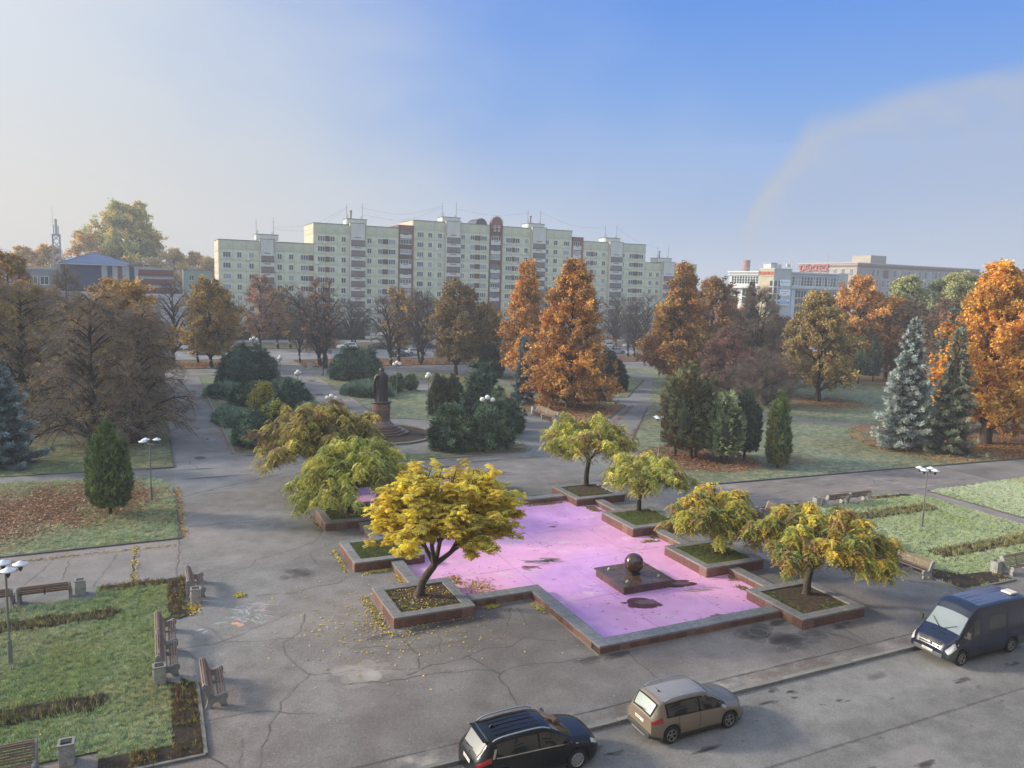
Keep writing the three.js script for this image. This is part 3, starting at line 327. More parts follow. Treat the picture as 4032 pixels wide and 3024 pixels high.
// ---- broad-leaved trees: limbs grown towards points of an outline given by profile(t) = radius at height t of the crown
function broadTree(R, o) {
  const { h, base, prof, limbs = 26, subs = 5, trunk = 0.22, rise = 0.35, leaf = 9, geo = CLUMP[0], color, twig = 0, twigColor = [0.15, 0.115, 0.095], lean = 0, gap = 0.1, white = 0, leafSize = 1, barkM = BARK, fork = 1, shift = [0, 0], droop = 0, low = 0.05, bias = 1, thick = 1 } = o;
  const wood = [], foliage = [], sticks = [], crownH = h - base, tips = [], top = new THREE.Vector3(lean * h + shift[0], h * 0.97, shift[1] * 0.5);
  const axis = (t) => new THREE.Vector3(top.x * t * t, top.y * t, top.z * t * t).add(new THREE.Vector3(Math.sin(t * 7 + base) * 0.12 * (t > 0 ? 1 : 0), 0, Math.cos(t * 5 + base) * 0.12 * t));
  const stems = Array.from({ length: fork }, (_, k) => { const a = k / fork * 6.283 + R(), s = fork > 1 ? prof(0.5) * 0.35 : 0; return { a, s }; });
  for (const st of stems) { const pts = [0, 0.12, 0.3, 0.5, 0.7, 0.88, 1].map((t) => axis(t).add(new THREE.Vector3(Math.cos(st.a) * st.s * Math.sqrt(t), 0, Math.sin(st.a) * st.s * Math.sqrt(t)))); wood.push(tube(pts, (t) => trunk / Math.sqrt(fork) * (1.15 - t * 1.05 + (t < 0.06 ? 0.35 : 0)) + 0.015, 7, 3)); st.pts = new THREE.CatmullRomCurve3(pts); }
  for (let i = 0; i < limbs; i++) {
    const t = clamp(low + (1 - low) * Math.pow((i + R() * 0.8) / limbs, bias), 0, 0.985), a = i * 2.39996 + R() * 0.7, rr = prof(t) * (0.62 + 0.52 * R()) * (0.86 + 0.28 * vnoise(a * 1.5 + h, t * 4)), y = base + crownH * t, st = stems[i % fork];
    const t0 = clamp((y - rr * (rise + 0.25 * R())) / h, base / h * 0.72, 0.96), p0 = st.pts.getPoint(t0), end = new THREE.Vector3(axis(y / h).x + Math.cos(a) * rr + shift[0] * t * 0.4, y, axis(y / h).z + Math.sin(a) * rr + shift[1] * t * 0.4), L = p0.distanceTo(end);
    if (L < 0.15) continue;
    const mid = p0.clone().lerp(end, 0.5).add(new THREE.Vector3((R() - 0.5) * L * 0.16, L * (0.05 + 0.1 * R()) + droop * L * 0.22, (R() - 0.5) * L * 0.16)), r0 = (trunk * 0.16 + 0.013 * L) * thick, c = new THREE.CatmullRomCurve3([p0, mid, end]);
    wood.push(tube([p0, mid, end], (q) => r0 * (1 - 0.82 * q) + 0.006, 5, 2));
    const tone = 0.75 + 0.5 * R(), dense = R() < gap ? 0.25 : 1, hue = R();
    for (let k = 0; k < subs; k++) {
      const s = 0.32 + 0.66 * (k + R() * 0.7) / subs, p = c.getPoint(Math.min(0.98, s)), out = new THREE.Vector3(Math.cos(a), 0.25, Math.sin(a)).add(rv(R).multiplyScalar(0.95)).add(new THREE.Vector3(0, -droop * 0.5, 0)).normalize(), sl = (0.5 + 0.28 * L) * (0.6 + 0.6 * R()), e = p.clone().addScaledVector(out, sl).add(new THREE.Vector3(0, -droop * sl * 0.5, 0)), m = p.clone().lerp(e, 0.5).add(new THREE.Vector3(0, sl * 0.1 * (1 + droop), 0));
      wood.push(tube([p, m, e], (q) => r0 * 0.34 * (1 - 0.7 * q) + 0.004, 3, 1));
      const n = Math.round(leaf * dense * (0.6 + 0.8 * R()));
      for (let j = 0; j < n; j++) { const q = 0.15 + 0.9 * R(), b = q < 0.5 ? p.clone().lerp(m, q * 2) : m.clone().lerp(e, q * 2 - 1); b.add(rv(R).multiplyScalar(0.28 * leafSize + 0.05 * L)); foliage.push([place(b.x, b.y, b.z, droop ? (R() - 0.5) * 0.5 : R() * 3, R() * 6.3, (R() - 0.5) * 0.6, leafSize * (0.75 + 0.5 * R())), color(R, (b.y - base) / crownH, tone, hue)]); }
      for (let j = 0; j < twig; j++) { const q = 0.2 + 0.8 * R(), b = p.clone().lerp(e, q), d = out.clone().add(rv(R).multiplyScalar(0.9)).add(new THREE.Vector3(0, 0.3 - droop, 0)).normalize(); sticks.push([aim(b, d, R() * 6, 0.7 + 0.7 * R()), jig(R, twigColor, 0.5)]); }
    }
  }
  return { wood, foliage, sticks, geo, barkM, white: white ? tube([axis(0), axis(0.04), axis(white / h)], (t) => trunk / Math.sqrt(fork) * (1.17 - t * 0.1 + (t < 0.3 ? 0.2 : 0)) + 0.03, 9, 3) : null };
}
function makeTree(name, label, category, at, turn, R, o, group) {
  const b = broadTree(R, o), t = thing(name, label, category, at, turn, group);
  part('trunk', b.wood, b.barkM, t);
  if (b.white) part('whitewash_band', b.white, WHITEWASH, t);
  if (b.foliage.length) scatter('crown', b.geo, o.mat || LEAF, b.foliage, t);
  if (b.sticks.length) scatter('twigs', o.twigGeo || TWIG, NEEDLE, b.sticks, t);
  return t;
}
const pick = (...list) => (R, y, tone, hue) => { const c = list[Math.floor(clamp(hue * 0.6 + R() * 0.4, 0, 0.999) * list.length)], f = tone * (0.8 + 0.4 * R()); return new THREE.Color().setRGB(clamp(c[0] * f), clamp(c[1] * f), clamp(c[2] * f)); };
// crown outlines
const OVAL = (r) => (t) => r * Math.pow(Math.sin(Math.PI * clamp(0.1 + 0.88 * t)), 0.7), CONE = (r) => (t) => r * (0.72 + 0.75 * t - 2.6 * t * t + 1.15 * t * t * t) * (t < 0.12 ? 0.75 + 2 * t : 1) + 0.1, SPIRE = (r) => (t) => r * Math.pow(1 - t, 0.75) * (t < 0.15 ? 0.7 + 2 * t : 1) + 0.25, UMBRELLA = (r) => (t) => r * Math.sqrt(clamp(1 - Math.pow(t, 2.2))) * 0.98 + 0.15;
// ---- conifers
function spruce(R, h, rad, c1, c2, bare = 0.9) {
  const wood = [tube([new THREE.Vector3(0, 0, 0), new THREE.Vector3(0.04, h * 0.5, 0), new THREE.Vector3(0, h * 0.99, 0)], (t) => h * 0.013 * (1.1 - t) + 0.02, 7, 4)], l = [];
  for (let y = bare; y < h * 0.985;) {
    const t = (y - bare) / (h - bare), L0 = rad * Math.pow(1 - t, 0.9) + 0.14, n = Math.round(4 + 3 * (1 - t)), a0 = R() * 6;
    for (let i = 0; i < n; i++) {
      const a = a0 + i / n * 6.283 + (R() - 0.5) * 0.4, L = L0 * (0.6 + 0.62 * R()), yy = y + (R() - 0.5) * 0.25, sag = L * (0.16 + 0.14 * (1 - t)), up = L * 0.12, dir = new THREE.Vector3(Math.cos(a), 0, Math.sin(a));
      const at = (q) => dir.clone().multiplyScalar(L * q).add(new THREE.Vector3(0, yy - sag * Math.sin(q * 2.2) + up * q * q, 0));
      if (L > 0.5) wood.push(bar(at(0), at(0.9), 0.02 + L * 0.006, 0.008, 3));
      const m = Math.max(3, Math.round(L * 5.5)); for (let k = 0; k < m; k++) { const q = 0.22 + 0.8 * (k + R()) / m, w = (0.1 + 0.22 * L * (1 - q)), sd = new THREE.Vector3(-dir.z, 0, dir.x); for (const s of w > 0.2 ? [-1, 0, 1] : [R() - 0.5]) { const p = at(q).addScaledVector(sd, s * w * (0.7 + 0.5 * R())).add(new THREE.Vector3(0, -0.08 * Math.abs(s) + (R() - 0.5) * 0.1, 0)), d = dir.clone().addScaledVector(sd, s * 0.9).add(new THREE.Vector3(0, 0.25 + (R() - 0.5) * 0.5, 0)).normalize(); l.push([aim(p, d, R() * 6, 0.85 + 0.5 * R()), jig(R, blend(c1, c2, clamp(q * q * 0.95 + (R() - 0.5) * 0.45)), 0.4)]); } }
    }
    y += 0.27 + 0.42 * (1 - t) * (0.7 + 0.6 * R());
  }
  for (let k = 0; k < 6; k++) l.push([aim(new THREE.Vector3(0, h * (0.94 + 0.012 * k), 0), new THREE.Vector3(0, 1, 0), k, 0.7), jig(R, c2, 0.3)]);
  return { wood, l };
}
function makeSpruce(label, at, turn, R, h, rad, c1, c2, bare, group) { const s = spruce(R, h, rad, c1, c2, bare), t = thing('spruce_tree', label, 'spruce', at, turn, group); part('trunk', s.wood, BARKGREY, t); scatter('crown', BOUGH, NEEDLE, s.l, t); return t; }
// ---- dense evergreens: sprays over the joined surface of several rounded lobes
const coreShadeM = M(0.035, 0.048, 0.03, 1);  // solid core coloured dark for the shade between the sprays
function lobeShrub(R, lobes, dens, geo, c1, c2, o = {}) {   // lobe: [x, y, z, rx, ry, rz], y = its middle
  const { out = 0.6, up = 0.6, size = 1, brown = 0, brownC = [0.2, 0.11, 0.04], lo = 0.02, ragged = 0.12, tip = 0.35 } = o, l = [], core = [];
  for (const [x, y, z, a, b, c] of lobes) {
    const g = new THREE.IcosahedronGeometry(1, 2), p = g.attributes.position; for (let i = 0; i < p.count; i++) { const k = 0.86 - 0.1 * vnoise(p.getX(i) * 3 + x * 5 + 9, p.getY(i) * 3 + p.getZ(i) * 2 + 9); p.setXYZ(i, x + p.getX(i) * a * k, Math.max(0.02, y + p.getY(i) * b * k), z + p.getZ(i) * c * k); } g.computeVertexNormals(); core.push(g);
    const n = Math.round(dens * 4.2 * Math.pow((Math.pow(a * b, 1.6) + Math.pow(a * c, 1.6) + Math.pow(b * c, 1.6)) / 3, 0.625) * 3);
    for (let i = 0; i < n; i++) {
      const d = rv(R), wob = 1 + (vnoise(d.x * 4 + x * 3, d.z * 4 + d.y * 5 + z) - 0.5) * ragged * 2 - 0.14 * R() * R(), q = new THREE.Vector3(x + d.x * a * wob, y + d.y * b * wob, z + d.z * c * wob); if (q.y < lo) continue;
      if (lobes.some(([X, Y, Z, A, B, C]) => !(X === x && Y === y && Z === z) && ((q.x - X) / A) ** 2 + ((q.y - Y) / B) ** 2 + ((q.z - Z) / C) ** 2 < 0.74)) continue;
      const nrm = new THREE.Vector3(d.x / a, d.y / b, d.z / c).normalize(), dir = nrm.multiplyScalar(out).add(new THREE.Vector3(0, up, 0)).add(rv(R).multiplyScalar(0.35)).normalize(), k = clamp(tip + (vnoise(q.x * 2.2 + 7, q.y * 2.2 + q.z * 1.7) - 0.5) * 1.2 + (R() - 0.5) * 0.5);
      l.push([aim(q, dir, R() * 6.3, size * (0.75 + 0.5 * R())), jig(R, R() < brown * sstep(0.45, 0.7, vnoise(q.x * 0.9 + 3, q.y * 0.7 + q.z)) * 2 ? brownC : blend(c1, c2, k), o.vary || 0.35)]);
    }
  }
  return { core: core.map((g) => { g.deleteAttribute('uv'); return g; }), l };
}
function makeShrub(name, label, category, at, turn, R, lobes, dens, geo, c1, c2, o = {}, group) {
  const s = lobeShrub(R, lobes, dens, geo, c1, c2, o), t = thing(name, label, category, at, turn, group);
  part('shade_core', s.core, o.inner || coreShadeM, t);
  if (o.trunk) part('trunk', o.trunk, o.bark || BARK, t);
  scatter('foliage', geo, NEEDLE, s.l, t); return t;
}
const stem = (x, z, h, r, n = 6) => bar(new THREE.Vector3(x, 0, z), new THREE.Vector3(x * 0.85, h, z * 0.85), r, r * 0.7, n);
// ================= TREES AND SHRUBS OF THE SQUARE =================
const V3 = (x, y, z) => new THREE.Vector3(x, y, z);
// -- low trees in the granite planters
const YELLOW = pick([0.86, 0.68, 0.05], [0.90, 0.73, 0.06], [0.80, 0.62, 0.045], [0.77, 0.66, 0.08], [0.88, 0.70, 0.055], [0.56, 0.54, 0.08]);
const LIME = pick([0.450, 0.450, 0.083], [0.540, 0.510, 0.090], [0.360, 0.390, 0.083], [0.630, 0.570, 0.105], [0.300, 0.180, 0.090], [0.495, 0.465, 0.090]), OLIVELIME = pick([0.390, 0.330, 0.075], [0.330, 0.255, 0.075], [0.495, 0.405, 0.090], [0.450, 0.420, 0.090], [0.255, 0.150, 0.068], [0.360, 0.300, 0.075]), GREENLIME = pick([0.255, 0.300, 0.068], [0.345, 0.375, 0.075], [0.450, 0.465, 0.083], [0.570, 0.510, 0.075], [0.405, 0.420, 0.075]), GOLDGREEN = pick([0.240, 0.285, 0.060], [0.630, 0.540, 0.068], [0.480, 0.450, 0.068], [0.750, 0.540, 0.060], [0.300, 0.330, 0.060], [0.390, 0.225, 0.060], [0.195, 0.240, 0.060]);
function planterTree(label, [u, v], base, R, o) {   // a bent bole that forks low, an umbrella crown
  const { r, h, color, fork = 3, leanU = 0, leanV = 0, leaf = 15, limbs = 34, size = 1, bole = 1.4, offU = 0, offV = 0, crownLow = 0.9, light = 0.45 } = o, wood = [], foliage = [];
  const f = V3(leanU, bole, -leanV), c0 = new THREE.CatmullRomCurve3([V3(0, 0, 0), V3(leanU * 0.3 - 0.05, bole * 0.45, -leanV * 0.3), f]);
  wood.push(tube([V3(0, -0.05, 0), V3(leanU * 0.12, bole * 0.12, 0), c0.getPoint(0.5), f], (t) => 0.21 * (t < 0.15 ? 1.35 - t * 2.2 : 1.02 - 0.2 * t) * (r / 3.4), 9, 4));
  const mains = []; for (let k = 0; k < fork; k++) { const a = k / fork * 6.283 + 0.6 + (R() - 0.5) * 0.5, e = V3(leanU + offU * 0.5 + Math.cos(a) * r * 0.42, bole + (h - bole) * (0.35 + 0.25 * R()), -leanV - offV * 0.5 + Math.sin(a) * r * 0.42), m = f.clone().lerp(e, 0.45).add(V3((R() - 0.5) * 0.4, -0.12 + 0.15 * R(), (R() - 0.5) * 0.4)), c = new THREE.CatmullRomCurve3([f, m, e]); wood.push(tube([f, m, e], (t) => (0.13 - 0.07 * t) * (r / 3.4), 6, 4)); mains.push(c); }
  for (let i = 0; i < limbs; i++) {
    const a = i * 2.39996 + R() * 0.6, q = Math.sqrt((i + 0.5) / limbs), rr = r * q * (0.84 + 0.3 * vnoise(a * 2, i)), dome = Math.sqrt(clamp(1 - q * q)), y = crownLow + (h - crownLow) * (0.18 + 0.8 * dome) * (0.85 + 0.25 * R()), e = V3(leanU + offU + Math.cos(a) * rr, y, -leanV - offV + Math.sin(a) * rr);
    let best = mains[0], bd = 1e9; for (const c of mains) { const d = c.getPoint(1).distanceTo(e); if (d < bd) { bd = d; best = c; } }
    const s = best.getPoint(0.3 + 0.65 * R()), L = s.distanceTo(e), m = s.clone().lerp(e, 0.5).add(V3((R() - 0.5) * 0.5, 0.12 * L, (R() - 0.5) * 0.5)), c = new THREE.CatmullRomCurve3([s, m, e]); wood.push(tube([s, m, e], (t) => 0.05 * (1 - 0.75 * t) + 0.008, 5, 3));
    const tone = 0.78 + 0.42 * R(), hue = R();
    for (let k = 0; k < 6; k++) {
      const p = c.getPoint(0.3 + 0.7 * (k + R()) / 6.5), out = V3(Math.cos(a), 0.2, Math.sin(a)).add(rv(R).multiplyScalar(0.8)).normalize(), sl = 0.45 + 0.5 * R(), g = p.clone().addScaledVector(out, sl), b = g.clone().add(V3(out.x * 0.35, (o.hang === undefined ? -0.35 - 0.5 * R() * q : o.hang * (0.4 + R())), out.z * 0.35)); wood.push(tube([p, g, b], (t) => 0.014 * (1 - 0.6 * t) + 0.003, 3, 2));
      const n = Math.round(leaf * (R() < 0.16 ? 0.15 : 0.45 + R())), tw = 0.85 + 0.3 * R(); for (let j = 0; j < n; j++) { const t = R(), z = t < 0.5 ? p.clone().lerp(g, t * 2) : g.clone().lerp(b, t * 2 - 1); z.add(rv(R).multiplyScalar(0.17)); foliage.push([place(z.x, z.y, z.z, (R() - 0.5) * 0.5, R() * 6.3, (R() - 0.5) * 0.5, size * (0.75 + 0.5 * R())), color(R, (z.y - crownLow) / (h - crownLow), tone * tw, hue)]); }
    }
  }
  const t = thing('planter_tree', label, 'tree', [u, v, base]); part('trunk', wood, o.barkM || BARKGREY, t); scatter('crown', FROND[o.f || 0], LEAF, foliage, t); return t;
}
planterTree('bright yellow leaning tree growing from the nearest left planter', [11.45, 34.1], 0.42, rng(31), { r: 3.55, h: 6.5, color: YELLOW, leanU: 0.75, leanV: -0.15, offU: 0.6, offV: -0.3, bole: 1.55, limbs: 70, leaf: 12, size: 0.72, fork: 4, crownLow: 1.35, hang: 0.1, f: 2, barkM: BARKGREY });
planterTree('drooping olive green tree just behind the yellow tree', [11.4, 48.6], 0.42, rng(32), { r: 3.5, h: 4.7, color: GREENLIME, leanU: 0.1, offU: 0.3, offV: -0.5, bole: 1.4, crownLow: -0.1, limbs: 44, leaf: 15, size: 1.05 });
planterTree('wide brownish olive tree in the farthest left planter by the monument', [11.4, 56.4], 0.42, rng(33), { r: 4.8, h: 6.0, color: OLIVELIME, leanU: -0.2, bole: 1.6, crownLow: 0.5, limbs: 58, leaf: 14, size: 1.1 });
planterTree('thick green and gold tree in the nearest right planter before the van', [29.85, 27.35], 0.42, rng(34), { r: 3.3, h: 4.2, color: GOLDGREEN, leanU: 0.2, offU: 0.75, offV: 0.25, bole: 1.5, crownLow: 1.15, limbs: 38, leaf: 14, f: 1 });
planterTree('yellow green tree in the second right planter, its trunk hidden by leaves', [29.2, 33.7], 0.42, rng(35), { r: 2.35, h: 3.75, color: GOLDGREEN, leanU: 0.1, offU: 0.2, offV: 0.5, bole: 1.3, crownLow: 0.6, limbs: 30, leaf: 14, f: 1 });
planterTree('small lime tree with a knotted trunk in the third right planter', [29.8, 42.2], 0.5, rng(36), { r: 2.65, h: 3.6, color: LIME, leanU: 0.1, offU: 0.3, bole: 1.6, crownLow: 1.55, limbs: 32, leaf: 9, barkM: BARKDARK });
planterTree('lime tree with a long sideways branch in the farthest right planter', [29.9, 49.4], 0.42, rng(37), { r: 3.25, h: 5.3, color: LIME, leanU: 0.15, offU: -0.3, offV: 0.1, bole: 2.0, crownLow: 2.1, limbs: 38, leaf: 10, barkM: BARKDARK });
// -- tall autumn trees
const RUST = pick([0.575, 0.270, 0.040], [0.667, 0.333, 0.052], [0.483, 0.207, 0.034], [0.736, 0.414, 0.063], [0.345, 0.172, 0.046], [0.598, 0.287, 0.046], [0.253, 0.138, 0.052]), AMBER = pick([0.667, 0.333, 0.040], [0.759, 0.425, 0.052], [0.575, 0.253, 0.034], [0.805, 0.494, 0.069], [0.460, 0.230, 0.040]), OLIVE = pick([0.345, 0.259, 0.078], [0.448, 0.328, 0.086], [0.276, 0.207, 0.078], [0.552, 0.414, 0.103], [0.414, 0.224, 0.069]), BROWNY = pick([0.272, 0.176, 0.096], [0.384, 0.224, 0.080], [0.208, 0.144, 0.088], [0.512, 0.320, 0.096]), OCHRE = pick([0.580, 0.338, 0.081], [0.483, 0.322, 0.097], [0.676, 0.419, 0.081], [0.354, 0.258, 0.097]), PALEGREEN = pick([0.308, 0.350, 0.126], [0.392, 0.420, 0.168], [0.462, 0.420, 0.168], [0.252, 0.280, 0.126]), MAROON = pick([0.221, 0.093, 0.085], [0.289, 0.119, 0.085], [0.187, 0.102, 0.085]), PINKY = pick([0.504, 0.238, 0.140], [0.420, 0.210, 0.126], [0.378, 0.224, 0.140]);
makeTree('autumn_tree', 'big rust orange tree standing behind the paired bench on a leaf carpet', 'tree', [48.6, 85.6], 0, rng(41), { h: 18.4, base: 1.3, prof: (t) => 5.7 * (0.9 + 0.25 * t - 2.0 * t * t + 0.95 * t * t * t + (t < 0.1 ? (t - 0.1) * 3 : 0)) + 0.15, limbs: 84, subs: 6, trunk: 0.34, leaf: 9, color: RUST, leafSize: 0.9, rise: 0.7, gap: 0.14, low: 0.01, bias: 1.15, barkM: BARKDARK });
makeTree('autumn_tree', 'tall narrow orange tree with a pointed top left of the biggest rust tree', 'tree', [55, 112], 0, rng(42), { h: 19.2, base: 2.2, prof: CONE(4.8), limbs: 64, subs: 6, trunk: 0.3, leaf: 8, color: RUST, leafSize: 1.0, rise: 0.8, gap: 0.18, barkM: BARKDARK, bias: 1.1 });
makeTree('autumn_tree', 'broad copper tree with gold flecks overhanging the diagonal path', 'tree', [77.5, 101], 0, rng(43), { h: 19.4, base: 1.6, prof: CONE(6.5), limbs: 74, subs: 6, trunk: 0.34, leaf: 10, color: pick([0.48, 0.22, 0.035], [0.38, 0.16, 0.035], [0.58, 0.33, 0.045], [0.26, 0.14, 0.045], [0.66, 0.43, 0.07]), leafSize: 1.0, gap: 0.2, barkM: BARKDARK, twig: 2 });
makeTree('autumn_tree', 'brown copper tree thinning out right of the diagonal path tree', 'tree', [88, 106], 0, rng(44), { h: 17.6, base: 2, prof: OVAL(5.2), limbs: 50, subs: 6, trunk: 0.3, leaf: 7, color: pick([0.38, 0.2, 0.06], [0.28, 0.15, 0.065], [0.48, 0.28, 0.07], [0.2, 0.12, 0.065]), leafSize: 1.05, gap: 0.3, twig: 4, barkM: BARKDARK });
makeTree('autumn_tree', 'olive tree with a straight dark bole alone on the right lawn', 'tree', [87.9, 81.4], 0, rng(45), { h: 15.3, base: 3.0, prof: (t) => 5.1 * (0.75 + 0.75 * t - 1.45 * t * t) + 0.25, limbs: 60, subs: 6, trunk: 0.3, leaf: 10, color: OLIVE, leafSize: 0.95, gap: 0.12, barkM: BARKDARK, twig: 1, shift: [-1, 0] });
makeTree('autumn_tree', 'tall amber tree at the far right behind the spruces', 'tree', [82, 52.4], 0, rng(46), { h: 19.0, base: 2.6, prof: (t) => 6.0 * (0.7 + 0.85 * t - 1.5 * t * t) + 0.3, limbs: 84, subs: 6, trunk: 0.42, leaf: 11, color: AMBER, leafSize: 0.95, gap: 0.1, bias: 1.05 });
makeTree('autumn_tree', 'amber tree cut by the right edge of the view', 'tree', [93, 49.5], 0, rng(47), { h: 17.5, base: 1.6, prof: OVAL(5.6), limbs: 60, subs: 6, trunk: 0.36, leaf: 10, color: AMBER, leafSize: 1.05, gap: 0.1 });
makeTree('autumn_tree', 'orange tree before the grey brick block, left of the pale green crowns', 'tree', [119, 102], 0, rng(48), { h: 18.6, base: 2.4, prof: OVAL(4.9), limbs: 52, subs: 6, trunk: 0.3, leaf: 9, color: RUST, leafSize: 1.15, gap: 0.14 });
makeTree('autumn_tree', 'lower orange crown left of the pale green crowns', 'tree', [126, 101], 0, rng(148), { h: 15, base: 2, prof: OVAL(4.4), limbs: 40, subs: 6, trunk: 0.26, leaf: 8, color: RUST, leafSize: 1.15, gap: 0.2 });
makeTree('birch_tree', 'pale green crown before the grey brick block', 'tree', [133.5, 104], 0, rng(49), { h: 19.4, base: 3, prof: OVAL(5), limbs: 46, subs: 6, trunk: 0.24, leaf: 8, color: PALEGREEN, leafSize: 1.2, gap: 0.2, droop: 0.4 });
makeTree('birch_tree', 'wider pale green crown right of the first one', 'tree', [141, 99], 0, rng(50), { h: 20.4, base: 3, prof: OVAL(6.4), limbs: 54, subs: 6, trunk: 0.26, leaf: 8, color: PALEGREEN, leafSize: 1.25, gap: 0.2, droop: 0.4 });
makeTree('autumn_tree', 'orange topped thin tree rising over the pale green crowns', 'tree', [140, 90], 0, rng(51), { h: 21.6, base: 6, prof: OVAL(3.6), limbs: 36, subs: 6, trunk: 0.2, leaf: 6, color: pick([0.46, 0.24, 0.07], [0.4, 0.25, 0.1], [0.34, 0.27, 0.1]), leafSize: 1.1, gap: 0.25, twig: 2 });
[[132, 112, 13.5, 4.4, BROWNY, 'brown thicket tree behind the small round thujas'], [127, 97, 14.5, 4.4, BROWNY, 'brown half bare tree left of the tallest spruce'], [124, 88, 15, 4.8, pick([0.34, 0.17, 0.04], [0.2, 0.11, 0.05], [0.15, 0.09, 0.05]), 'rusty half bare tree seen between the spruces'], [108, 72, 13, 4.6, BROWNY, 'brown bare looking tree behind the pair of spruces'], [122, 70, 15.4, 5, OCHRE, 'ochre tree far behind the right spruce'], [103, 59, 12, 4, BROWNY, 'brown tree between spruce and amber tree'], [98, 100, 11, 4.4, MAROON, 'dark maroon thicket behind the olive tree']].forEach(([u, v, h, r, c, l], i) => makeTree('autumn_tree', l, 'tree', [u, v], 0, rng(60 + i), { h, base: 1, prof: OVAL(r), limbs: 34, subs: 6, trunk: 0.2, leaf: 5, color: c, leafSize: 1.1, gap: 0.3, twig: 5 }));
// -- many-stemmed bare tree and the maroon bushes by it
makeTree('bare_tree', 'bare many-stemmed tree with mossy stems behind the conifer group', 'tree', [86.3, 93.4], 0, rng(70), { h: 16, base: 1.2, prof: OVAL(4.2), limbs: 60, subs: 6, trunk: 0.42, leaf: 0, color: BROWNY, fork: 7, twig: 9, rise: 1.0, barkM: bark(0.14, 0.125, 0.07), twigColor: [0.17, 0.13, 0.105], low: 0.02 });
makeTree('bare_tree', 'low spreading bare tree arching over the grass beside the clipped thuja', 'tree', [76.5, 80], 0, rng(71), { h: 7, base: 0.5, prof: OVAL(4.6), limbs: 44, subs: 6, trunk: 0.24, leaf: 0, color: BROWNY, fork: 4, twig: 9, rise: 0.3, barkM: BARKDARK, low: 0.02 });
makeTree('bare_tree', 'maroon leaved bush tree under the copper trees', 'tree', [80, 92], 0, rng(72), { h: 9.5, base: 0.4, prof: OVAL(4.2), limbs: 44, subs: 6, trunk: 0.16, leaf: 6, color: MAROON, fork: 4, twig: 7, leafSize: 0.8 });
// -- the dark half bare limes of the left side
const BIGL = { limbs: 62, subs: 7, trunk: 0.38, leaf: 2, color: pick([0.2, 0.15, 0.09], [0.28, 0.2, 0.09], [0.36, 0.25, 0.1], [0.15, 0.12, 0.09]), twig: 6, leafSize: 0.7, geo: FINECLUMP, gap: 0.3, barkM: BARKDARK, twigColor: [0.24, 0.195, 0.16], twigGeo: FINETWIG, thick: 0.85 };
makeTree('bare_tree', 'large dark half bare tree with drooping low boughs behind the left cypress', 'tree', [-4.9, 77.8], 0, rng(80), { ...BIGL, h: 13.6, base: 0.7, prof: (t) => 7.2 * (0.95 - 0.15 * t - 0.62 * t * t), low: 0.0, droop: 0.7, rise: 0.1, bias: 1.25 });
makeTree('bare_tree', 'dark bare tree leaning over the left path with drooping twigs', 'tree', [-1.6, 77.6], 0, rng(81), { ...BIGL, h: 12.2, base: 1.0, prof: (t) => 4.9 * (0.95 - 0.1 * t - 0.7 * t * t), limbs: 50, droop: 0.6, shift: [0.8, 0] });
makeTree('bare_tree', 'brown half bare tree between the dark tree and the left spruce', 'tree', [-12, 92], 0, rng(82), { ...BIGL, h: 13.8, base: 1.6, prof: OVAL(6), leaf: 5, color: pick([0.32, 0.24, 0.09], [0.44, 0.32, 0.09], [0.22, 0.17, 0.1]) });
makeTree('bare_tree', 'olive brown tree at the left edge above the spruce', 'tree', [-20, 95], 0, rng(83), { ...BIGL, h: 16.3, base: 2, prof: OVAL(5.2), leaf: 7, color: pick([0.36, 0.28, 0.09], [0.48, 0.35, 0.09], [0.22, 0.18, 0.1]), leafSize: 1 });
makeTree('bare_tree', 'thin upright bare tree with a spire of twigs before the blue hall', 'tree', [-8.6, 103], 0, rng(84), { ...BIGL, h: 15.6, base: 5, prof: SPIRE(3.2), leaf: 0, trunk: 0.2, limbs: 34 });
makeTree('autumn_tree', 'golden ochre crown in front of the blue hall', 'tree', [-3.6, 107], 0, rng(85), { h: 14.4, base: 2, prof: OVAL(5.6), limbs: 58, subs: 6, trunk: 0.26, leaf: 8, color: OCHRE, leafSize: 0.95, gap: 0.15, twig: 3 });
makeTree('bare_tree', 'brown twiggy tree below the golden ochre crown', 'tree', [-4.4, 96], 0, rng(86), { ...BIGL, h: 10.4, base: 0.6, prof: OVAL(5.6), leaf: 4, color: pick([0.3, 0.2, 0.12], [0.23, 0.16, 0.11], [0.4, 0.27, 0.12]) });
makeTree('bare_tree', 'brown twiggy tree by the left path beyond the low boughs', 'tree', [-1.6, 93], 0, rng(87), { ...BIGL, h: 10.6, base: 0.8, prof: OVAL(3.6), limbs: 40, leaf: 3 });
[[-30, 112, 19, 5.6, OCHRE, 'yellowing tall tree at the left edge of the view'], [-22.5, 118, 18.4, 4.4, OLIVE, 'slender olive tree left of the lattice mast'], [-18, 128, 17.6, 4.2, OCHRE, 'yellow brown tree in front of the lattice mast'], [-13, 120, 12.6, 5.2, BROWNY, 'brown tree before the blue hall wall'], [-26, 104, 12, 5, BROWNY, 'low brown tree at the left edge under the ochre crown'], [-34, 128, 20, 5.4, OCHRE, 'pale ochre tree in the mist at the far left']].forEach(([u, v, h, r, c, l], i) => makeTree('autumn_tree', l, 'tree', [u, v], 0, rng(90 + i), { h, base: 2, prof: OVAL(r), limbs: 44, subs: 6, trunk: 0.24, leaf: 6, color: c, leafSize: 1.05, gap: 0.28, twig: 5, twigColor: [0.18, 0.145, 0.115] }));
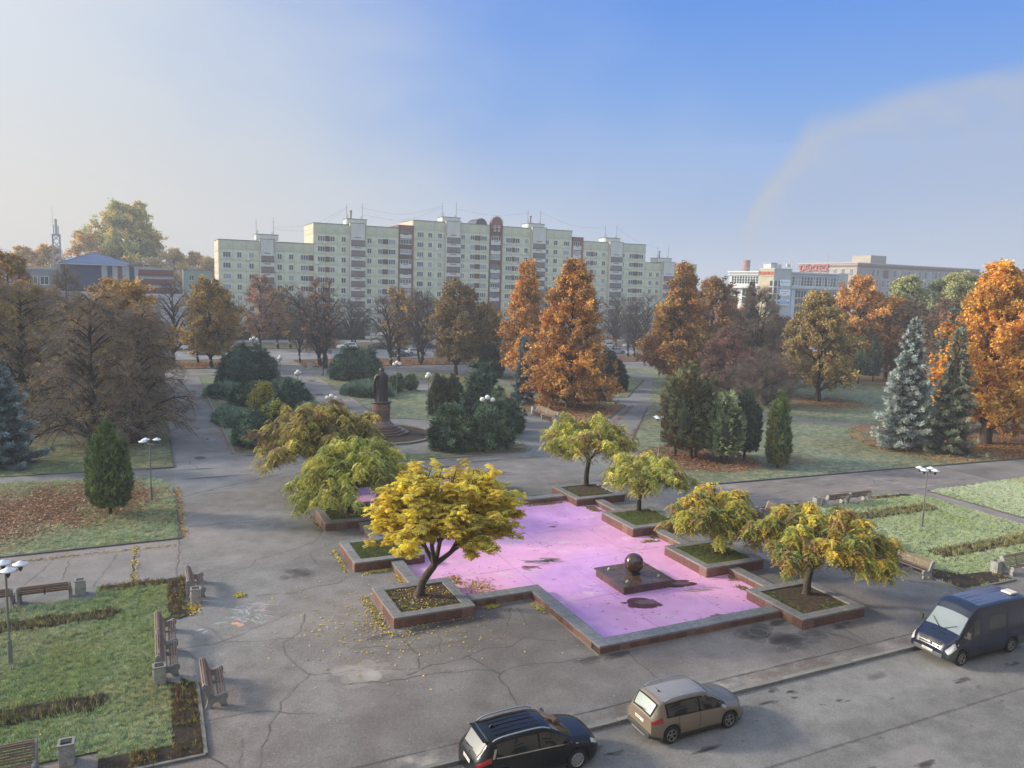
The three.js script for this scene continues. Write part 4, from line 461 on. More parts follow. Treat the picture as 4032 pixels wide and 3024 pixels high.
// -- the row along the far verge: some bare, some still in leaf, all with whitewashed feet
const row = (u, v, label, o, turn = 0) => makeTree(o.leaf ? 'autumn_tree' : 'bare_tree', label, 'tree', [u, v], turn, rng(200 + Math.round(u * 3 + v)), { base: 3.4, limbs: 36, subs: 6, trunk: 0.24, leaf: 0, color: OCHRE, twig: 3, white: 1.5, gap: 0.2, barkM: BARKDARK, rise: 1.0, thick: 1.7, leafSize: 1.05, twigColor: [0.11, 0.09, 0.08], ...o });
row(9.1, 137.6, 'golden tree with a whitewashed foot on the verge left of the dark pine mound', { h: 14.6, prof: OVAL(4.2), leaf: 8, twig: 2, limbs: 44, color: pick([0.46, 0.27, 0.05], [0.40, 0.24, 0.05], [0.30, 0.22, 0.06], [0.5, 0.33, 0.06]) });
row(11.6, 144.6, 'thin crooked tree right behind the golden verge tree', { h: 11, prof: OVAL(2.4), leaf: 4, limbs: 22, trunk: 0.14, white: 0 });
row(3.5, 144.7, 'bare dark tree on the verge at the mouth of the left path', { h: 14, prof: OVAL(3.3) });
row(7.5, 146.2, 'slim bare pole-like tree between bare and golden verge trees', { h: 9.5, prof: OVAL(1.8), limbs: 18, trunk: 0.15, white: 0 });
row(21.2, 171, 'reddish thinning tree before the left end of the apartment block', { h: 15.4, prof: OVAL(3.8), leaf: 3, twig: 4, color: PINKY, leafSize: 0.85 });
row(25, 173, 'second reddish thinning tree beside the flat block stair tower', { h: 12.5, prof: OVAL(3.2), leaf: 3, twig: 4, color: OCHRE, leafSize: 0.85 });
row(24.6, 143.1, 'thin bare tree on the verge right of the central path mouth', { h: 12.5, prof: OVAL(2.6), limbs: 24, trunk: 0.16 });
row(27.15, 137.9, 'bare tree leaning steeply left beside the path mouth', { h: 14.2, prof: OVAL(3.2), lean: -0.42, limbs: 30, trunk: 0.2 });
row(27.75, 138.2, 'bare forked tree right next to the leaning one', { h: 15.2, prof: OVAL(3.8), leaf: 1, twig: 4, fork: 2, color: PINKY, leafSize: 0.8 });
row(27.9, 174, 'bare tree with a white foot on the far roadside', { h: 11.5, prof: OVAL(3), limbs: 26 });
row(35.4, 175, 'bare tree in the middle of the far roadside row', { h: 11.8, prof: OVAL(3.2) });
row(31.5, 180, 'thin bare tree deeper on the far roadside', { h: 10.5, prof: OVAL(2.6), limbs: 24 });
row(43, 178, 'wide low bare tree beside the street lamp', { h: 10.5, prof: OVAL(4.4), fork: 3, twig: 4 });
row(40.1, 137.3, 'bare tree leaning left with a white foot right of the pine mound', { h: 12.6, prof: OVAL(3), lean: -0.14, limbs: 30 });
row(43.3, 143, 'slim bare tree behind the statue head', { h: 14.2, prof: OVAL(3), leaf: 1, lean: -0.05 });
row(45.9, 137.4, 'bare twin-stemmed tree with a white foot right of the statue', { h: 13.6, prof: OVAL(3.4), fork: 2 });
row(48.2, 143.5, 'slim bare tree with white foot behind the twin-stemmed one', { h: 13.2, prof: OVAL(2.6), limbs: 28 });
row(46.7, 121.1, 'brown olive tree with dark bole on the lawn left of the orange pair', { h: 15.4, prof: OVAL(4.7), leaf: 7, twig: 4, limbs: 50, white: 0, color: pick([0.28, 0.18, 0.05], [0.22, 0.16, 0.05], [0.36, 0.22, 0.05]) });
row(52.5, 123, 'darker leafy tree right beside the brown olive tree', { h: 11.5, prof: OVAL(3.2), leaf: 5, twig: 4, white: 0, color: OLIVE });
row(60, 176, 'bare tree far behind the orange pair', { h: 12, prof: OVAL(3.4) }); row(56, 172, 'bare brown tree over the parked cars right of the statue', { h: 12.5, prof: OVAL(3.4) });
row(97.8, 146, 'dark bare pole-like tree before the road right of the biggest orange tree', { h: 12, prof: OVAL(2.6), limbs: 24 });
row(98.6, 144.6, 'slim tree with a white foot at the road right of the biggest orange tree', { h: 13.2, prof: OVAL(3.6), limbs: 34 });
row(100.8, 172, 'bare grey tree over the far road right of the biggest orange tree', { h: 15, prof: OVAL(4.6), limbs: 44, twig: 4 }); row(93, 176, 'dense grey twiggy tree over the far road', { h: 14.6, prof: OVAL(4.4), limbs: 44, twig: 4 }); row(110, 170, 'grey bare tree left of the copper tree', { h: 13.5, prof: OVAL(4.6), limbs: 40, twig: 4 });
row(64, 146.5, 'bare tree glimpsed behind the orange pair', { h: 11, prof: OVAL(3.2) }); row(118, 168, 'grey bare tree deep behind the copper tree', { h: 14, prof: OVAL(4.4), twig: 4 }); row(132, 160, 'dark bare tree in front of the glazed office tower', { h: 12.6, prof: SPIRE(3), twig: 4 }); row(143, 150, 'thin bare spire in front of the office wing', { h: 13, prof: SPIRE(3.4), twig: 4 });
row(150, 138, 'olive crown covering the foot of the glazed office', { h: 10.5, prof: OVAL(5), leaf: 7, twig: 3, white: 0, color: OLIVE }); row(163, 135, 'brown crown right of the office foot', { h: 10, prof: OVAL(5.4), leaf: 6, twig: 4, white: 0, color: BROWNY });
row(128, 146, 'rusty crown left of the glazed office tower', { h: 11.5, prof: OVAL(4.4), leaf: 7, twig: 3, white: 0, color: RUST }); row(170, 118, 'greyish green crown deep behind the spruces', { h: 14.5, prof: OVAL(6), leaf: 7, twig: 3, white: 0, color: pick([0.14, 0.16, 0.09], [0.17, 0.18, 0.09]) });
row(176, 100, 'grey brown thicket crown far behind the amber tree', { h: 16.5, prof: OVAL(7), leaf: 6, twig: 4, white: 0, color: OLIVE }); row(130, 56, 'orange crown glimpsed between amber trees', { h: 15.5, prof: OVAL(5), leaf: 8, twig: 2, white: 0, color: AMBER }); row(150, 76, 'ochre crown behind the amber tree', { h: 17.5, prof: OVAL(6), leaf: 7, twig: 3, white: 0, color: OCHRE });
// -- misty trees beyond the left houses
makeTree('poplar_tree', 'huge poplar rising in the mist behind the blue hall', 'tree', [-7.5, 342], 0, rng(301), { h: 41, base: 8, prof: (t) => 13 * Math.pow(Math.sin(Math.PI * clamp(0.16 + 0.78 * t)), 0.6), limbs: 70, subs: 7, trunk: 0.8, leaf: 9, color: pick([0.50, 0.48, 0.12], [0.40, 0.42, 0.14], [0.66, 0.5, 0.12], [0.58, 0.52, 0.16]), leafSize: 2.3, gap: 0.2 });
[[-21, 325, 29.5, 7.6, 'ochre birch in the mist left of the huge poplar'], [-32, 320, 24, 7, 'ochre misty crown above the lattice mast foot'], [-40, 322, 23, 7, 'misty ochre crown at far left'], [9, 330, 25, 6, 'misty pale birch right of the huge poplar'], [17, 338, 24, 5, 'misty birch by the left end of the flats'], [22, 330, 22, 4.6, 'orange misty crown touching the left end of the flats'], [2, 326, 21, 6, 'low misty crown under the huge poplar']].forEach(([u, v, h, r, l], i) => makeTree('birch_tree', l, 'tree', [u, v], 0, rng(310 + i), { h, base: 4, prof: OVAL(r), limbs: 36, subs: 6, trunk: 0.35, leaf: 6, color: pick([0.72, 0.46, 0.14], [0.62, 0.44, 0.16], [0.54, 0.43, 0.18]), leafSize: 1.9, gap: 0.2, droop: 0.5 }));
// -- spruces
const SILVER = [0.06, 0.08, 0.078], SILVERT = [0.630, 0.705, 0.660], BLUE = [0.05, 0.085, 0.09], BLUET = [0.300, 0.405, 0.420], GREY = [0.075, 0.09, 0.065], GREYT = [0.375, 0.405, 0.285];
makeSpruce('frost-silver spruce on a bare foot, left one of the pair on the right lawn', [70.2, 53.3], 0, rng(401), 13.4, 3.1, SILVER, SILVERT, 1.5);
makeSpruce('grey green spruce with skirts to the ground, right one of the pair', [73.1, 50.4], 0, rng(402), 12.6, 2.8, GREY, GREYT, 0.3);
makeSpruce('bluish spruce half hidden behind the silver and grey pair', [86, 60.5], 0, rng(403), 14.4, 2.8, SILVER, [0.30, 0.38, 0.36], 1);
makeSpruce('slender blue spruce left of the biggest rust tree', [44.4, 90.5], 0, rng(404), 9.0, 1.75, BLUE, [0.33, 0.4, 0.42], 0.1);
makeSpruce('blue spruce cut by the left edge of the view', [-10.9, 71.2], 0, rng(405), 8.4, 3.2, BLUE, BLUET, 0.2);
makeSpruce('small dark spruce top behind the olive tree and copper tree', [100, 110], 0, rng(406), 17.6, 3.2, [0.03, 0.04, 0.035], [0.07, 0.085, 0.07], 1);
// -- evergreens: pines, junipers, thujas
const PINE1 = [0.037, 0.068, 0.044], PINE2 = [0.17, 0.25, 0.14], PINE3 = [0.187, 0.264, 0.145], JUN1 = [0.085, 0.145, 0.102], JUN2 = [0.255, 0.365, 0.255], TH1 = [0.076, 0.128, 0.043], TH2 = [0.221, 0.289, 0.093], OLT1 = [0.093, 0.102, 0.051], OLT2 = [0.289, 0.281, 0.145];
const mound = (R, r, h, n) => Array.from({ length: n * 2 }, (_, i) => { const a = i * 2.39996 + R(), q = i ? 0.35 + 0.33 * ((i * 0.618) % 1) : 0, hh = h * (i ? (1 - 0.75 * q * q) * (0.72 + 0.3 * R()) : 1), w = r * (i ? 0.30 + 0.1 * R() : 0.5); return [Math.cos(a) * r * q, hh * 0.46, Math.sin(a) * r * q, w, hh * 0.54, w]; });
const pine = (label, at, seed, r, h, c1 = PINE1, c2 = PINE2, o = {}, n = 6) => { const R = rng(seed); r *= 0.86; h *= 0.86; return makeShrub('mountain_pine', label, 'pine shrub', at, 0, R, o.lobes || mound(R, r, h, n), o.dens || 7, TUFT, c1, c2, { out: 0.8, up: 0.55, size: 1.75, ragged: 0.5, tip: 0.42, vary: 0.8, ...o }); };
pine('large dark pine mound on the left bed by the far verge', [12.7, 115.4], 501, 4.6, 5.7, PINE1, [0.13, 0.2, 0.14], { dens: 4.5, size: 2.6, vary: 0.8 }, 11);
pine('large dark pine mound right of the central path, behind the small green cone', [29.4, 119.6], 502, 4.5, 4.8, PINE1, [0.13, 0.2, 0.13], { dens: 4.5, size: 2.6, vary: 0.8 }, 11);
pine('round dark pine dome at the near corner of the left bed', [8.6, 73.6], 503, 2.2, 3.4);
pine('dark pine dome pressed behind the corner dome', [11.0, 76.2], 504, 2.4, 3.1);
pine('blue green pine in the left bed beside the central path', [15.2, 92.3], 505, 2.4, 3.4, PINE1, [0.10, 0.16, 0.12]);
pine('dark pine in the middle of the left bed behind the yellow bush', [10.7, 98], 506, 2.6, 2.6);
pine('small pine with upright candles before the monument flower bed', [15.6, 67.4], 507, 1.1, 2.7, PINE2, PINE3, { size: 1.2 }, 4);
pine('dark pine with candles behind the brownish planter tree', [17.6, 66], 508, 1.5, 1.9, PINE1, PINE2, {}, 4);
pine('mountain pine dome left of the three-globe lamp before the square', [25.5, 66.8], 509, 2.4, 4.5, PINE1, PINE3); pine('mountain pine dome around the three-globe lamp before the square', [29.0, 66.2], 510, 2.3, 4.2, PINE1, PINE3);
pine('mountain pine dome at the right end of the lamp group', [34.2, 72.8], 511, 1.6, 4.4, PINE1, PINE2, {}, 5); pine('mountain pine behind the lamp group on the right', [32.0, 71.2], 512, 1.8, 4.6, PINE1, PINE3, {}, 5);
pine('tall bluish pine standing over the lamp group', [33.6, 79], 513, 2.5, 7.2, PINE1, [0.17, 0.25, 0.17], { lobes: [[0, 2.8, 0, 1.3, 3.3, 1.3], [-1.2, 2.0, 0.4, 0.9, 2.2, 0.9], [1.2, 1.9, 0.3, 1.0, 2.1, 0.9], [0.1, 1.6, 1.1, 1.0, 1.9, 0.9], [0.6, 4.2, -0.2, 0.6, 1.7, 0.6]] });
pine('very dark pine mound right of the biggest rust tree', [63.9, 98.4], 514, 2.2, 5.4, [0.012, 0.022, 0.016], [0.03, 0.048, 0.034], { dens: 10, size: 1.4 }); pine('dark pine behind the very dark mound', [72.6, 114], 515, 2.2, 5.2, PINE1, [0.04, 0.065, 0.045], { dens: 10, size: 1.4 }); pine('dark green conifer between the orange pair and brown olive tree', [51.5, 117.5], 516, 2.4, 5.6, PINE1, [0.035, 0.055, 0.04], { dens: 10, size: 1.4 });
pine('small dark conifer on a stem under the biggest rust tree', [55.8, 89.9], 517, 1.1, 2.9, PINE1, [0.05, 0.075, 0.05], { lobes: [[0, 1.7, 0, 0.9, 1.2, 0.9], [0.4, 1.2, 0.2, 0.7, 0.7, 0.7]], trunk: stem(0, 0, 1, 0.09) });
const jun = (label, at, seed, a, b, h, c2 = JUN2) => { const R = rng(seed); return makeShrub('creeping_juniper', label, 'juniper', at, 0, R, Array.from({ length: 6 }, (_, i) => { const t = i / 6 * 6.283; return [Math.cos(t) * a * 0.5 * (i % 2 ? 1 : 0.6), h * 0.3, Math.sin(t) * b * 0.5, a * 0.55, h * (0.5 + 0.25 * R()), b * 0.55]; }), 20, LONGTUFT, JUN1, c2, { out: 1.0, up: 0.28, size: 0.9, ragged: 0.25, tip: 0.5 }); };
jun('frosted creeping juniper carpet right of the central path', [26.9, 103], 521, 3.2, 4.2, 1.25, [0.21, 0.29, 0.21]); jun('creeping juniper at the left bed edge below the large mound', [8.6, 105], 522, 2.2, 2.6, 1.3); jun('creeping juniper on the left bed kerb', [7.4, 86.5], 523, 1.2, 4, 0.9); jun('creeping juniper beside the central path under the globe lamp', [16.9, 108.5], 524, 1.8, 4, 1.2); jun('creeping juniper at the path edge behind the brownish tree', [16.4, 87.5], 525, 1.7, 3, 1.0);
makeShrub('yellow_bush', 'small yellow leaved bush among the dark pines of the left bed', 'bush', [11.9, 94.6], 0, rng(530), [[0, 1.5, 0, 0.9, 1.5, 0.9], [-0.9, 1, 0.3, 0.7, 0.9, 0.7], [0.4, 2.2, 0.2, 0.6, 0.9, 0.6]], 9, FINECLUMP, [0.32, 0.30, 0.05], [0.42, 0.36, 0.06], { inner: M(0.08, 0.08, 0.03, 1), ragged: 0.35 });
makeShrub('yellow_bush', 'yellowing sapling on the near slope of the left pines', 'bush', [10.6, 74.9], 0, rng(531), [[0.2, 3.3, 0, 0.45, 0.6, 0.45], [-0.9, 3.0, 0.4, 0.4, 0.4, 0.4], [0.8, 2.9, 0.5, 0.4, 0.6, 0.4]], 8, FINECLUMP, [0.26, 0.28, 0.05], [0.36, 0.34, 0.06], { inner: M(0.06, 0.07, 0.03, 1), ragged: 0.35, lo: 1.2, trunk: stem(0, 0, 3, 0.05) });
const clip = (label, at, seed, lobes, c1 = [0.055, 0.09, 0.04], c2 = [0.14, 0.2, 0.08]) => makeShrub('clipped_shrub', label, 'evergreen shrub', at, 0, rng(seed), lobes, 24, FAN, c1, c2, { out: 0.5, up: 0.7, size: 0.7, ragged: 0.1 });
clip('small pointed green cone at the foot of the right dark mound', [30.8, 115.8], 541, [[0, 1.1, 0, 0.62, 1.15, 0.62], [0, 1.9, 0, 0.36, 0.8, 0.36]], TH1, TH2); clip('low pointed shrub hidden left of the statue', [30.2, 111.2], 542, [[0, 0.5, 0, 0.6, 0.8, 0.6]]); clip('shaggy rounded shrub right behind the statue', [31.3, 104.2], 543, [[0, 1, 0, 1.05, 1.2, 1], [-0.3, 0.6, 0.8, 0.8, 0.7, 0.6], [0.2, 1.8, -0.1, 0.55, 0.7, 0.55]]); clip('shaggy rounded shrub with a pointed top right of the statue', [33.6, 105], 544, [[0, 0.9, 0, 0.95, 1.1, 0.95], [0.1, 1.6, 0, 0.5, 0.7, 0.5]]);
const yew = (label, at, seed, w, h) => { const R = rng(seed), l = []; for (let i = 0; i < 9; i++) { const a = i * 2.4, q = i ? w * 0.32 : 0, hh = h * (i ? 0.5 + 0.42 * R() : 1); l.push([Math.cos(a) * q, hh * 0.48, Math.sin(a) * q, w * 0.24, hh * 0.52, w * 0.24]); } return makeShrub('yew_shrub', label, 'yew', at, 0, R, l, 20, LONGTUFT, [0.05, 0.07, 0.035], [0.16, 0.185, 0.08], { out: 0.4, up: 0.9, size: 0.8, ragged: 0.25 }); };
yew('spiky upright yew right beside the tall globe lamp', [30.2, 83.2], 551, 2.4, 4.6); yew('spiky upright yew between the first yew and the bluish pine', [33.2, 86.5], 552, 2.2, 4.2);
// upright thujas: many flame-shaped columns
const thuja = (label, at, seed, w, h, n, c1, c2, o = {}) => { w *= 0.84; const R = rng(seed), l = [], y0 = o.y0 || 0.1; for (let i = 0; i < n; i++) { const a = i * 2.39996 + R() * 0.5, q = i ? w * 0.5 * (0.42 + 0.3 * R()) : 0, hh = (h - 0.3 - y0) * (i ? 0.45 + 0.4 * R() : 1), z = y0 + hh * 0.5; l.push([Math.cos(a) * q, z, Math.sin(a) * q, w * (o.fat || 0.27), hh * 0.53, w * (o.fat || 0.27)]); } return makeShrub('thuja_tree', label, 'thuja', at, 0, R, l, o.dens || 26, FAN, c1, c2, { out: 0.35, up: 1, size: o.size || 0.62, ragged: 0.14, tip: 0.4, lo: y0, ...o, trunk: o.trunk || stem(0, 0, h * 0.3, 0.12) }); };
thuja('green pointed cypress standing alone on the left leaf covered lawn', [-2.66, 54.6], 561, 2.75, 6.25, 13, TH1, TH2, { y0: 0.55, lobes: 1 });
const legs = (...p) => p.map(([x, z, h, r]) => bar(V3(x, 0, z), V3(x * 1.1, h, z * 1.1), r, r * 0.75, 7));
thuja('big olive conifer on several bare trunks beside the right path lamp', [45.2, 56.8], 562, 5.3, 9.0, 20, OLT1, OLT2, { y0: 1.0, size: 1.0, dens: 14, fat: 0.2, ragged: 0.25, brown: 0.35, brownC: [0.17, 0.11, 0.045], trunk: legs([-0.9, -0.6, 3, 0.14], [0.1, 0.5, 3, 0.15], [0.9, 0.1, 3, 0.13]), out: 0.7, up: 0.6 });
thuja('light green knobbly conifer on forked stems, middle of the right group', [46.9, 53.8], 563, 3.3, 6.7, 14, [0.13, 0.17, 0.08], [0.46, 0.53, 0.27], { y0: 1.0, size: 0.85, dens: 14, fat: 0.24, ragged: 0.25, out: 0.8, up: 0.5, trunk: legs([-0.4, 0, 2.4, 0.1], [0.25, 0.2, 2.4, 0.1], [0.1, -0.3, 2.4, 0.09]) });
thuja('dark bluish green conifer behind the light knobbly one', [49.5, 53.9], 564, 2.6, 7.0, 10, [0.05, 0.08, 0.055], [0.14, 0.19, 0.125], { y0: 0.9, fat: 0.3, trunk: legs([0, 0, 2.2, 0.12]) });
thuja('narrow green column thuja at the right end of the conifer group', [50.5, 50.7], 565, 2.1, 7.1, 9, TH1, [0.19, 0.24, 0.07], { y0: 0.3, fat: 0.32, brown: 0.2, brownC: [0.19, 0.13, 0.04] });
thuja('rounded pale thuja on a short bole far on the right lawn', [112.9, 95.9], 566, 3.9, 6.2, 8, [0.09, 0.12, 0.07], [0.28, 0.31, 0.18], { y0: 1.5, size: 0.9, dens: 12, trunk: stem(0, 0, 2.2, 0.16) }); thuja('dark drooping thuja behind the rounded pale one, left', [113.8, 100.5], 567, 2.8, 8.2, 7, [0.05, 0.08, 0.055], [0.12, 0.17, 0.12], { y0: 1, size: 0.9, dens: 12 }); thuja('dark drooping thuja behind the rounded pale one, right', [118.5, 97.5], 568, 2.6, 8.6, 6, [0.05, 0.08, 0.055], [0.13, 0.18, 0.12], { y0: 1, size: 0.9, dens: 12 });
// clipped dark hedge before the flats
{ const R = rng(571), l = []; for (let i = 0; i < 16; i++) l.push([i * 1.25 - 10, 1.3, 0, 1.1, 1.5 + 0.3 * R(), 1]); makeShrub('hedge', 'dark clipped hedge across the foot of the apartment block', 'hedge', [37, 226], 0, R, l, 6, CLUMP[0], [0.02, 0.035, 0.02], [0.04, 0.06, 0.03]); const q = rng(572), m = []; for (let i = 0; i < 22; i++) m.push([i * 1.6 - 17, 1.0, 0, 1.2, 1.3 + 0.5 * q(), 1]); makeShrub('hedge', 'dark shrub line behind the far verge left of the leaning tree', 'hedge', [33, 199.5], 0, q, m, 5, CLUMP[1], [0.025, 0.04, 0.025], [0.05, 0.065, 0.035]); }

// ================= GRASS BLADES, FLOWER STUBBLE AND FALLEN LEAVES =================
const BLADE = (() => { const R = rng(3), l = []; for (let i = 0; i < 9; i++) { const a = R() * 6.3; l.push([V3((R() - 0.5) * 0.16, 0, (R() - 0.5) * 0.16), V3(Math.cos(a) * 0.75, 0.7 + R() * 0.5, Math.sin(a) * 0.75), rv(R), 0.07 + 0.07 * R(), 0.012, 0.75 + 0.5 * R()]); } return leafGeo(l); })();
{ const R = rng(601), l = [], bad = [...flowerBeds, ...borders];
  for (const [poly, frost, spots] of lawnPolys.slice(0, 4)) { const tint = lawnTint(frost, spots), us = poly.map((p) => p[0]), vs = poly.map((p) => p[1]), u0 = Math.max(-13, Math.min(...us)), u1 = Math.max(...us), v0 = Math.min(...vs), v1 = Math.min(66, Math.max(...vs)), n = (u1 - u0) * (v1 - v0) * (v0 > 45 ? 26 : 70);
    for (let i = 0; i < n; i++) { const u = mix(u0, u1, R()), v = mix(v0, v1, R()); if (!inside(poly, u, v) || bad.some((b) => inside(b, u, v))) continue; const c = tint(u, v); l.push([place(u, 0.05, -v, 0, R() * 6.3, 0, 0.6 + R() * 0.8), jig(R, [c[0] * 1.25, c[1] * 1.22, c[2] * 1.2], 0.5)]); } }
  tag(scatter('grass', BLADE, NEEDLE, l, scene), 'short frosty grass blades on the lawns nearest the square', 'grass'); }
{ const R = rng(602), l = [], g = (() => { const q = rng(8), s = []; for (let i = 0; i < 7; i++) { const a = q() * 6.3; s.push([V3((q() - 0.5) * 0.2, 0, (q() - 0.5) * 0.2), V3(Math.cos(a) * 0.6, 0.6 + q(), Math.sin(a) * 0.6), rv(q), 0.14 + 0.2 * q(), 0.03, 0.7 + 0.6 * q()]); } return leafGeo(s); })();
  for (const p of flowerBeds) { const us = p.map((q) => q[0]), vs = p.map((q) => q[1]); for (let i = 0; i < 520; i++) { const u = mix(Math.min(...us), Math.max(...us), R()), v = mix(Math.min(...vs), Math.max(...vs), R()); if (inside(p, u, v)) l.push([place(u, 0.08, -v, 0, R() * 6, 0, 0.5 + R() * 0.7), jig(R, R() < 0.55 ? [0.27, 0.28, 0.12] : R() < 0.5 ? [0.38, 0.33, 0.16] : [0.14, 0.12, 0.07], 0.5)]); } }
  for (const p of borders) { const us = p.map((q) => q[0]), vs = p.map((q) => q[1]); for (let i = 0; i < 240; i++) { const u = mix(Math.min(...us), Math.max(...us), R()), v = mix(Math.min(...vs), Math.max(...vs), R()); if (inside(p, u, v) && vnoise(u * 1.6, v * 1.2 + 7) > 0.42) l.push([place(u, 0.08, -v, 0, R() * 6, 0, 0.3 + R() * 0.45), jig(R, R() < 0.3 ? [0.42, 0.34, 0.07] : R() < 0.4 ? [0.24, 0.14, 0.07] : [0.16, 0.16, 0.07], 0.5)]); } }
  tag(scatter('flower_stubble', g, NEEDLE, l, scene), 'withered flower stalks standing in the soil beds', 'withered plants'); }
const FALLEN = leafGeo([[V3(-0.06, 0.012, 0), V3(1, 0.12, 0), V3(0, 1, 0.05), 0.13, 0.085, 1]]);
{ const R = rng(603), l = [], G = () => (R() + R() + R() - 1.5) / 1.5;
  const drop = (u, v, y, c, s = 1) => l.push([place(u, y + R() * 0.02, -v, (R() - 0.5) * 0.8, R() * 6.3, (R() - 0.5) * 0.8, s * (0.7 + 0.6 * R())), jig(R, c, 0.4)]), Y = [0.60, 0.45, 0.06], YG = [0.38, 0.36, 0.08], B = [0.24, 0.15, 0.07], O = [0.46, 0.22, 0.06], P = [0.52, 0.40, 0.26];
  const pile = (u, v, ru, rv2, n, cs, y = 0) => { for (let i = 0; i < n; i++) drop(u + G() * ru, v + G() * rv2, y + 0.012, cs[Math.floor(R() * cs.length)]); };
  for (let i = 0; i < 900; i++) { const a = R() * 6.3, r = Math.abs(G()) * 9; const u = 10 + Math.cos(a) * r, v = 33 + Math.sin(a) * r * 0.9; if (u < 1.5 && v > 25 && v < 30 || v < 23) continue; drop(u, v, 0.006, R() < 0.7 ? Y : P, 0.85); }
  for (let i = 0; i < 420; i++) { const u = -8 + R() * 50, v = 23 + R() * 30; drop(u, v, 0.006, R() < 0.4 ? Y : R() < 0.5 ? P : B, 0.6); }
  for (let v = 32; v < 36; v += 0.02) drop(9.35 - Math.abs(G()) * 0.6, v, 0.012, R() < 0.75 ? [0.5, 0.42, 0.09] : B); for (let v = 39.4; v < 43; v += 0.03) drop(9.3 - Math.abs(G()) * 0.4, v, 0.012, R() < 0.6 ? Y : YG); for (let v = 46.6; v < 50; v += 0.035) drop(9.3 - Math.abs(G()) * 0.35, v, 0.012, R() < 0.5 ? YG : B); for (let v = 54.8; v < 58; v += 0.03) drop(9.2 - Math.abs(G()) * 0.5, v, 0.012, B);
  pile(10.7, 38.9, 1.2, 0.25, 150, [Y, YG]); pile(11.6, 37.6, 0.3, 1.1, 170, [Y, YG, Y]); pile(14.7, 32.55, 0.7, 0.25, 130, [YG, YG, Y]); pile(16.7, 31.6, 0.2, 0.9, 90, [Y, YG]); pile(15, 35, 1.3, 1.6, 260, [O, P, Y]); pile(14.2, 36.3, 0.5, 1.1, 130, [YG, O]); pile(3.65, 38.25, 0.4, 0.4, 110, [Y, YG]); pile(1.4, 37.4, 0.6, 1.0, 220, [Y, YG, O]);
  for (const [u, v, a, b, n] of [[25.4, 47.4, 1.8, 0.35, 330], [28, 45.2, 0.6, 1.0, 260], [27.8, 38, 0.8, 0.4, 130], [28.6, 31.2, 0.7, 0.5, 120], [28, 29.9, 0.4, 0.6, 70], [28.4, 38.6, 0.3, 0.7, 70], [23.8, 50.5, 0.5, 2.6, 200]]) pile(u, v, a, b, n, [B, B, [0.18, 0.13, 0.05], YG]);
  for (let i = 0; i < 260; i++) drop(14 + R() * 13, 27 + R() * 19, 0.012, R() < 0.5 ? [0.42, 0.2, 0.14] : B, 0.6);
  for (let i = 0; i < 300; i++) { const a = R() * 6.3, r = Math.sqrt(R()) * 1.5; drop(11.5 + Math.cos(a) * r, 33.8 + Math.sin(a) * r, 0.45, R() < 0.7 ? Y : P, 0.8); }
  const litter = (poly, u, v, r, n, cs, s = 1) => { for (let i = 0; i < n; i++) { const a = R() * 6.3, q = Math.sqrt(R()) * r, x = u + Math.cos(a) * q, y = v + Math.sin(a) * q; if (inside(poly, x, y)) drop(x, y, 0.06, cs[Math.floor(R() * cs.length)], s * 1.15); } };
  litter(LB, -6.5, 57.5, 6.2, 5200, [[0.34, 0.17, 0.09], [0.42, 0.25, 0.15], [0.26, 0.12, 0.07], [0.5, 0.36, 0.26]], 1.1); litter(LB, -12, 53, 6, 3000, [[0.34, 0.17, 0.09], [0.42, 0.25, 0.15], [0.5, 0.36, 0.26]], 1.1); litter(LB, -0.8, 58.5, 2.2, 500, [[0.34, 0.17, 0.09], [0.42, 0.25, 0.15]], 1.1); litter(LB, -2, 53, 8, 700, [P, Y, B]);
  litter(LO, 48, 82, 10, 7500, [[0.40, 0.2, 0.08], [0.33, 0.16, 0.07], [0.45, 0.27, 0.13]], 1.5); litter(LO, 43.5, 76.5, 3.5, 700, [[0.46, 0.3, 0.2], [0.4, 0.2, 0.1]], 1.3); litter(LR, 46, 56, 5.5, 3600, [[0.32, 0.13, 0.06], [0.24, 0.1, 0.05], [0.4, 0.2, 0.1]], 1.3); litter(LR, 80, 52, 13, 7000, [[0.44, 0.2, 0.05], [0.36, 0.15, 0.045], [0.3, 0.17, 0.07]], 1.6); litter(LR, 88, 80, 6, 1600, [[0.36, 0.19, 0.06], [0.28, 0.16, 0.06]], 1.5);
  for (let i = 0; i < 1500; i++) { const t = R(), s = R() < 0.5; drop(mix(44.5, 59, t) + (s ? -0.9 : 1.2) + G() * 0.45, mix(70, 85.5, t) + (s ? -0.6 : -2.9) + G() * 0.5, 0.014, [0.38, 0.2, 0.12], 1.2); }
  for (let i = 0; i < 700; i++) drop(1.35 + Math.abs(G()) * 0.5, 48.2 + R() * 12, 0.012, R() < 0.4 ? Y : [0.36, 0.22, 0.1], 0.9); for (let i = 0; i < 500; i++) drop(mix(-12, 1, R()), 47.1 - Math.abs(G()) * 0.5, 0.012, R() < 0.4 ? Y : B, 0.8); for (let i = 0; i < 400; i++) drop(6.2 - Math.abs(G()) * 0.25, 70 + R() * 40, 0.012, [0.4, 0.24, 0.1], 1.1);
  for (let i = 0; i < 160; i++) drop(-1.1 + (R() - 0.5) * 0.35, 41.8 + R() * 5.8, 0.012, Y, 0.9);
  litter(LA, -4, 33, 9, 380, [Y, YG, P], 0.7); litter(L3, 47, 33, 9, 160, [P, YG], 0.6);
  for (let i = 0; i < 9000; i++) { const u = -30 + R() * 120; if (u > 17.5 && u < 24.3) continue; drop(u, 137.4 + Math.pow(R(), 1.3) * 10, 0.06, [[0.5, 0.22, 0.06], [0.42, 0.17, 0.05], [0.54, 0.3, 0.1]][i % 3], 2.2); }
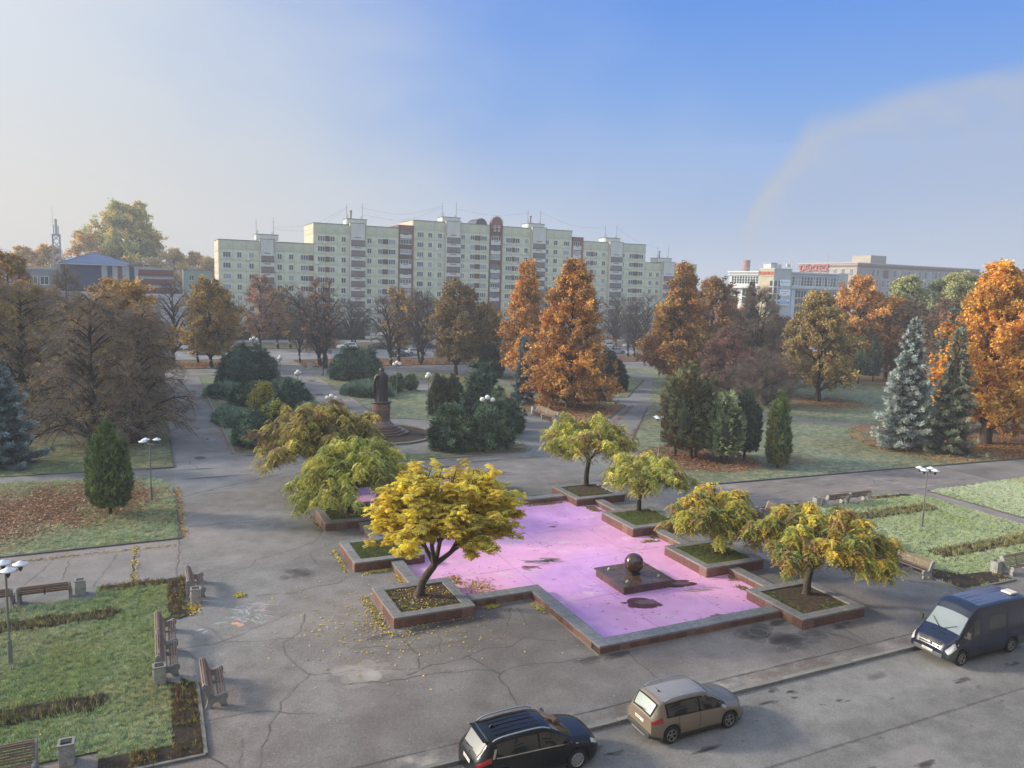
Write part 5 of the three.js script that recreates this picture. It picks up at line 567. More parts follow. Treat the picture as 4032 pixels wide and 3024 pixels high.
  tag(scatter('fallen_leaves', FALLEN, NEEDLE, l, scene), 'yellow, orange and brown leaves lying on paving, lawns and soil', 'fallen leaves'); }
// ================= BASIN, PLANTERS, BALL =================
const graniteTex = noiseTex(256, (x, y, i, j) => { const k = 190 + 90 * (hash2(i, j) - 0.5) + 70 * (tileF(x, y, 10, 4) - 0.5); return [k + 4, k, k - 2]; }, 1);
const granite = (r, g, b, rough = 0.5) => new THREE.MeshStandardMaterial({ color: new THREE.Color().setRGB(r, g, b), roughness: rough, map: graniteTex });
const REDS = [granite(0.30, 0.145, 0.11), granite(0.35, 0.18, 0.135), granite(0.245, 0.12, 0.095), granite(0.40, 0.24, 0.185)], GREYTOP = [granite(0.42, 0.435, 0.44, 0.55), granite(0.38, 0.395, 0.40, 0.55), granite(0.46, 0.47, 0.47, 0.55)], REDCORE = granite(0.10, 0.065, 0.055, 0.9), CONCLIP = concrete(0.4, 0.38, 0.35);
const slabGeo = new Map(); function slab(w, h, d, r = 0.006) { const k = [w.toFixed(2), h.toFixed(2), d.toFixed(2)].join(); if (!slabGeo.has(k)) slabGeo.set(k, rbox(w - 0.008, h - 0.006, d, r, 0, 0, 0, 1)); return slabGeo.get(k); }
const RG = rng(701), any = (l) => l[Math.floor(RG() * l.length)];
function clad(t, u0, v0, u1, v1, h, ou, ov, tile = 0.62) {   // slabs on one upright face from (u0,v0) to (u1,v1), facing (ou, ov); coordinates local to t
  const L = Math.hypot(u1 - u0, v1 - v0), n = Math.max(1, Math.round(L / tile)), along = Math.atan2(v1 - v0, u1 - u0);
  for (let i = 0; i < n; i++) { const q = (i + 0.5) / n, o = part('cladding_slab', slab(L / n, h, 0.04), any(REDS), t); o.position.set(mix(u0, u1, q) + ou * (0.012 + RG() * 0.006), h / 2 - 0.002, -(mix(v0, v1, q) + ov * (0.012 + RG() * 0.006))); o.rotation.y = along; }
}
function cope(t, u0, v0, u1, v1, w, y, unit = 1.25) { const L = Math.hypot(u1 - u0, v1 - v0), n = Math.max(1, Math.round(L / unit)), along = Math.atan2(v1 - v0, u1 - u0); for (let i = 0; i < n; i++) { const q = (i + 0.5) / n, o = part('coping_slab', slab(L / n, 0.1, w, 0.012), any(GREYTOP), t); o.position.set(mix(u0, u1, q), y + 0.048 + (RG() - 0.5) * 0.004, -mix(v0, v1, q)); o.rotation.y = along; } }
const planterSoil = new THREE.MeshStandardMaterial({ vertexColors: true, map: soilTex, roughness: 1, bumpMap: soilTex, bumpScale: 0.05 });
function planter(label, u, v, w, d, h, grassy) {
  const t = thing('granite_planter', label, 'planter', [u, v], 0, 'square granite planters round the pink basin'), b = 0.42, hh = h - 0.1;
  part('wall', [box(w, hh, b, w / 2, hh / 2, -b / 2), box(w, hh, b, w / 2, hh / 2, -d + b / 2), box(b, hh, d - 2 * b, b / 2, hh / 2, -d / 2), box(b, hh, d - 2 * b, w - b / 2, hh / 2, -d / 2)], REDCORE, t);
  clad(t, 0, 0, w, 0, hh, 0, -1); clad(t, 0, d, w, d, hh, 0, 1); clad(t, 0, 0, 0, d, hh, -1, 0); clad(t, w, 0, w, d, hh, 1, 0);
  const e = 0.05, c = 0.5; cope(t, -e, c / 2 - e, w + e, c / 2 - e, c, hh); cope(t, -e, d - c / 2 + e, w + e, d - c / 2 + e, c, hh); cope(t, c / 2 - e, c - e, c / 2 - e, d - c + e, c, hh); cope(t, w - c / 2 + e, c - e, w - c / 2 + e, d - c + e, c, hh);
  const earth = [0.24, 0.165, 0.12], moss = [0.15, 0.185, 0.055];
  part('soil', sheet(rect(0.4, w - 0.4, 0.4, d - 0.4), h - 0.1, 0.3, (a, q) => blend(earth, moss, clamp(grassy + (fbm(a * 1.2 + u, q * 1.2 + v, 3) - 0.5) * 1.6 + (Math.min(a, q) < 1 ? 0.3 : 0))), (a, q) => 0.05 * fbm(a * 2 + u, q * 2, 2)), planterSoil, t);
  const R = rng(Math.round(u * 7 + v)), l = []; for (let i = 0; i < 1500 * grassy + 260; i++) { const a = mix(0.46, w - 0.46, R()), q = mix(0.46, d - 0.46, R()); if (R() < grassy * 0.9 + (Math.min(a, q) < 1.1 ? 0.5 : 0) - 0.1) l.push([place(a, h - 0.08, -q, 0, R() * 6, 0, 0.6 + R() * 0.7), jig(R, R() < 0.8 ? [0.14, 0.19, 0.05] : [0.28, 0.25, 0.07], 0.5)]); }
  if (l.length) scatter('grass', BLADE, NEEDLE, l, t); return t;
}
planter('nearest left granite planter, the yellow tree growing from bare soil and moss', 9.62, 31.95, 3.88, 3.68, 0.53, 0.1); planter('second left granite planter filled with grass, no tree in it', 9.6, 39.3, 3.9, 3.65, 0.53, 0.9); planter('third left granite planter under the drooping olive green tree', 9.55, 46.65, 3.9, 3.7, 0.53, 0.4); planter('farthest left granite planter under the brownish tree by the monument', 9.55, 54.5, 3.9, 3.6, 0.53, 0.4);
planter('nearest right granite planter with brown soil, closest to the blue van', 27.25, 25.0, 4.0, 3.75, 0.53, 0.12); planter('second right granite planter, its right half hidden by yellow green leaves', 27.2, 31.85, 4.0, 3.8, 0.56, 0.7); planter('third right granite planter full of mossy grass', 27.22, 39.0, 4.0, 3.75, 0.6, 0.85); planter('farthest right granite planter with bare brown soil', 27.25, 46.15, 4.0, 3.75, 0.55, 0.12);
{
  const t = thing('fountain_basin', 'dry fountain basin with a pink floor and low stepped granite walls', 'basin', [0, 0]), H = 0.29;
  // every wall run: outer rectangle, then which faces show
  const runs = [[17.0, 26.4, 27.2, 27.0, 'fb'], [17.0, 27.0, 17.6, 33.45, 'lr'], [13.5, 32.85, 17.0, 33.45, 'fb'], [22.85, 47.75, 27.2, 48.35, 'fb'], [22.85, 48.35, 23.45, 56.2, 'lr'], [13.45, 56.2, 23.45, 56.8, 'fb'], [28.7, 28.75, 29.3, 31.83, 'lr'], [28.7, 35.68, 29.3, 38.97, 'lr'], [28.7, 42.78, 29.3, 46.12, 'lr'], [11.6, 35.65, 12.2, 39.28, 'lr'], [11.6, 42.97, 12.2, 46.62, 'lr'], [11.6, 50.37, 12.2, 54.48, 'lr']], core = [];
  for (const [u0, v0, u1, v1, f] of runs) { core.push(box(u1 - u0 - 0.02, H, v1 - v0 - 0.02, (u0 + u1) / 2, H / 2, -(v0 + v1) / 2)); if (f === 'fb') { clad(t, u0, v0, u1, v0, H, 0, -1, 0.52); clad(t, u0, v1, u1, v1, H, 0, 1, 0.62); cope(t, u0 - 0.03, (v0 + v1) / 2, u1 + (u1 === 27.2 ? -0.06 : 0.03), (v0 + v1) / 2, v1 - v0 + 0.07, H); } else { clad(t, u0, v0, u0, v1, H, -1, 0, 0.52); clad(t, u1, v0, u1, v1, H, 1, 0, 0.62); const a = v0 === 27.0 || v0 === 48.35 ? v0 + 0.04 : v0 + 0.06, b = v1 - 0.06; cope(t, (u0 + u1) / 2, a, (u0 + u1) / 2, v1 === 33.45 ? v1 + 0.03 : b, u1 - u0 + 0.07, H); } }
  part('wall', core, REDCORE, t);
  // a thin pale mortar foot along the front
  part('mortar_foot', [box(10.2, 0.03, 0.05, 22.1, 0.012, -26.35), box(0.05, 0.03, 6.3, 16.95, 0.012, -29.5)], CONCLIP, t);
  const pinkTex = canvasTex(1024, 1792, (g, w, h) => {
    const R = rng(77), S = w / 17, X = (u) => (u - 12) * S, Y = (v) => h - (v - 26.8) * S, im = g.createImageData(w, h), d = im.data;
    for (let j = 0; j < h; j++) for (let i = 0; i < w; i++) { const u = 12 + i / S, v = 26.8 + (h - j) / S, b = fbm(u * 0.35, v * 0.35, 4) - 0.5, f = fbm(u * 1.6, v * 1.6 + 9, 4) - 0.5, vi = sstep(0.35, 0.7, fbm(u * 0.17 + 3.3, v * 0.2 + 1.1, 3)), gr = hash2(i, j * 3) - 0.5, wear = sstep(0.63, 0.78, fbm(u * 0.9 + 50, v * 0.9, 5)), o = (j * w + i) * 4; let c = [mix(226, 208, vi), mix(166, 158, vi), mix(208, 218, vi)]; c = c.map((x, k) => x + b * 30 + f * 22 + gr * 16); c = c.map((x, k) => mix(x, [206, 180, 196][k], wear * 0.55)); d[o] = c[0]; d[o + 1] = c[1]; d[o + 2] = c[2]; d[o + 3] = 255; }
    g.putImageData(im, 0, 0);
    const blot = (u, v, ru, rv, col, n) => { g.fillStyle = col; for (let k = 0; k < n; k++) { g.beginPath(); g.ellipse(X(u + (R() - 0.5) * ru), Y(v + (R() - 0.5) * rv), S * ru * (0.12 + 0.36 * R()), S * rv * (0.12 + 0.36 * R()), R(), 0, 7); g.fill(); } };
    const line = (pts, wd, col) => { g.strokeStyle = col; for (let s = 0; s < pts.length - 1; s++) { const n = 14; let px = X(pts[s][0]), py = Y(pts[s][1]); for (let k = 1; k <= n; k++) { const x = X(mix(pts[s][0], pts[s + 1][0], k / n) + (R() - 0.5) * 0.12), y = Y(mix(pts[s][1], pts[s + 1][1], k / n) + (R() - 0.5) * 0.12); g.lineWidth = wd * S * (0.4 + R()); g.beginPath(); g.moveTo(px, py); g.lineTo(x, y); g.stroke(); px = x; py = y; } } };
    for (const v of [31.6, 36.6, 41.6, 46.4, 51]) line([[12, v], [29, v + 0.3]], 0.035, 'rgba(110,70,95,.5)'); for (const u of [17.8, 21, 25.2]) line([[u, 27], [u + 0.3, 56]], 0.03, 'rgba(110,70,95,.4)');
    for (let k = 0; k < 16; k++) { let u = 13 + R() * 15, v = 28 + R() * 20; const q = [[u, v]]; for (let s = 0; s < 4; s++) { u += (R() - 0.5) * 2; v += (R() - 0.5) * 1.6; q.push([u, v]); } line(q, 0.025, 'rgba(90,60,80,.45)'); }
    blot(19.8, 37.3, 1.6, 0.5, 'rgba(90,88,80,.35)', 16); blot(18.8, 36.5, 0.9, 0.35, 'rgba(96,50,60,.6)', 10); blot(20.2, 37.1, 0.5, 0.3, 'rgba(60,40,46,.7)', 8); blot(23.4, 42.6, 0.5, 0.14, 'rgba(60,40,46,.6)', 8); blot(25.9, 30.6, 1.6, 0.25, 'rgba(120,110,90,.35)', 12); blot(21.2, 30.6, 0.6, 0.16, 'rgba(70,46,56,.8)', 8); blot(24.6, 27.6, 0.9, 0.3, 'rgba(110,100,106,.7)', 12);
    for (const [u, v, a, b] of [[25.2, 31.7, 1.25, 0.6], [22.05, 30.25, 1.25, 0.75]]) { blot(u, v, a, b, 'rgba(84,38,46,.85)', 22); blot(u + 0.1, v + 0.05, a * 0.6, b * 0.5, 'rgba(120,96,104,.8)', 14); }
    for (let k = 0; k < 340; k++) blot(12 + R() * 17, 27 + R() * 29, 0.1 + 0.12 * R(), 0.06 + 0.06 * R(), R() < 0.7 ? 'rgba(110,60,80,.5)' : 'rgba(235,215,225,.5)', 3); for (let k = 0; k < 26; k++) blot(13 + R() * 15, 28 + R() * 26, 0.5 + R(), 0.2 + 0.3 * R(), 'rgba(225,205,215,.25)', 6);
  }, 1 / 17, 1 / 29.75); pinkTex.offset.set(-12 / 17, -26.8 / 29.75);
  part('pink_floor', sheet([[17.55, 26.95], [28.8, 26.95], [28.8, 47.8], [22.9, 47.8], [22.9, 56.25], [12.15, 56.25], [12.15, 33.4], [17.55, 33.4]], 0.008), new THREE.MeshStandardMaterial({ color: 0xffffff, map: pinkTex, roughness: 0.8, bumpMap: asphaltBump, bumpScale: 0.008 }), t);
}
solo('litter', [T(box(0.34, 0.02, 0.2), 28.25, 0.04, -38.0, 0.5), T(box(0.12, 0.03, 0.1), 28.05, 0.035, -38.1, 0.2)], M(0.7, 0.7, 0.68, 0.7), 'white scrap of litter among dead leaves by the third right planter', 'litter');
{
  const t = thing('stone_plinth', 'low brown polished granite plinth on the pink basin floor', 'plinth', [23.05, 32.82]), m = [granite(0.19, 0.115, 0.095, 0.22), granite(0.22, 0.135, 0.11, 0.22)];
  part('base', box(2.86, 0.4, 2.66, 0, 0.2, 0), REDCORE, t);
  for (const [a, b, ry, x, z] of [[2.96, 5, 0, 0, 1.36], [2.96, 5, 0, 0, -1.36], [2.72, 4, Math.PI / 2, 1.46, 0], [2.72, 4, Math.PI / 2, -1.46, 0]]) for (let i = 0; i < b; i++) { const o = part('cladding_slab', slab(a / b, 0.36, 0.05), m[i % 2], t), q = (i + 0.5) / b - 0.5; o.position.set(x + (ry ? 0 : q * a), 0.19, z + (ry ? q * a : 0)); o.rotation.y = ry; }
  for (let i = 0; i < 3; i++) for (let j = 0; j < 2; j++) { const o = part('top_slab', slab(3.14 / 3, 0.09, 1.47, 0.01), m[(i + j) % 2], t); o.position.set((i - 1) * 3.14 / 3, 0.415, (j - 0.5) * 1.47); }
  const b = thing('stone_ball', 'polished brown granite ball on a small square foot, centre of the plinth', 'stone ball', [23.05, 32.82, 0.46]); part('foot', [rbox(0.52, 0.1, 0.52, 0.01, 0, 0.05, 0), box(0.66, 0.04, 0.3, 0, 0.02, 0)], granite(0.06, 0.04, 0.036, 0.4), b); part('ball', new THREE.SphereGeometry(0.52, 48, 32).translate(0, 0.58, 0), new THREE.MeshPhysicalMaterial({ color: new THREE.Color(0.11, 0.058, 0.044), map: graniteTex, roughness: 0.16, clearcoat: 0.6, clearcoatRoughness: 0.08 }), b);
  const lamp = thing('floor_spotlight', 'small round steel spotlight set in the plinth top', 'spotlight', [22.05, 31.9, 0.46], 0, 'spotlights on the granite plinth'); part('housing', [cyl(0.1, 0.085, 0.05, 0, 0, 0, 16)], M(0.35, 0.34, 0.33, 0.35, { metalness: 0.8 }), lamp); part('lens', new THREE.SphereGeometry(0.075, 14, 8, 0, 6.3, 0, 1.4).translate(0, 0.045, 0), MP(0.5, 0.5, 0.48, 0.15), lamp);
  for (const [u, v, l] of [[24.05, 31.95, 'steel spotlight at the near right corner of the plinth'], [22.1, 33.75, 'steel spotlight at the far left corner of the plinth'], [24.1, 33.7, 'steel spotlight at the far right corner of the plinth']]) dup(lamp, [u, v, 0.46], 0, l); lamp.userData.label = 'steel spotlight at the near left corner of the plinth';
}
// ================= BENCHES, BINS, LAMPS =================
const WOOD = [M(0.17, 0.105, 0.08, 0.65), M(0.20, 0.13, 0.10, 0.65), M(0.145, 0.09, 0.072, 0.65)], WOODLIGHT = [M(0.26, 0.19, 0.13, 0.7), M(0.23, 0.165, 0.115, 0.7)], BENCHC = concrete(0.42, 0.42, 0.41), BENCHW = concrete(0.62, 0.62, 0.6);
const BL = 2.2, sideShape = (() => { const s = new THREE.Shape(); s.moveTo(-0.36, 0); s.lineTo(-0.17, 0); s.quadraticCurveTo(-0.13, 0.2, 0, 0.21); s.quadraticCurveTo(0.12, 0.2, 0.16, 0.03); s.lineTo(0.36, 0.03); s.quadraticCurveTo(0.37, 0.12, 0.31, 0.2); s.quadraticCurveTo(0.42, 0.3, 0.4, 0.42); s.quadraticCurveTo(0.34, 0.53, 0.24, 0.49); s.quadraticCurveTo(0.05, 0.4, -0.06, 0.43); s.quadraticCurveTo(-0.12, 0.5, -0.2, 0.76); s.quadraticCurveTo(-0.25, 0.95, -0.38, 0.94); s.quadraticCurveTo(-0.48, 0.9, -0.43, 0.74); s.quadraticCurveTo(-0.3, 0.5, -0.27, 0.34); s.quadraticCurveTo(-0.28, 0.15, -0.36, 0); return s; })();
const sideGeo = (() => { const g = new THREE.ExtrudeGeometry(sideShape, { depth: 0.07, bevelEnabled: true, bevelSize: 0.018, bevelThickness: 0.018, bevelSegments: 2, curveSegments: 6 }); g.rotateY(-Math.PI / 2); g.translate(0.035, 0, 0); return g; })();
const slatGeo = rbox(BL - 0.16, 0.03, 0.055, 0.008, 0, 0, 0, 1), slatPath = new THREE.CatmullRomCurve3([V3(0, 0.47, 0.36), V3(0, 0.49, 0.28), V3(0, 0.435, 0.1), V3(0, 0.44, -0.02), V3(0, 0.52, -0.1), V3(0, 0.74, -0.175), V3(0, 0.9, -0.24), V3(0, 0.955, -0.35), V3(0, 0.9, -0.44), V3(0, 0.78, -0.42)]);
function makeBench(label, at, turn, white) {
  const t = thing('bench', label, 'bench', at, turn, 'slatted park benches with concrete ends'), R = rng(801);
  for (const s of [-1, 1]) { const o = part('concrete_end', sideGeo, white ? BENCHW : BENCHC, t); o.position.x = s * (BL / 2 - 0.06); }
  const n = 15; for (let i = 0; i < n; i++) { if (i === 4) continue; const q = (i + 0.4) / n, p = slatPath.getPointAt(q), d = slatPath.getTangentAt(q), o = part('slat', slatGeo, (white && i > 5 && i < 12 ? WOODLIGHT : WOOD)[Math.floor(R() * (white && i > 5 && i < 12 ? 2 : 3))], t); o.position.copy(p); o.rotation.x = Math.atan2(-d.y, d.z); }
  part('brace', [box(0.05, 0.03, 0.5, 0, 0.41, 0.1), T(box(0.05, 0.5, 0.03), 0, 0.7, -0.19, 0, -0.27)], M(0.1, 0.09, 0.085, 0.6, { metalness: 0.5 }), t); return t;
}
const H2 = Math.PI / 2, bench0 = makeBench('single slatted bench nearest the camera on the left, before the soil strip', [1.8, 29.2], H2, false), benchW = makeBench('single slatted bench right of the nearest right planter, back to the lawn', [38.95, 28.35], -H2, true);
for (const [u, v, a, l] of [[0.28, 32.1, H2, 'nearer bench of the joined pair in the left lawn recess'], [0.28, 34.36, H2, 'farther bench of the joined pair in the left lawn recess'], [1.7, 39.7, H2, 'single bench with a bin at its end, by the leafy corner of the left lawn'], [-4.85, 40.72, Math.PI, 'bench seen from behind at the top of the left lawn, next to a bin'], [-7.2, 40.74, Math.PI, 'bench seen from behind at the left edge, half hidden by the lamp post'], [-4.65, 26.2, 0, 'bench cut off by the lower left corner of the view']]) dup(bench0, [u, v], a, l);
for (const [u, v, a, l] of [[40.4, 35.2, -H2, 'farther bench of the pair in the right lawn recess, beside a bin'], [40.4, 32.95, -H2, 'nearer bench of the pair in the right lawn recess, half behind leaves'], [38.95, 38.95, -H2, 'bench mostly hidden behind the yellow green planter tree'], [45.75, 40.05, Math.PI, 'left bench of the back-turned pair above the right lawn'], [48.05, 40.05, Math.PI, 'right bench of the back-turned pair above the right lawn'], [45.1, 26.1, 0, 'bench cut off by the right edge of the view above the van'], [42.0, 80.6, -1.5, 'farther bench of the pair under the biggest rust tree'], [41.85, 77.9, -1.5, 'nearer bench of the pair under the biggest rust tree']]) dup(benchW, [u, v], a, l, v > 70 ? 1.18 : 1);
{
  const t = thing('litter_bin', 'x', 'litter bin', [-0.04, 30.7], 0, 'square concrete litter bins'), w = 0.42, h = 0.72;
  part('body', [rbox(w, h, 0.05, 0.015, 0, h / 2, w / 2 - 0.02), rbox(w, h, 0.05, 0.015, 0, h / 2, -w / 2 + 0.02), rbox(0.05, h, w - 0.08, 0.015, w / 2 - 0.02, h / 2, 0), rbox(0.05, h, w - 0.08, 0.015, -w / 2 + 0.02, h / 2, 0), box(w - 0.06, 0.04, w - 0.06, 0, 0.06, 0)], BENCHW, t);
  for (const [x, z, ry] of [[0, w / 2 + 0.008, 0], [0, -w / 2 - 0.008, 0], [w / 2 + 0.008, 0, H2], [-w / 2 - 0.008, 0, H2]]) { const o = part('raised_panel', [rbox(0.22, 0.4, 0.02, 0.008, 0, 0, 0, 1), rbox(0.09, 0.24, 0.04, 0.008, 0, 0, 0, 1)], BENCHW, t); o.position.set(x, 0.33, z); o.rotation.y = ry; }
  part('rim', [box(w + 0.05, 0.05, 0.08, 0, h, w / 2 - 0.01), box(w + 0.05, 0.05, 0.08, 0, h, -w / 2 + 0.01), box(0.08, 0.05, w - 0.1, w / 2 - 0.01, h, 0), box(0.08, 0.05, w - 0.1, -w / 2 + 0.01, h, 0)], BENCHC, t); part('liner', [box(w - 0.1, 0.02, w - 0.1, 0, h - 0.1, 0)], M(0.04, 0.045, 0.05, 0.7), t);
  t.userData.label = 'concrete bin at the near end of the joined bench pair, left lawn';
  for (const [u, v, l] of [[1.62, 38.05, 'concrete bin standing before the single bench by the leafy corner'], [-3.42, 41.1, 'concrete bin right of the back-turned bench at the top left'], [-2.78, 26.45, 'concrete bin in the lower left corner right of the cut-off bench'], [40.65, 31.25, 'concrete bin between the single and paired benches on the right'], [40.7, 36.75, 'concrete bin at the far end of the paired benches on the right'], [44.15, 40.2, 'concrete bin left of the back-turned pair above the right lawn'], [43.62, 26.45, 'concrete bin at the left end of the bench above the van'], [42.05, 82.5, 'white bin at the far end of the benches under the rust tree'], [41.6, 75.85, 'white bin at the near end of the benches under the rust tree'], [24.8, 134.2, 'white concrete box bin on the verge before the far road']]) dup(t, [u, v], 0, l, v > 100 ? 1.8 : v > 70 ? 1.25 : 1);
}
const POLE = M(0.22, 0.235, 0.225, 0.55, { metalness: 0.5 }), POLED = M(0.12, 0.15, 0.125, 0.6), SHADE = M(0.72, 0.76, 0.8, 0.4), SOCKET = M(0.03, 0.03, 0.03, 0.6);
function mushroomLamp(label, at, turn, h, missing) {
  const t = thing('park_lamp', label, 'park lamp', at, turn, 'park lamps with flat white shades'); part('post', [cyl(0.045, 0.04, h - 0.35, 0, 0, 0, 10)], POLE, t); part('sleeve', [cyl(0.085, 0.085, 1.05, 0, 0, 0, 12), cyl(0.1, 0.1, 0.05, 0, 0, 0, 12)], POLE, t);
  part('arms', [T(box(1.0, 0.035, 0.035), 0, h - 0.36, 0), T(box(0.035, 0.035, 1.0), 0, h - 0.36, 0)], POLE, t);
  for (let k = 0; k < 4; k++) { if (k === missing) continue; const a = k * H2, x = Math.cos(a) * 0.5, z = Math.sin(a) * 0.5, o = part('lamp_shade', new THREE.LatheGeometry([[0.06, 0.02], [0.16, 0.05], [0.27, 0.12], [0.275, 0.135], [0.16, 0.19], [0.05, 0.25], [0, 0.26]].map(([x, y]) => new THREE.Vector2(x, y)), 20), SHADE, t); o.position.set(x, h - 0.26, z); const s = part('socket', [cyl(0.07, 0.08, 0.12, 0, -0.1, 0, 10), cyl(0.03, 0.03, 0.08, 0, -0.17, 0, 8)], SOCKET, o); }
  return t;
}
mushroomLamp('park lamp with white shades on the near left lawn', [-5.37, 34.3], 0.3, 4.2); mushroomLamp('park lamp with white shades right of the lone cypress', [-0.25, 56.9], 0.5, 4.4, 1); mushroomLamp('park lamp with white shades before the right conifer group', [42.6, 57.6], 0.35, 3.9, 1); mushroomLamp('park lamp with four white shades on the right lawn', [47.1, 33.8], 0.25, 4.25);
const GLOBE = MP(0.78, 0.76, 0.70, 0.18, { clearcoat: 0.5 });
function globeLamp(label, at, turn, h) { const t = thing('globe_lamp', label, 'globe lamp', at, turn, 'three-globe lamps round the monument'); part('post', [cyl(0.055, 0.035, h - 0.4, 0, 0, 0, 10), cyl(0.09, 0.075, 0.7, 0, 0, 0, 10)], POLED, t); part('bracket', [T(box(1.0, 0.04, 0.04), 0, h - 0.72, 0), cyl(0.04, 0.05, 0.35, 0, h - 0.75, 0, 8), cyl(0.03, 0.07, 0.16, -0.48, h - 0.76, 0, 8), cyl(0.03, 0.07, 0.16, 0.48, h - 0.76, 0, 8)], SOCKET, t); for (const [x, y] of [[0, h - 0.2], [-0.48, h - 0.42], [0.48, h - 0.42]]) part('globe', new THREE.SphereGeometry(0.23, 20, 14).translate(x, y, 0), GLOBE, t); return t; }
const GT = -0.45; globeLamp('three-globe lamp rising from the mountain pines before the square', [28.2, 64.9], GT, 5.3); globeLamp('three-globe lamp on the frosted grass behind the statue', [29.05, 96.8], 0.4, 5.2); globeLamp('three-globe lamp at the ring walk beside the yews', [28.5, 82.6], 0.9, 5.35); globeLamp('three-globe lamp standing at the right of the left dark mound', [16.5, 112], 1.1, 4.6); globeLamp('three-globe lamp between juniper and central path', [17.6, 104], 0.9, 3.4); globeLamp('three-globe lamp low behind the brownish planter tree by the path', [17.8, 84], GT, 3.0); globeLamp('three-globe lamp head peeping over the left dark mound', [14.6, 126], 0.2, 6.2);
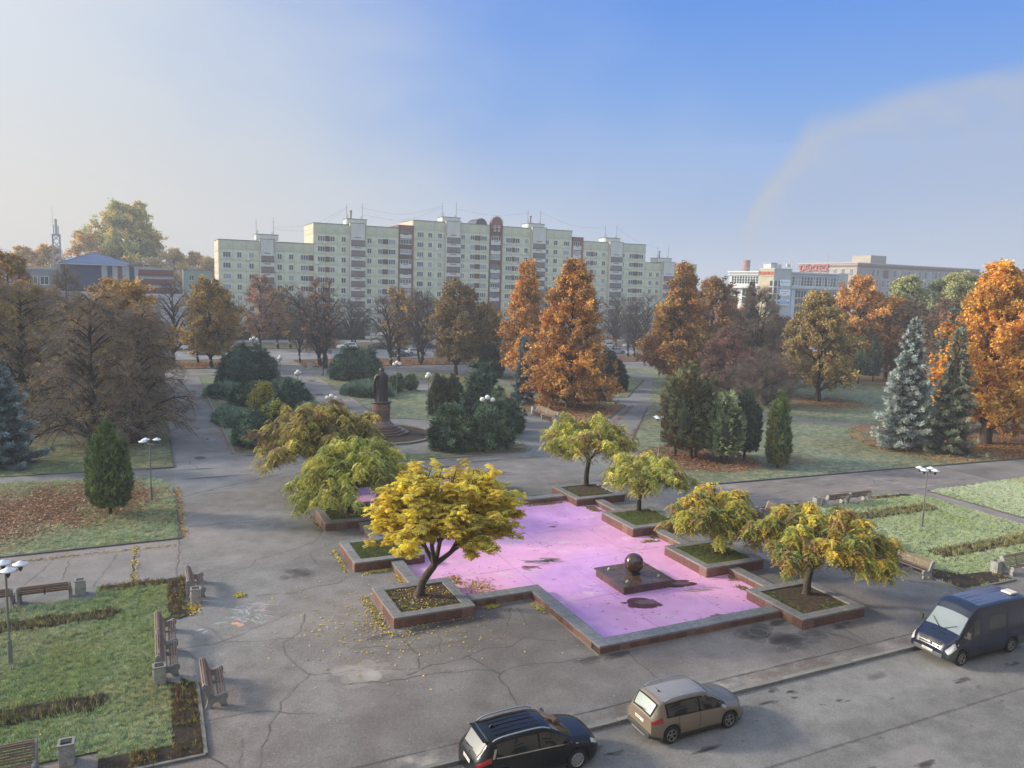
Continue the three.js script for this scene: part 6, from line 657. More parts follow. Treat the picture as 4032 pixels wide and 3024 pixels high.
// ================= MONUMENT =================
{
  const MG = [granite(0.30, 0.2, 0.17, 0.3), granite(0.34, 0.22, 0.185, 0.3), granite(0.25, 0.155, 0.13, 0.3)], at = [21.15, 75.8], t = thing('monument_pedestal', 'round reddish granite pedestal on octagonal steps in a soil ring', 'pedestal', at), oct = (R, h, y) => new THREE.CylinderGeometry(R, R, h, 8).rotateY(Math.PI / 8).translate(0, y + h / 2, 0);
  let y = 0; for (const [R, h] of [[2.85, 0.24], [2.45, 0.2], [2.05, 0.2], [1.65, 0.22]]) { part('step', [oct(R, h - 0.05, y), oct(R + 0.04, 0.05, y + h - 0.05)], MG[0], t); y += h; }
  part('base_moulding', new THREE.LatheGeometry([[1.25, 0], [1.28, 0.1], [1.16, 0.18], [1.08, 0.2], [1.12, 0.27], [1.04, 0.35], [0.96, 0.38], [0.97, 0.44], [0.9, 0.5]].map(([a, b]) => new THREE.Vector2(a, b + y)), 40), MG[1], t);
  part('drum', [cyl(0.9, 0.89, 1.1, 0, y + 0.48, 0, 40)], MG[2], t); part('drum', [cyl(0.93, 0.93, 0.68, 0, y + 1.58, 0, 40)], MG[1], t); part('cap', new THREE.LatheGeometry([[0.9, 2.24], [0.94, 2.3], [1.04, 2.38], [1.04, 2.46], [0.98, 2.5], [0, 2.52]].map(([a, b]) => new THREE.Vector2(a, b + y)), 40), granite(0.09, 0.075, 0.07, 0.35), t);
  // the bronze: a robed, veiled woman with a long shield at her left, seen from behind
  const BR = new THREE.MeshStandardMaterial({ color: new THREE.Color(0.055, 0.05, 0.05), roughness: 0.42, metalness: 0.6 }), s = thing('statue', 'dark bronze statue of a robed veiled figure seen from behind, atop the pedestal', 'statue', [at[0], at[1], y + 2.51], 0.05);
  const loft = (rows, n, fold) => { const pos = [], idx = []; rows.forEach(([yy, a, b, cx, cz, f], i) => { for (let k = 0; k < n; k++) { const th = k / n * 6.2832, w = 1 + f * fold(th, yy); pos.push(cx + Math.cos(th) * a * w, yy, cz + Math.sin(th) * b * w); } }); for (let i = 0; i < rows.length - 1; i++) for (let k = 0; k < n; k++) { const a = i * n + k, b = i * n + (k + 1) % n, c = a + n, d = b + n; idx.push(a, c, b, b, c, d); } const top = pos.length / 3; pos.push(rows.at(-1)[3], rows.at(-1)[0], rows.at(-1)[4]); for (let k = 0; k < n; k++) idx.push((rows.length - 1) * n + k, top, (rows.length - 1) * n + (k + 1) % n); const g = new THREE.BufferGeometry(); g.setAttribute('position', new THREE.Float32BufferAttribute(pos, 3)); g.setIndex(idx); g.computeVertexNormals(); return g; };
  const robe = loft([[0, 0.66, 0.58, 0, 0, 1], [0.12, 0.64, 0.56, 0, 0, 1], [0.6, 0.56, 0.5, 0, 0, 1], [1.1, 0.53, 0.46, 0.01, 0, 0.9], [1.55, 0.52, 0.43, 0.02, 0, 0.7], [1.95, 0.49, 0.38, 0.02, 0, 0.5], [2.3, 0.55, 0.37, 0.01, 0, 0.4], [2.6, 0.58, 0.36, 0, 0, 0.25], [2.75, 0.5, 0.32, 0, 0, 0.15], [2.86, 0.3, 0.26, 0, 0, 0]], 72, (th, yy) => 0.07 * Math.sin(th * 9 + yy * 0.7) + 0.045 * Math.sin(th * 17 + 1.3 + yy * 0.4) + 0.03 * Math.sin(th * 5 - yy));
  const veil = loft([[1.7, 0.36, 0.1, 0, 0.36, 1], [2.1, 0.34, 0.13, 0, 0.32, 1], [2.5, 0.31, 0.2, 0, 0.22, 0.8], [2.8, 0.26, 0.24, 0, 0.1, 0.5], [3.0, 0.25, 0.25, 0, 0.03, 0.3], [3.2, 0.25, 0.27, 0, 0, 0.1], [3.34, 0.2, 0.22, 0, -0.01, 0], [3.42, 0.08, 0.1, 0, -0.01, 0]], 48, (th, yy) => 0.06 * Math.sin(th * 11 + yy));
  const face = [new THREE.SphereGeometry(0.19, 20, 16).scale(0.92, 1.2, 1).translate(0, 3.12, -0.1), new THREE.ConeGeometry(0.035, 0.12, 6).translate(0, 3.1, -0.3), T(box(0.09, 0.018, 0.03), 0, 3.0, -0.27), new THREE.SphereGeometry(0.025, 8, 6).translate(-0.07, 3.15, -0.27), new THREE.SphereGeometry(0.025, 8, 6).translate(0.07, 3.15, -0.27)];
  part('figure', [robe, veil, ...face, tube([V3(0.5, 2.6, 0), V3(0.62, 2.2, -0.02), V3(0.56, 1.85, -0.2), V3(0.3, 1.95, -0.42)], (q) => 0.17 - 0.08 * q, 10, 4), tube([V3(-0.5, 2.6, 0), V3(-0.66, 2.2, -0.02), V3(-0.68, 1.75, -0.12), V3(-0.62, 1.6, -0.3)], (q) => 0.17 - 0.08 * q, 10, 4)].map((g) => { const q = g.index ? g.toNonIndexed() : g; q.deleteAttribute('uv'); return q; }), BR, s);
  part('cloak', [loft([[1.15, 0.2, 0.3, 0.47, 0.02, 1], [1.5, 0.2, 0.32, 0.47, 0.02, 1], [2.1, 0.17, 0.34, 0.45, 0.02, 0.8], [2.6, 0.14, 0.3, 0.42, 0.02, 0.4], [2.74, 0.05, 0.2, 0.38, 0.02, 0]], 32, (th) => 0.08 * Math.sin(th * 8))], BR, s);
  const sh = new THREE.Shape(); sh.moveTo(0, 0.1); sh.quadraticCurveTo(0.32, 0.8, 0.3, 1.5); sh.quadraticCurveTo(0.26, 2.0, 0, 2.06); sh.quadraticCurveTo(-0.26, 2.0, -0.3, 1.5); sh.quadraticCurveTo(-0.32, 0.8, 0, 0.1); part('shield', new THREE.ExtrudeGeometry(sh, { depth: 0.06, bevelEnabled: true, bevelSize: 0.02, bevelThickness: 0.02, bevelSegments: 1 }).rotateY(0.95).translate(-0.68, 0.1, -0.18), BR, s);
}
// dark arch-topped notice board by the central path
{ const t = thing('notice_board', 'dark arch-topped notice board on two legs left of the right pine mound', 'notice board', [25.4, 124.6], 0.9), s = new THREE.Shape(); s.moveTo(-0.75, 1.15); s.lineTo(0.75, 1.15); s.lineTo(0.75, 2.75); s.absarc(0, 2.75, 0.75, 0, Math.PI, false); s.lineTo(-0.75, 1.15); part('board', new THREE.ExtrudeGeometry(s, { depth: 0.1, bevelEnabled: true, bevelSize: 0.02, bevelThickness: 0.02, bevelSegments: 1, curveSegments: 12 }).translate(0, 0, -0.05), M(0.02, 0.019, 0.02, 0.6), t); for (const x of [-0.68, 0.68]) part('leg', cyl(0.06, 0.06, 1.5, x, 0, 0, 8), M(0.02, 0.019, 0.02, 0.6), t); part('plaque', box(1.0, 0.7, 0.02, 0, 2.1, 0.085), M(0.05, 0.05, 0.055, 0.5), t); }
// ================= VEHICLES =================
// A body is a skin over cross-sections along x (nose at +x); windows, lamps and trim are patches of the same skin lifted a few millimetres.
const key = (pts) => (x) => { let i = 1; while (i < pts.length - 1 && pts[i][0] < x) i++; const [a, b] = [pts[i - 1], pts[i]]; return mix(a[1], b[1], clamp((x - a[0]) / (b[0] - a[0]))); };
const GLASS = MP(0.012, 0.015, 0.016, 0.06, { clearcoat: 1, clearcoatRoughness: 0.03 }), FROSTGLASS = MP(0.23, 0.30, 0.285, 0.35, { clearcoat: 0.3 }), PLASTIC = M(0.045, 0.046, 0.047, 0.7), PLASTICG = M(0.10, 0.105, 0.11, 0.7), TYRE = M(0.022, 0.021, 0.02, 0.85), CHROME = M(0.62, 0.63, 0.64, 0.18, { metalness: 1 }), ALLOY = M(0.30, 0.29, 0.275, 0.4, { metalness: 0.7 }), ALLOYB = M(0.62, 0.62, 0.61, 0.3, { metalness: 0.9 }), REDLAMP = MP(0.32, 0.012, 0.016, 0.15, { clearcoat: 1 }), HEADLAMP = MP(0.62, 0.64, 0.64, 0.12, { clearcoat: 1 }), DARK = M(0.008, 0.008, 0.008, 0.9), SEAM = M(0.012, 0.012, 0.012, 0.8);
const paint = (r, g, b, rough = 0.35, coat = 1) => MP(r, g, b, rough, { clearcoat: coat, clearcoatRoughness: 0.08 });
function carSkin(s) {
  const end = (x) => 1 - s.round * Math.pow(clamp((x - (s.x1 - s.rl)) / s.rl), 2.4) - s.round * 0.7 * Math.pow(clamp(((s.x0 + s.rl) - x) / s.rl), 2.4);
  const f = Object.fromEntries(['yr', 'yw', 'yre', 'ws', 'wr'].map((k) => [k, key(s[k])]));
  const prof = (x) => {
    let yb = s.sill + 0.1 * Math.pow(clamp((Math.abs(x - (s.x0 + s.x1) / 2) - (s.x1 - s.x0) / 2 + 0.5) / 0.5), 2); for (const a of s.axles) { const q = s.arch ** 2 - (x - a) ** 2; if (q > 0) yb = Math.max(yb, s.tyre + Math.sqrt(q)); }
    const e = end(x), W = s.w * e, yw = f.yw(x), ws = f.ws(x) * e, wr = f.wr(x) * e, yre = Math.max(yw + 0.006, f.yre(x)), yr = Math.max(yre + 0.004, f.yr(x));
    return [[W - 0.05, yb], [W - 0.005, mix(yb, yw, 0.22)], [W, mix(yb, yw, 0.5)], [W - 0.02, mix(yb, yw, 0.84)], [ws, yw], [mix(ws, wr, 0.5) + 0.012, mix(yw, yre, 0.52)], [wr + 0.01, mix(yw, yre, 0.94)], [wr - 0.05, yre + (yr - yre) * 0.35], [wr * 0.55, yre + (yr - yre) * 0.85], [0, yr]];
  };
  const at = (x, t, side) => { const p = prof(x), i = Math.min(8, Math.floor(t)), k = t - i; return V3(x, mix(p[i][1], p[i + 1][1], k), side * mix(p[i][0], p[i + 1][0], k)); };
  const xs = []; const N = s.n || 64; for (let i = 0; i <= N; i++) xs.push(mix(s.x0, s.x1, i / N)); for (const a of s.axles) for (const k of [-1, 1]) xs.push(a + k * s.arch * 0.999, a + k * s.arch * 0.9, a + k * s.arch * 1.001); for (const k of s.stations || []) xs.push(k); xs.sort((a, b) => a - b);
  const pos = [], idx = [], half = (sd) => { const b = pos.length / 3; for (const x of xs) for (let t = 0; t <= 18; t++) { const p = at(x, t / 2, sd); pos.push(p.x, p.y, p.z); } for (let i = 0; i < xs.length - 1; i++) for (let t = 0; t < 18; t++) { const a = b + i * 19 + t, c = a + 19; sd > 0 ? idx.push(a, c, a + 1, a + 1, c, c + 1) : idx.push(a, a + 1, c, a + 1, c + 1, c); } };
  half(1); half(-1);
  let g = new THREE.BufferGeometry(); g.setAttribute('position', new THREE.Float32BufferAttribute(pos, 3)); g.setIndex(idx); g = mergeVertices(g, 1e-4); g.computeVertexNormals();
  const cap = []; for (const x of [s.x0, s.x1]) for (let t = 0; t < 9; t++) { const [a, b, c, d] = [at(x, t, 1), at(x, t + 1, 1), at(x, t + 1, -1), at(x, t, -1)]; cap.push(x > 0 ? [a, d, c, b] : [a, b, c, d]); }
  const capG = quads(cap); capG.deleteAttribute('uv'); g = g.toNonIndexed();
  const patch = (x0, x1, t0, t1, sides = [1, -1], off = 0.006, nx = 10, nt = 6) => { const F = (v) => typeof v === 'function' ? v : () => v, X0 = F(x0), X1 = F(x1), out = []; for (const sd of sides) { const P = (i, j) => { const t = mix(t0, t1, j / nt), x = mix(X0(t), X1(t), i / nx), p = at(x, t, sd), dx = at(x + 0.01, t, sd).sub(at(x - 0.01, t, sd)), dt = at(x, Math.min(9, t + 0.05), sd).sub(at(x, Math.max(0, t - 0.05), sd)), n = dx.cross(dt).normalize().multiplyScalar(sd > 0 ? -1 : 1); if (n.dot(V3(0, p.y - 0.6, p.z)) < 0) n.negate(); return p.addScaledVector(n, off); }; const ps = [], id = []; for (let i = 0; i <= nx; i++) for (let j = 0; j <= nt; j++) { const p = P(i, j); ps.push(p.x, p.y, p.z); } for (let i = 0; i < nx; i++) for (let j = 0; j < nt; j++) { const a = i * (nt + 1) + j, c = a + nt + 1; id.push(a, c, a + 1, a + 1, c, c + 1); } const q = new THREE.BufferGeometry(); q.setAttribute('position', new THREE.Float32BufferAttribute(ps, 3)); q.setIndex(id); q.computeVertexNormals(); out.push(q.toNonIndexed()); } return merge(out); };
  return { body: merge([g, capG]), patch, at, prof };
}
function wheel(t, s, x, z, rim, spokes, wide = 0.2) {
  const w = new THREE.Group(); w.name = 'wheel'; w.position.set(x, s.tyre, z); t.add(w); const sg = Math.sign(z), R = s.tyre, L = [[R * 0.64, -wide / 2], [R * 0.9, -wide / 2], [R * 0.985, -wide * 0.36], [R, -wide * 0.2], [R, wide * 0.2], [R * 0.985, wide * 0.36], [R * 0.9, wide / 2], [R * 0.64, wide / 2]].map(([a, b]) => new THREE.Vector2(a, b));
  part('tyre', new THREE.LatheGeometry(L, 28).rotateX(Math.PI / 2), TYRE, w); const g = [T(new THREE.TorusGeometry(R * 0.62, 0.018, 6, 28), 0, 0, sg * wide * 0.46), T(cyl(0.06, 0.05, 0.03, 0, 0, 0, 12), 0, 0, sg * wide * 0.36, 0, sg * H2)]; for (let k = 0; k < spokes; k++) { const a = k / spokes * 6.2832; const b = extrude([[-0.018, 0.03], [0.018, 0.03], [R * 0.13, R * 0.6], [-R * 0.13, R * 0.6]], 0.02); b.rotateZ(a); b.translate(0, 0, sg * wide * 0.38); g.push(b); }
  part('rim', g, rim, w); part('brake_disc', T(cyl(R * 0.6, R * 0.6, 0.02, 0, 0, 0, 20), 0, 0, sg * wide * 0.12, 0, H2), DARK, w);
}
function carBase(t, s, k, body, o = {}) {
  part('body', k.body, body, t); part('underbody', [box(s.x1 - s.x0 - 0.5, 0.35, s.w * 1.5, (s.x0 + s.x1) / 2, s.sill + 0.22, 0), box((s.x1 - s.x0) * 0.4, s.top - 0.75, s.w * 1.05, s.x0 + (s.x1 - s.x0) * 0.36, (s.top + 0.55) / 2 - 0.1, 0)], DARK, t);
  for (const a of s.axles) for (const z of [1, -1]) wheel(t, s, a, z * (s.w - 0.115), o.rim || ALLOY, o.spokes || 7);
}
const plateTex = (text) => canvasTex(256, 56, (g, w, h) => { g.fillStyle = '#e8e6df'; g.fillRect(0, 0, w, h); g.strokeStyle = '#333'; g.lineWidth = 3; g.strokeRect(2, 2, w - 4, h - 4); g.fillStyle = '#222'; g.font = 'bold 40px sans-serif'; g.textBaseline = 'middle'; g.fillText(text.slice(0, -2), 10, h / 2 + 2); g.font = 'bold 28px sans-serif'; g.fillText(text.slice(-2), 200, h / 2 - 4); });
function plate(t, text, x, y, ry, tilt = 0) { const o = part('number_plate', rbox(0.52, 0.115, 0.012, 0.005), new THREE.MeshStandardMaterial({ color: 0xffffff, map: plateTex(text), roughness: 0.5 }), t); o.position.set(x, y, 0); o.rotation.set(tilt, ry, 0, 'YXZ'); return o; }
const SPEC = {
  crossover: { x0: -2.06, x1: 2.1, w: 0.87, sill: 0.2, tyre: 0.325, arch: 0.375, axles: [-1.27, 1.27], round: 0.28, rl: 0.55, top: 1.5, yr: [[-2.06, 0.96], [-1.99, 1.0], [-1.86, 1.22], [-1.74, 1.42], [-1.62, 1.49], [-1.1, 1.535], [-0.4, 1.555], [0.2, 1.53], [0.42, 1.48], [0.8, 1.25], [1.12, 1.05], [1.4, 1.0], [1.8, 0.93], [2.0, 0.84], [2.1, 0.7]], yre: [[-2.06, 0.94], [-1.99, 0.97], [-1.86, 1.18], [-1.74, 1.37], [-1.6, 1.42], [-0.6, 1.47], [0.15, 1.44], [0.42, 1.37], [0.8, 1.16], [1.12, 0.985], [1.4, 0.94], [1.8, 0.87], [2.0, 0.79], [2.1, 0.66]], yw: [[-2.06, 0.86], [-1.7, 0.97], [-1, 0.95], [0.6, 0.9], [1.1, 0.88], [1.8, 0.8], [2.1, 0.6]], ws: [[-2.06, 0.8], [-1.5, 0.83], [1.2, 0.83], [2.1, 0.74]], wr: [[-2.06, 0.66], [-1.7, 0.6], [-1, 0.61], [0.3, 0.61], [1.1, 0.68], [1.6, 0.64], [2.1, 0.52]] },
  suv: { x0: -2.2, x1: 2.26, w: 0.925, sill: 0.22, tyre: 0.36, arch: 0.415, axles: [-1.33, 1.34], round: 0.3, rl: 0.6, top: 1.62, yr: [[-2.2, 0.98], [-2.12, 1.03], [-1.96, 1.25], [-1.82, 1.45], [-1.72, 1.57], [-1.5, 1.62], [-0.7, 1.665], [0.1, 1.65], [0.4, 1.6], [0.8, 1.38], [1.22, 1.14], [1.5, 1.09], [1.95, 1.01], [2.15, 0.9], [2.26, 0.72]], yre: [[-2.2, 0.96], [-2.12, 1.0], [-1.96, 1.2], [-1.82, 1.4], [-1.7, 1.5], [-0.7, 1.57], [0.1, 1.55], [0.4, 1.49], [0.8, 1.29], [1.22, 1.08], [1.5, 1.03], [1.95, 0.95], [2.15, 0.84], [2.26, 0.68]], yw: [[-2.2, 0.9], [-1.8, 1.1], [-1.2, 1.06], [0.6, 1.0], [1.2, 0.98], [1.9, 0.88], [2.26, 0.62]], ws: [[-2.2, 0.84], [-1.5, 0.88], [1.2, 0.88], [2.26, 0.78]], wr: [[-2.2, 0.7], [-1.7, 0.64], [-1, 0.66], [0.3, 0.66], [1.2, 0.74], [1.7, 0.7], [2.26, 0.56]] },
  sedan: { n: 40, x0: -2.25, x1: 2.25, w: 0.87, sill: 0.18, tyre: 0.32, arch: 0.365, axles: [-1.32, 1.3], round: 0.3, rl: 0.6, top: 1.38, yr: [[-2.25, 0.8], [-2.15, 1.0], [-1.7, 1.07], [-1.55, 1.1], [-0.95, 1.36], [-0.4, 1.45], [0.2, 1.43], [0.45, 1.37], [1.15, 1.0], [1.6, 0.94], [2.1, 0.8], [2.25, 0.62]], yre: [[-2.25, 0.76], [-2.15, 0.95], [-1.7, 1.01], [-1.55, 1.04], [-0.95, 1.28], [-0.4, 1.37], [0.2, 1.34], [0.45, 1.27], [1.15, 0.94], [1.6, 0.88], [2.1, 0.74], [2.25, 0.58]], yw: [[-2.25, 0.7], [-1.6, 0.95], [0.6, 0.89], [1.2, 0.86], [2.25, 0.54]], ws: [[-2.25, 0.78], [-1.5, 0.82], [1.2, 0.82], [2.25, 0.74]], wr: [[-2.25, 0.64], [-1.6, 0.66], [-0.9, 0.56], [0.3, 0.56], [1.2, 0.68], [2.25, 0.54]] },
  van: { x0: -2.85, x1: 2.56, w: 0.985, sill: 0.3, tyre: 0.345, arch: 0.4, axles: [-1.68, 1.68], round: 0.17, rl: 0.4, top: 2.3, stations: [-2.84, -2.82, -2.78, 0.9, 1.0, 1.1], yr: [[-2.85, 1.5], [-2.835, 2.25], [-2.78, 2.4], [-2.5, 2.46], [-1, 2.49], [0.55, 2.47], [0.75, 2.43], [0.95, 2.31], [1.2, 2.02], [1.5, 1.66], [1.78, 1.36], [1.95, 1.28], [2.3, 1.11], [2.45, 1.0], [2.56, 0.74]], yre: [[-2.85, 1.46], [-2.835, 2.18], [-2.78, 2.31], [-2.5, 2.36], [-1, 2.39], [0.55, 2.37], [0.75, 2.33], [0.95, 2.2], [1.2, 1.93], [1.5, 1.58], [1.78, 1.29], [1.95, 1.22], [2.3, 1.05], [2.45, 0.94], [2.56, 0.7]], yw: [[-2.85, 1.2], [0.8, 1.18], [1.7, 1.12], [2.2, 0.98], [2.56, 0.62]], ws: [[-2.85, 0.96], [1.3, 0.96], [2.56, 0.86]], wr: [[-2.85, 0.86], [-2.5, 0.8], [0.7, 0.8], [1.2, 0.78], [1.8, 0.84], [2.56, 0.7]] },
};
const mirror = (t, x, y, z, m, big = 1) => { for (const s of [1, -1]) part('wing_mirror', [rbox(0.1 * big, 0.13 * big, 0.2, 0.04, x, y, s * (z + 0.11)), T(box(0.05, 0.04, 0.1), x, y - 0.05, s * (z + 0.02))], m, t); };
const handles = (t, k, xs, tt, m) => { for (const x of xs) for (const s of [1, -1]) { const p = k.at(x, tt, s), o = part('door_handle', rbox(0.17, 0.032, 0.03, 0.012), m, t); o.position.set(p.x, p.y, p.z + s * 0.012); } };
{ // brown crossover
  const s = SPEC.crossover, k = carSkin(s), t = thing('parked_car', 'parked brown crossover seen from behind, roof rails and frosted rear window', 'car', [17.3, 20.86, -0.1]), B = paint(0.215, 0.165, 0.115, 0.38); carBase(t, s, k, B, { rim: ALLOY, spokes: 5 });
  part('roof_panel', k.patch(-1.55, 0.36, 7.1, 9, [1, -1], 0.004), paint(0.26, 0.245, 0.24, 0.5, 0.4), t); part('bonnet', k.patch(1.22, 2.0, 6.6, 9, [1, -1], 0.004), paint(0.15, 0.145, 0.145, 0.55, 0.3), t);
  part('windscreen', k.patch(0.47, 1.1, 7.05, 9), FROSTGLASS, t); part('rear_window', k.patch(-1.965, -1.755, 7.2, 9, [1, -1], 0.012), FROSTGLASS, t); part('window_surround', k.patch(-1.995, -1.72, 6.55, 9, [1, -1], 0.006), DARK, t);
  part('side_window', k.patch(-1.42, -0.12, 4.25, 5.8), GLASS, t); part('side_window', k.patch(-0.04, 0.72, 4.25, 5.8), GLASS, t); part('side_window', k.patch(0.76, 1.02, 4.2, 5.6), GLASS, t); part('window_frame', k.patch(-1.5, 1.08, 4.08, 5.97, [1, -1], 0.003), DARK, t);
  part('sill_cladding', k.patch(-2.05, 2.09, 0, 0.85, [1, -1], 0.008, 60, 3), PLASTIC, t); part('tail_lamp', k.patch(-2.035, -1.66, 3.15, 4.3, [1, -1], 0.012), REDLAMP, t); part('headlamp', k.patch(1.78, 2.06, 3.2, 4.7, [1, -1], 0.012), HEADLAMP, t);
  part('door_seam', [k.patch(-0.09, -0.075, 0.85, 4.1, [1, -1], 0.007, 1, 8), k.patch(0.98, 0.995, 0.85, 3.9, [1, -1], 0.007, 1, 8), k.patch(-1.0, -0.985, 1.2, 4.1, [1, -1], 0.007, 1, 8)], SEAM, t); part('rear_bumper', rbox(0.16, 0.2, 1.36, 0.06, -2.04, 0.36, 0), PLASTIC, t); part('skid_plate', rbox(0.1, 0.08, 0.8, 0.03, -2.06, 0.27, 0), M(0.3, 0.29, 0.28, 0.5), t);
  for (const z of [1, -1]) part('roof_rail', [tube([V3(-1.5, 1.47, z * 0.6), V3(-1.3, 1.55, z * 0.61), V3(-0.5, 1.585, z * 0.62), V3(0.1, 1.56, z * 0.62), V3(0.32, 1.46, z * 0.62)], 0.026, 8, 5)], CHROME, t); part('antenna', [bar(V3(-1.3, 1.55, 0), V3(-1.46, 1.72, 0), 0.008, 0.005, 5), cyl(0.04, 0.02, 0.04, -1.3, 1.53, 0, 8)], DARK, t);
  mirror(t, 0.86, 1.0, 0.86, paint(0.3, 0.29, 0.28, 0.4)); handles(t, k, [-0.32, -1.12], 3.35, B); plate(t, 'E456AX60', -2.075, 0.72, -H2, -0.12); part('wiper', bar(V3(-2.03, 1.06, -0.3), V3(-1.99, 1.1, 0.2), 0.012, 0.012, 4), DARK, t);
}
{ // black suv
  const s = SPEC.suv, k = carSkin(s), t = thing('parked_car', 'parked glossy black sport utility car at the bottom edge, silver roof rails', 'car', [10.92, 20.92, -0.1]), B = MP(0.005, 0.0055, 0.007, 0.28, { clearcoat: 0.45, clearcoatRoughness: 0.1, specularIntensity: 0.5 }); carBase(t, s, k, B, { rim: ALLOYB, spokes: 10 });
  part('windscreen', k.patch(0.46, 1.2, 7.05, 9), GLASS, t); part('rear_window', k.patch(-2.06, -1.8, 7.15, 9, [1, -1], 0.012), MP(0.2, 0.205, 0.205, 0.35, { clearcoat: 0.4 }), t); part('spoiler', [k.patch(-1.8, -1.55, 7.0, 9, [1, -1], 0.02), rbox(0.16, 0.03, 1.16, 0.012, -1.83, 1.54, 0)], B, t);
  part('side_window', k.patch(-1.5, -0.1, 4.22, 5.85), GLASS, t); part('side_window', k.patch(-0.02, 0.95, 4.22, 5.85), GLASS, t);
  part('chrome_trim', [k.patch(-1.55, 1.02, 4.04, 4.17, [1, -1], 0.012, 30, 1), k.patch((q) => -1.7 + (q - 4.05) * 0.1, (q) => -1.62 + (q - 4.05) * 0.1, 4.05, 5.2, [1, -1], 0.012, 1, 6)], CHROME, t); part('roof_rib', [-0.42, -0.22, 0, 0.22, 0.42].map((z) => tube([V3(-1.45, 1.635 - Math.abs(z) * 0.07, z), V3(-0.7, 1.672 - Math.abs(z) * 0.07, z), V3(0.1, 1.655 - Math.abs(z) * 0.07, z)], 0.012, 5, 4)), B, t);
  part('sill_cladding', k.patch(-2.19, 2.25, 0, 0.7, [1, -1], 0.008, 60, 3), PLASTIC, t); part('tail_lamp', k.patch(-2.18, -1.72, 3.3, 4.25, [1, -1], 0.012), REDLAMP, t); part('headlamp', k.patch(1.85, 2.2, 3.4, 4.7, [1, -1], 0.012), HEADLAMP, t); part('side_repeater', [1, -1].map((z) => { const p = k.at(1.3, 3.6, z); return rbox(0.09, 0.03, 0.02, 0.008, p.x, p.y, p.z + z * 0.006); }), HEADLAMP, t);
  part('door_seam', [k.patch(-0.06, -0.045, 0.7, 4.05, [1, -1], 0.007, 1, 8), k.patch(1.05, 1.065, 0.7, 3.9, [1, -1], 0.007, 1, 8)], SEAM, t);
  for (const z of [1, -1]) part('roof_rail', [tube([V3(-1.62, 1.54, z * 0.64), V3(-1.45, 1.62, z * 0.655), V3(-0.6, 1.68, z * 0.67), V3(0.1, 1.655, z * 0.67), V3(0.38, 1.56, z * 0.67)], 0.028, 8, 5)], CHROME, t); part('antenna', T(extrude([[-0.1, 0], [0.1, 0], [-0.05, 0.07]], 0.04, 0.01), -1.35, 1.635, -0.02), B, t);
  mirror(t, 0.98, 1.1, 0.92, B); handles(t, k, [-0.3, -1.2], 3.45, B); plate(t, 'P318MK60', -2.215, 0.8, -H2, -0.12); part('emblem', T(cyl(0.08, 0.08, 0.015, 0, 0, 0, 20).scale(0.7, 1, 1), -2.15, 1.0, 0, 0, 0, H2), CHROME, t); part('wiper', bar(V3(-2.12, 1.08, -0.35), V3(-2.06, 1.15, 0.15), 0.014, 0.012, 4), DARK, t);
}
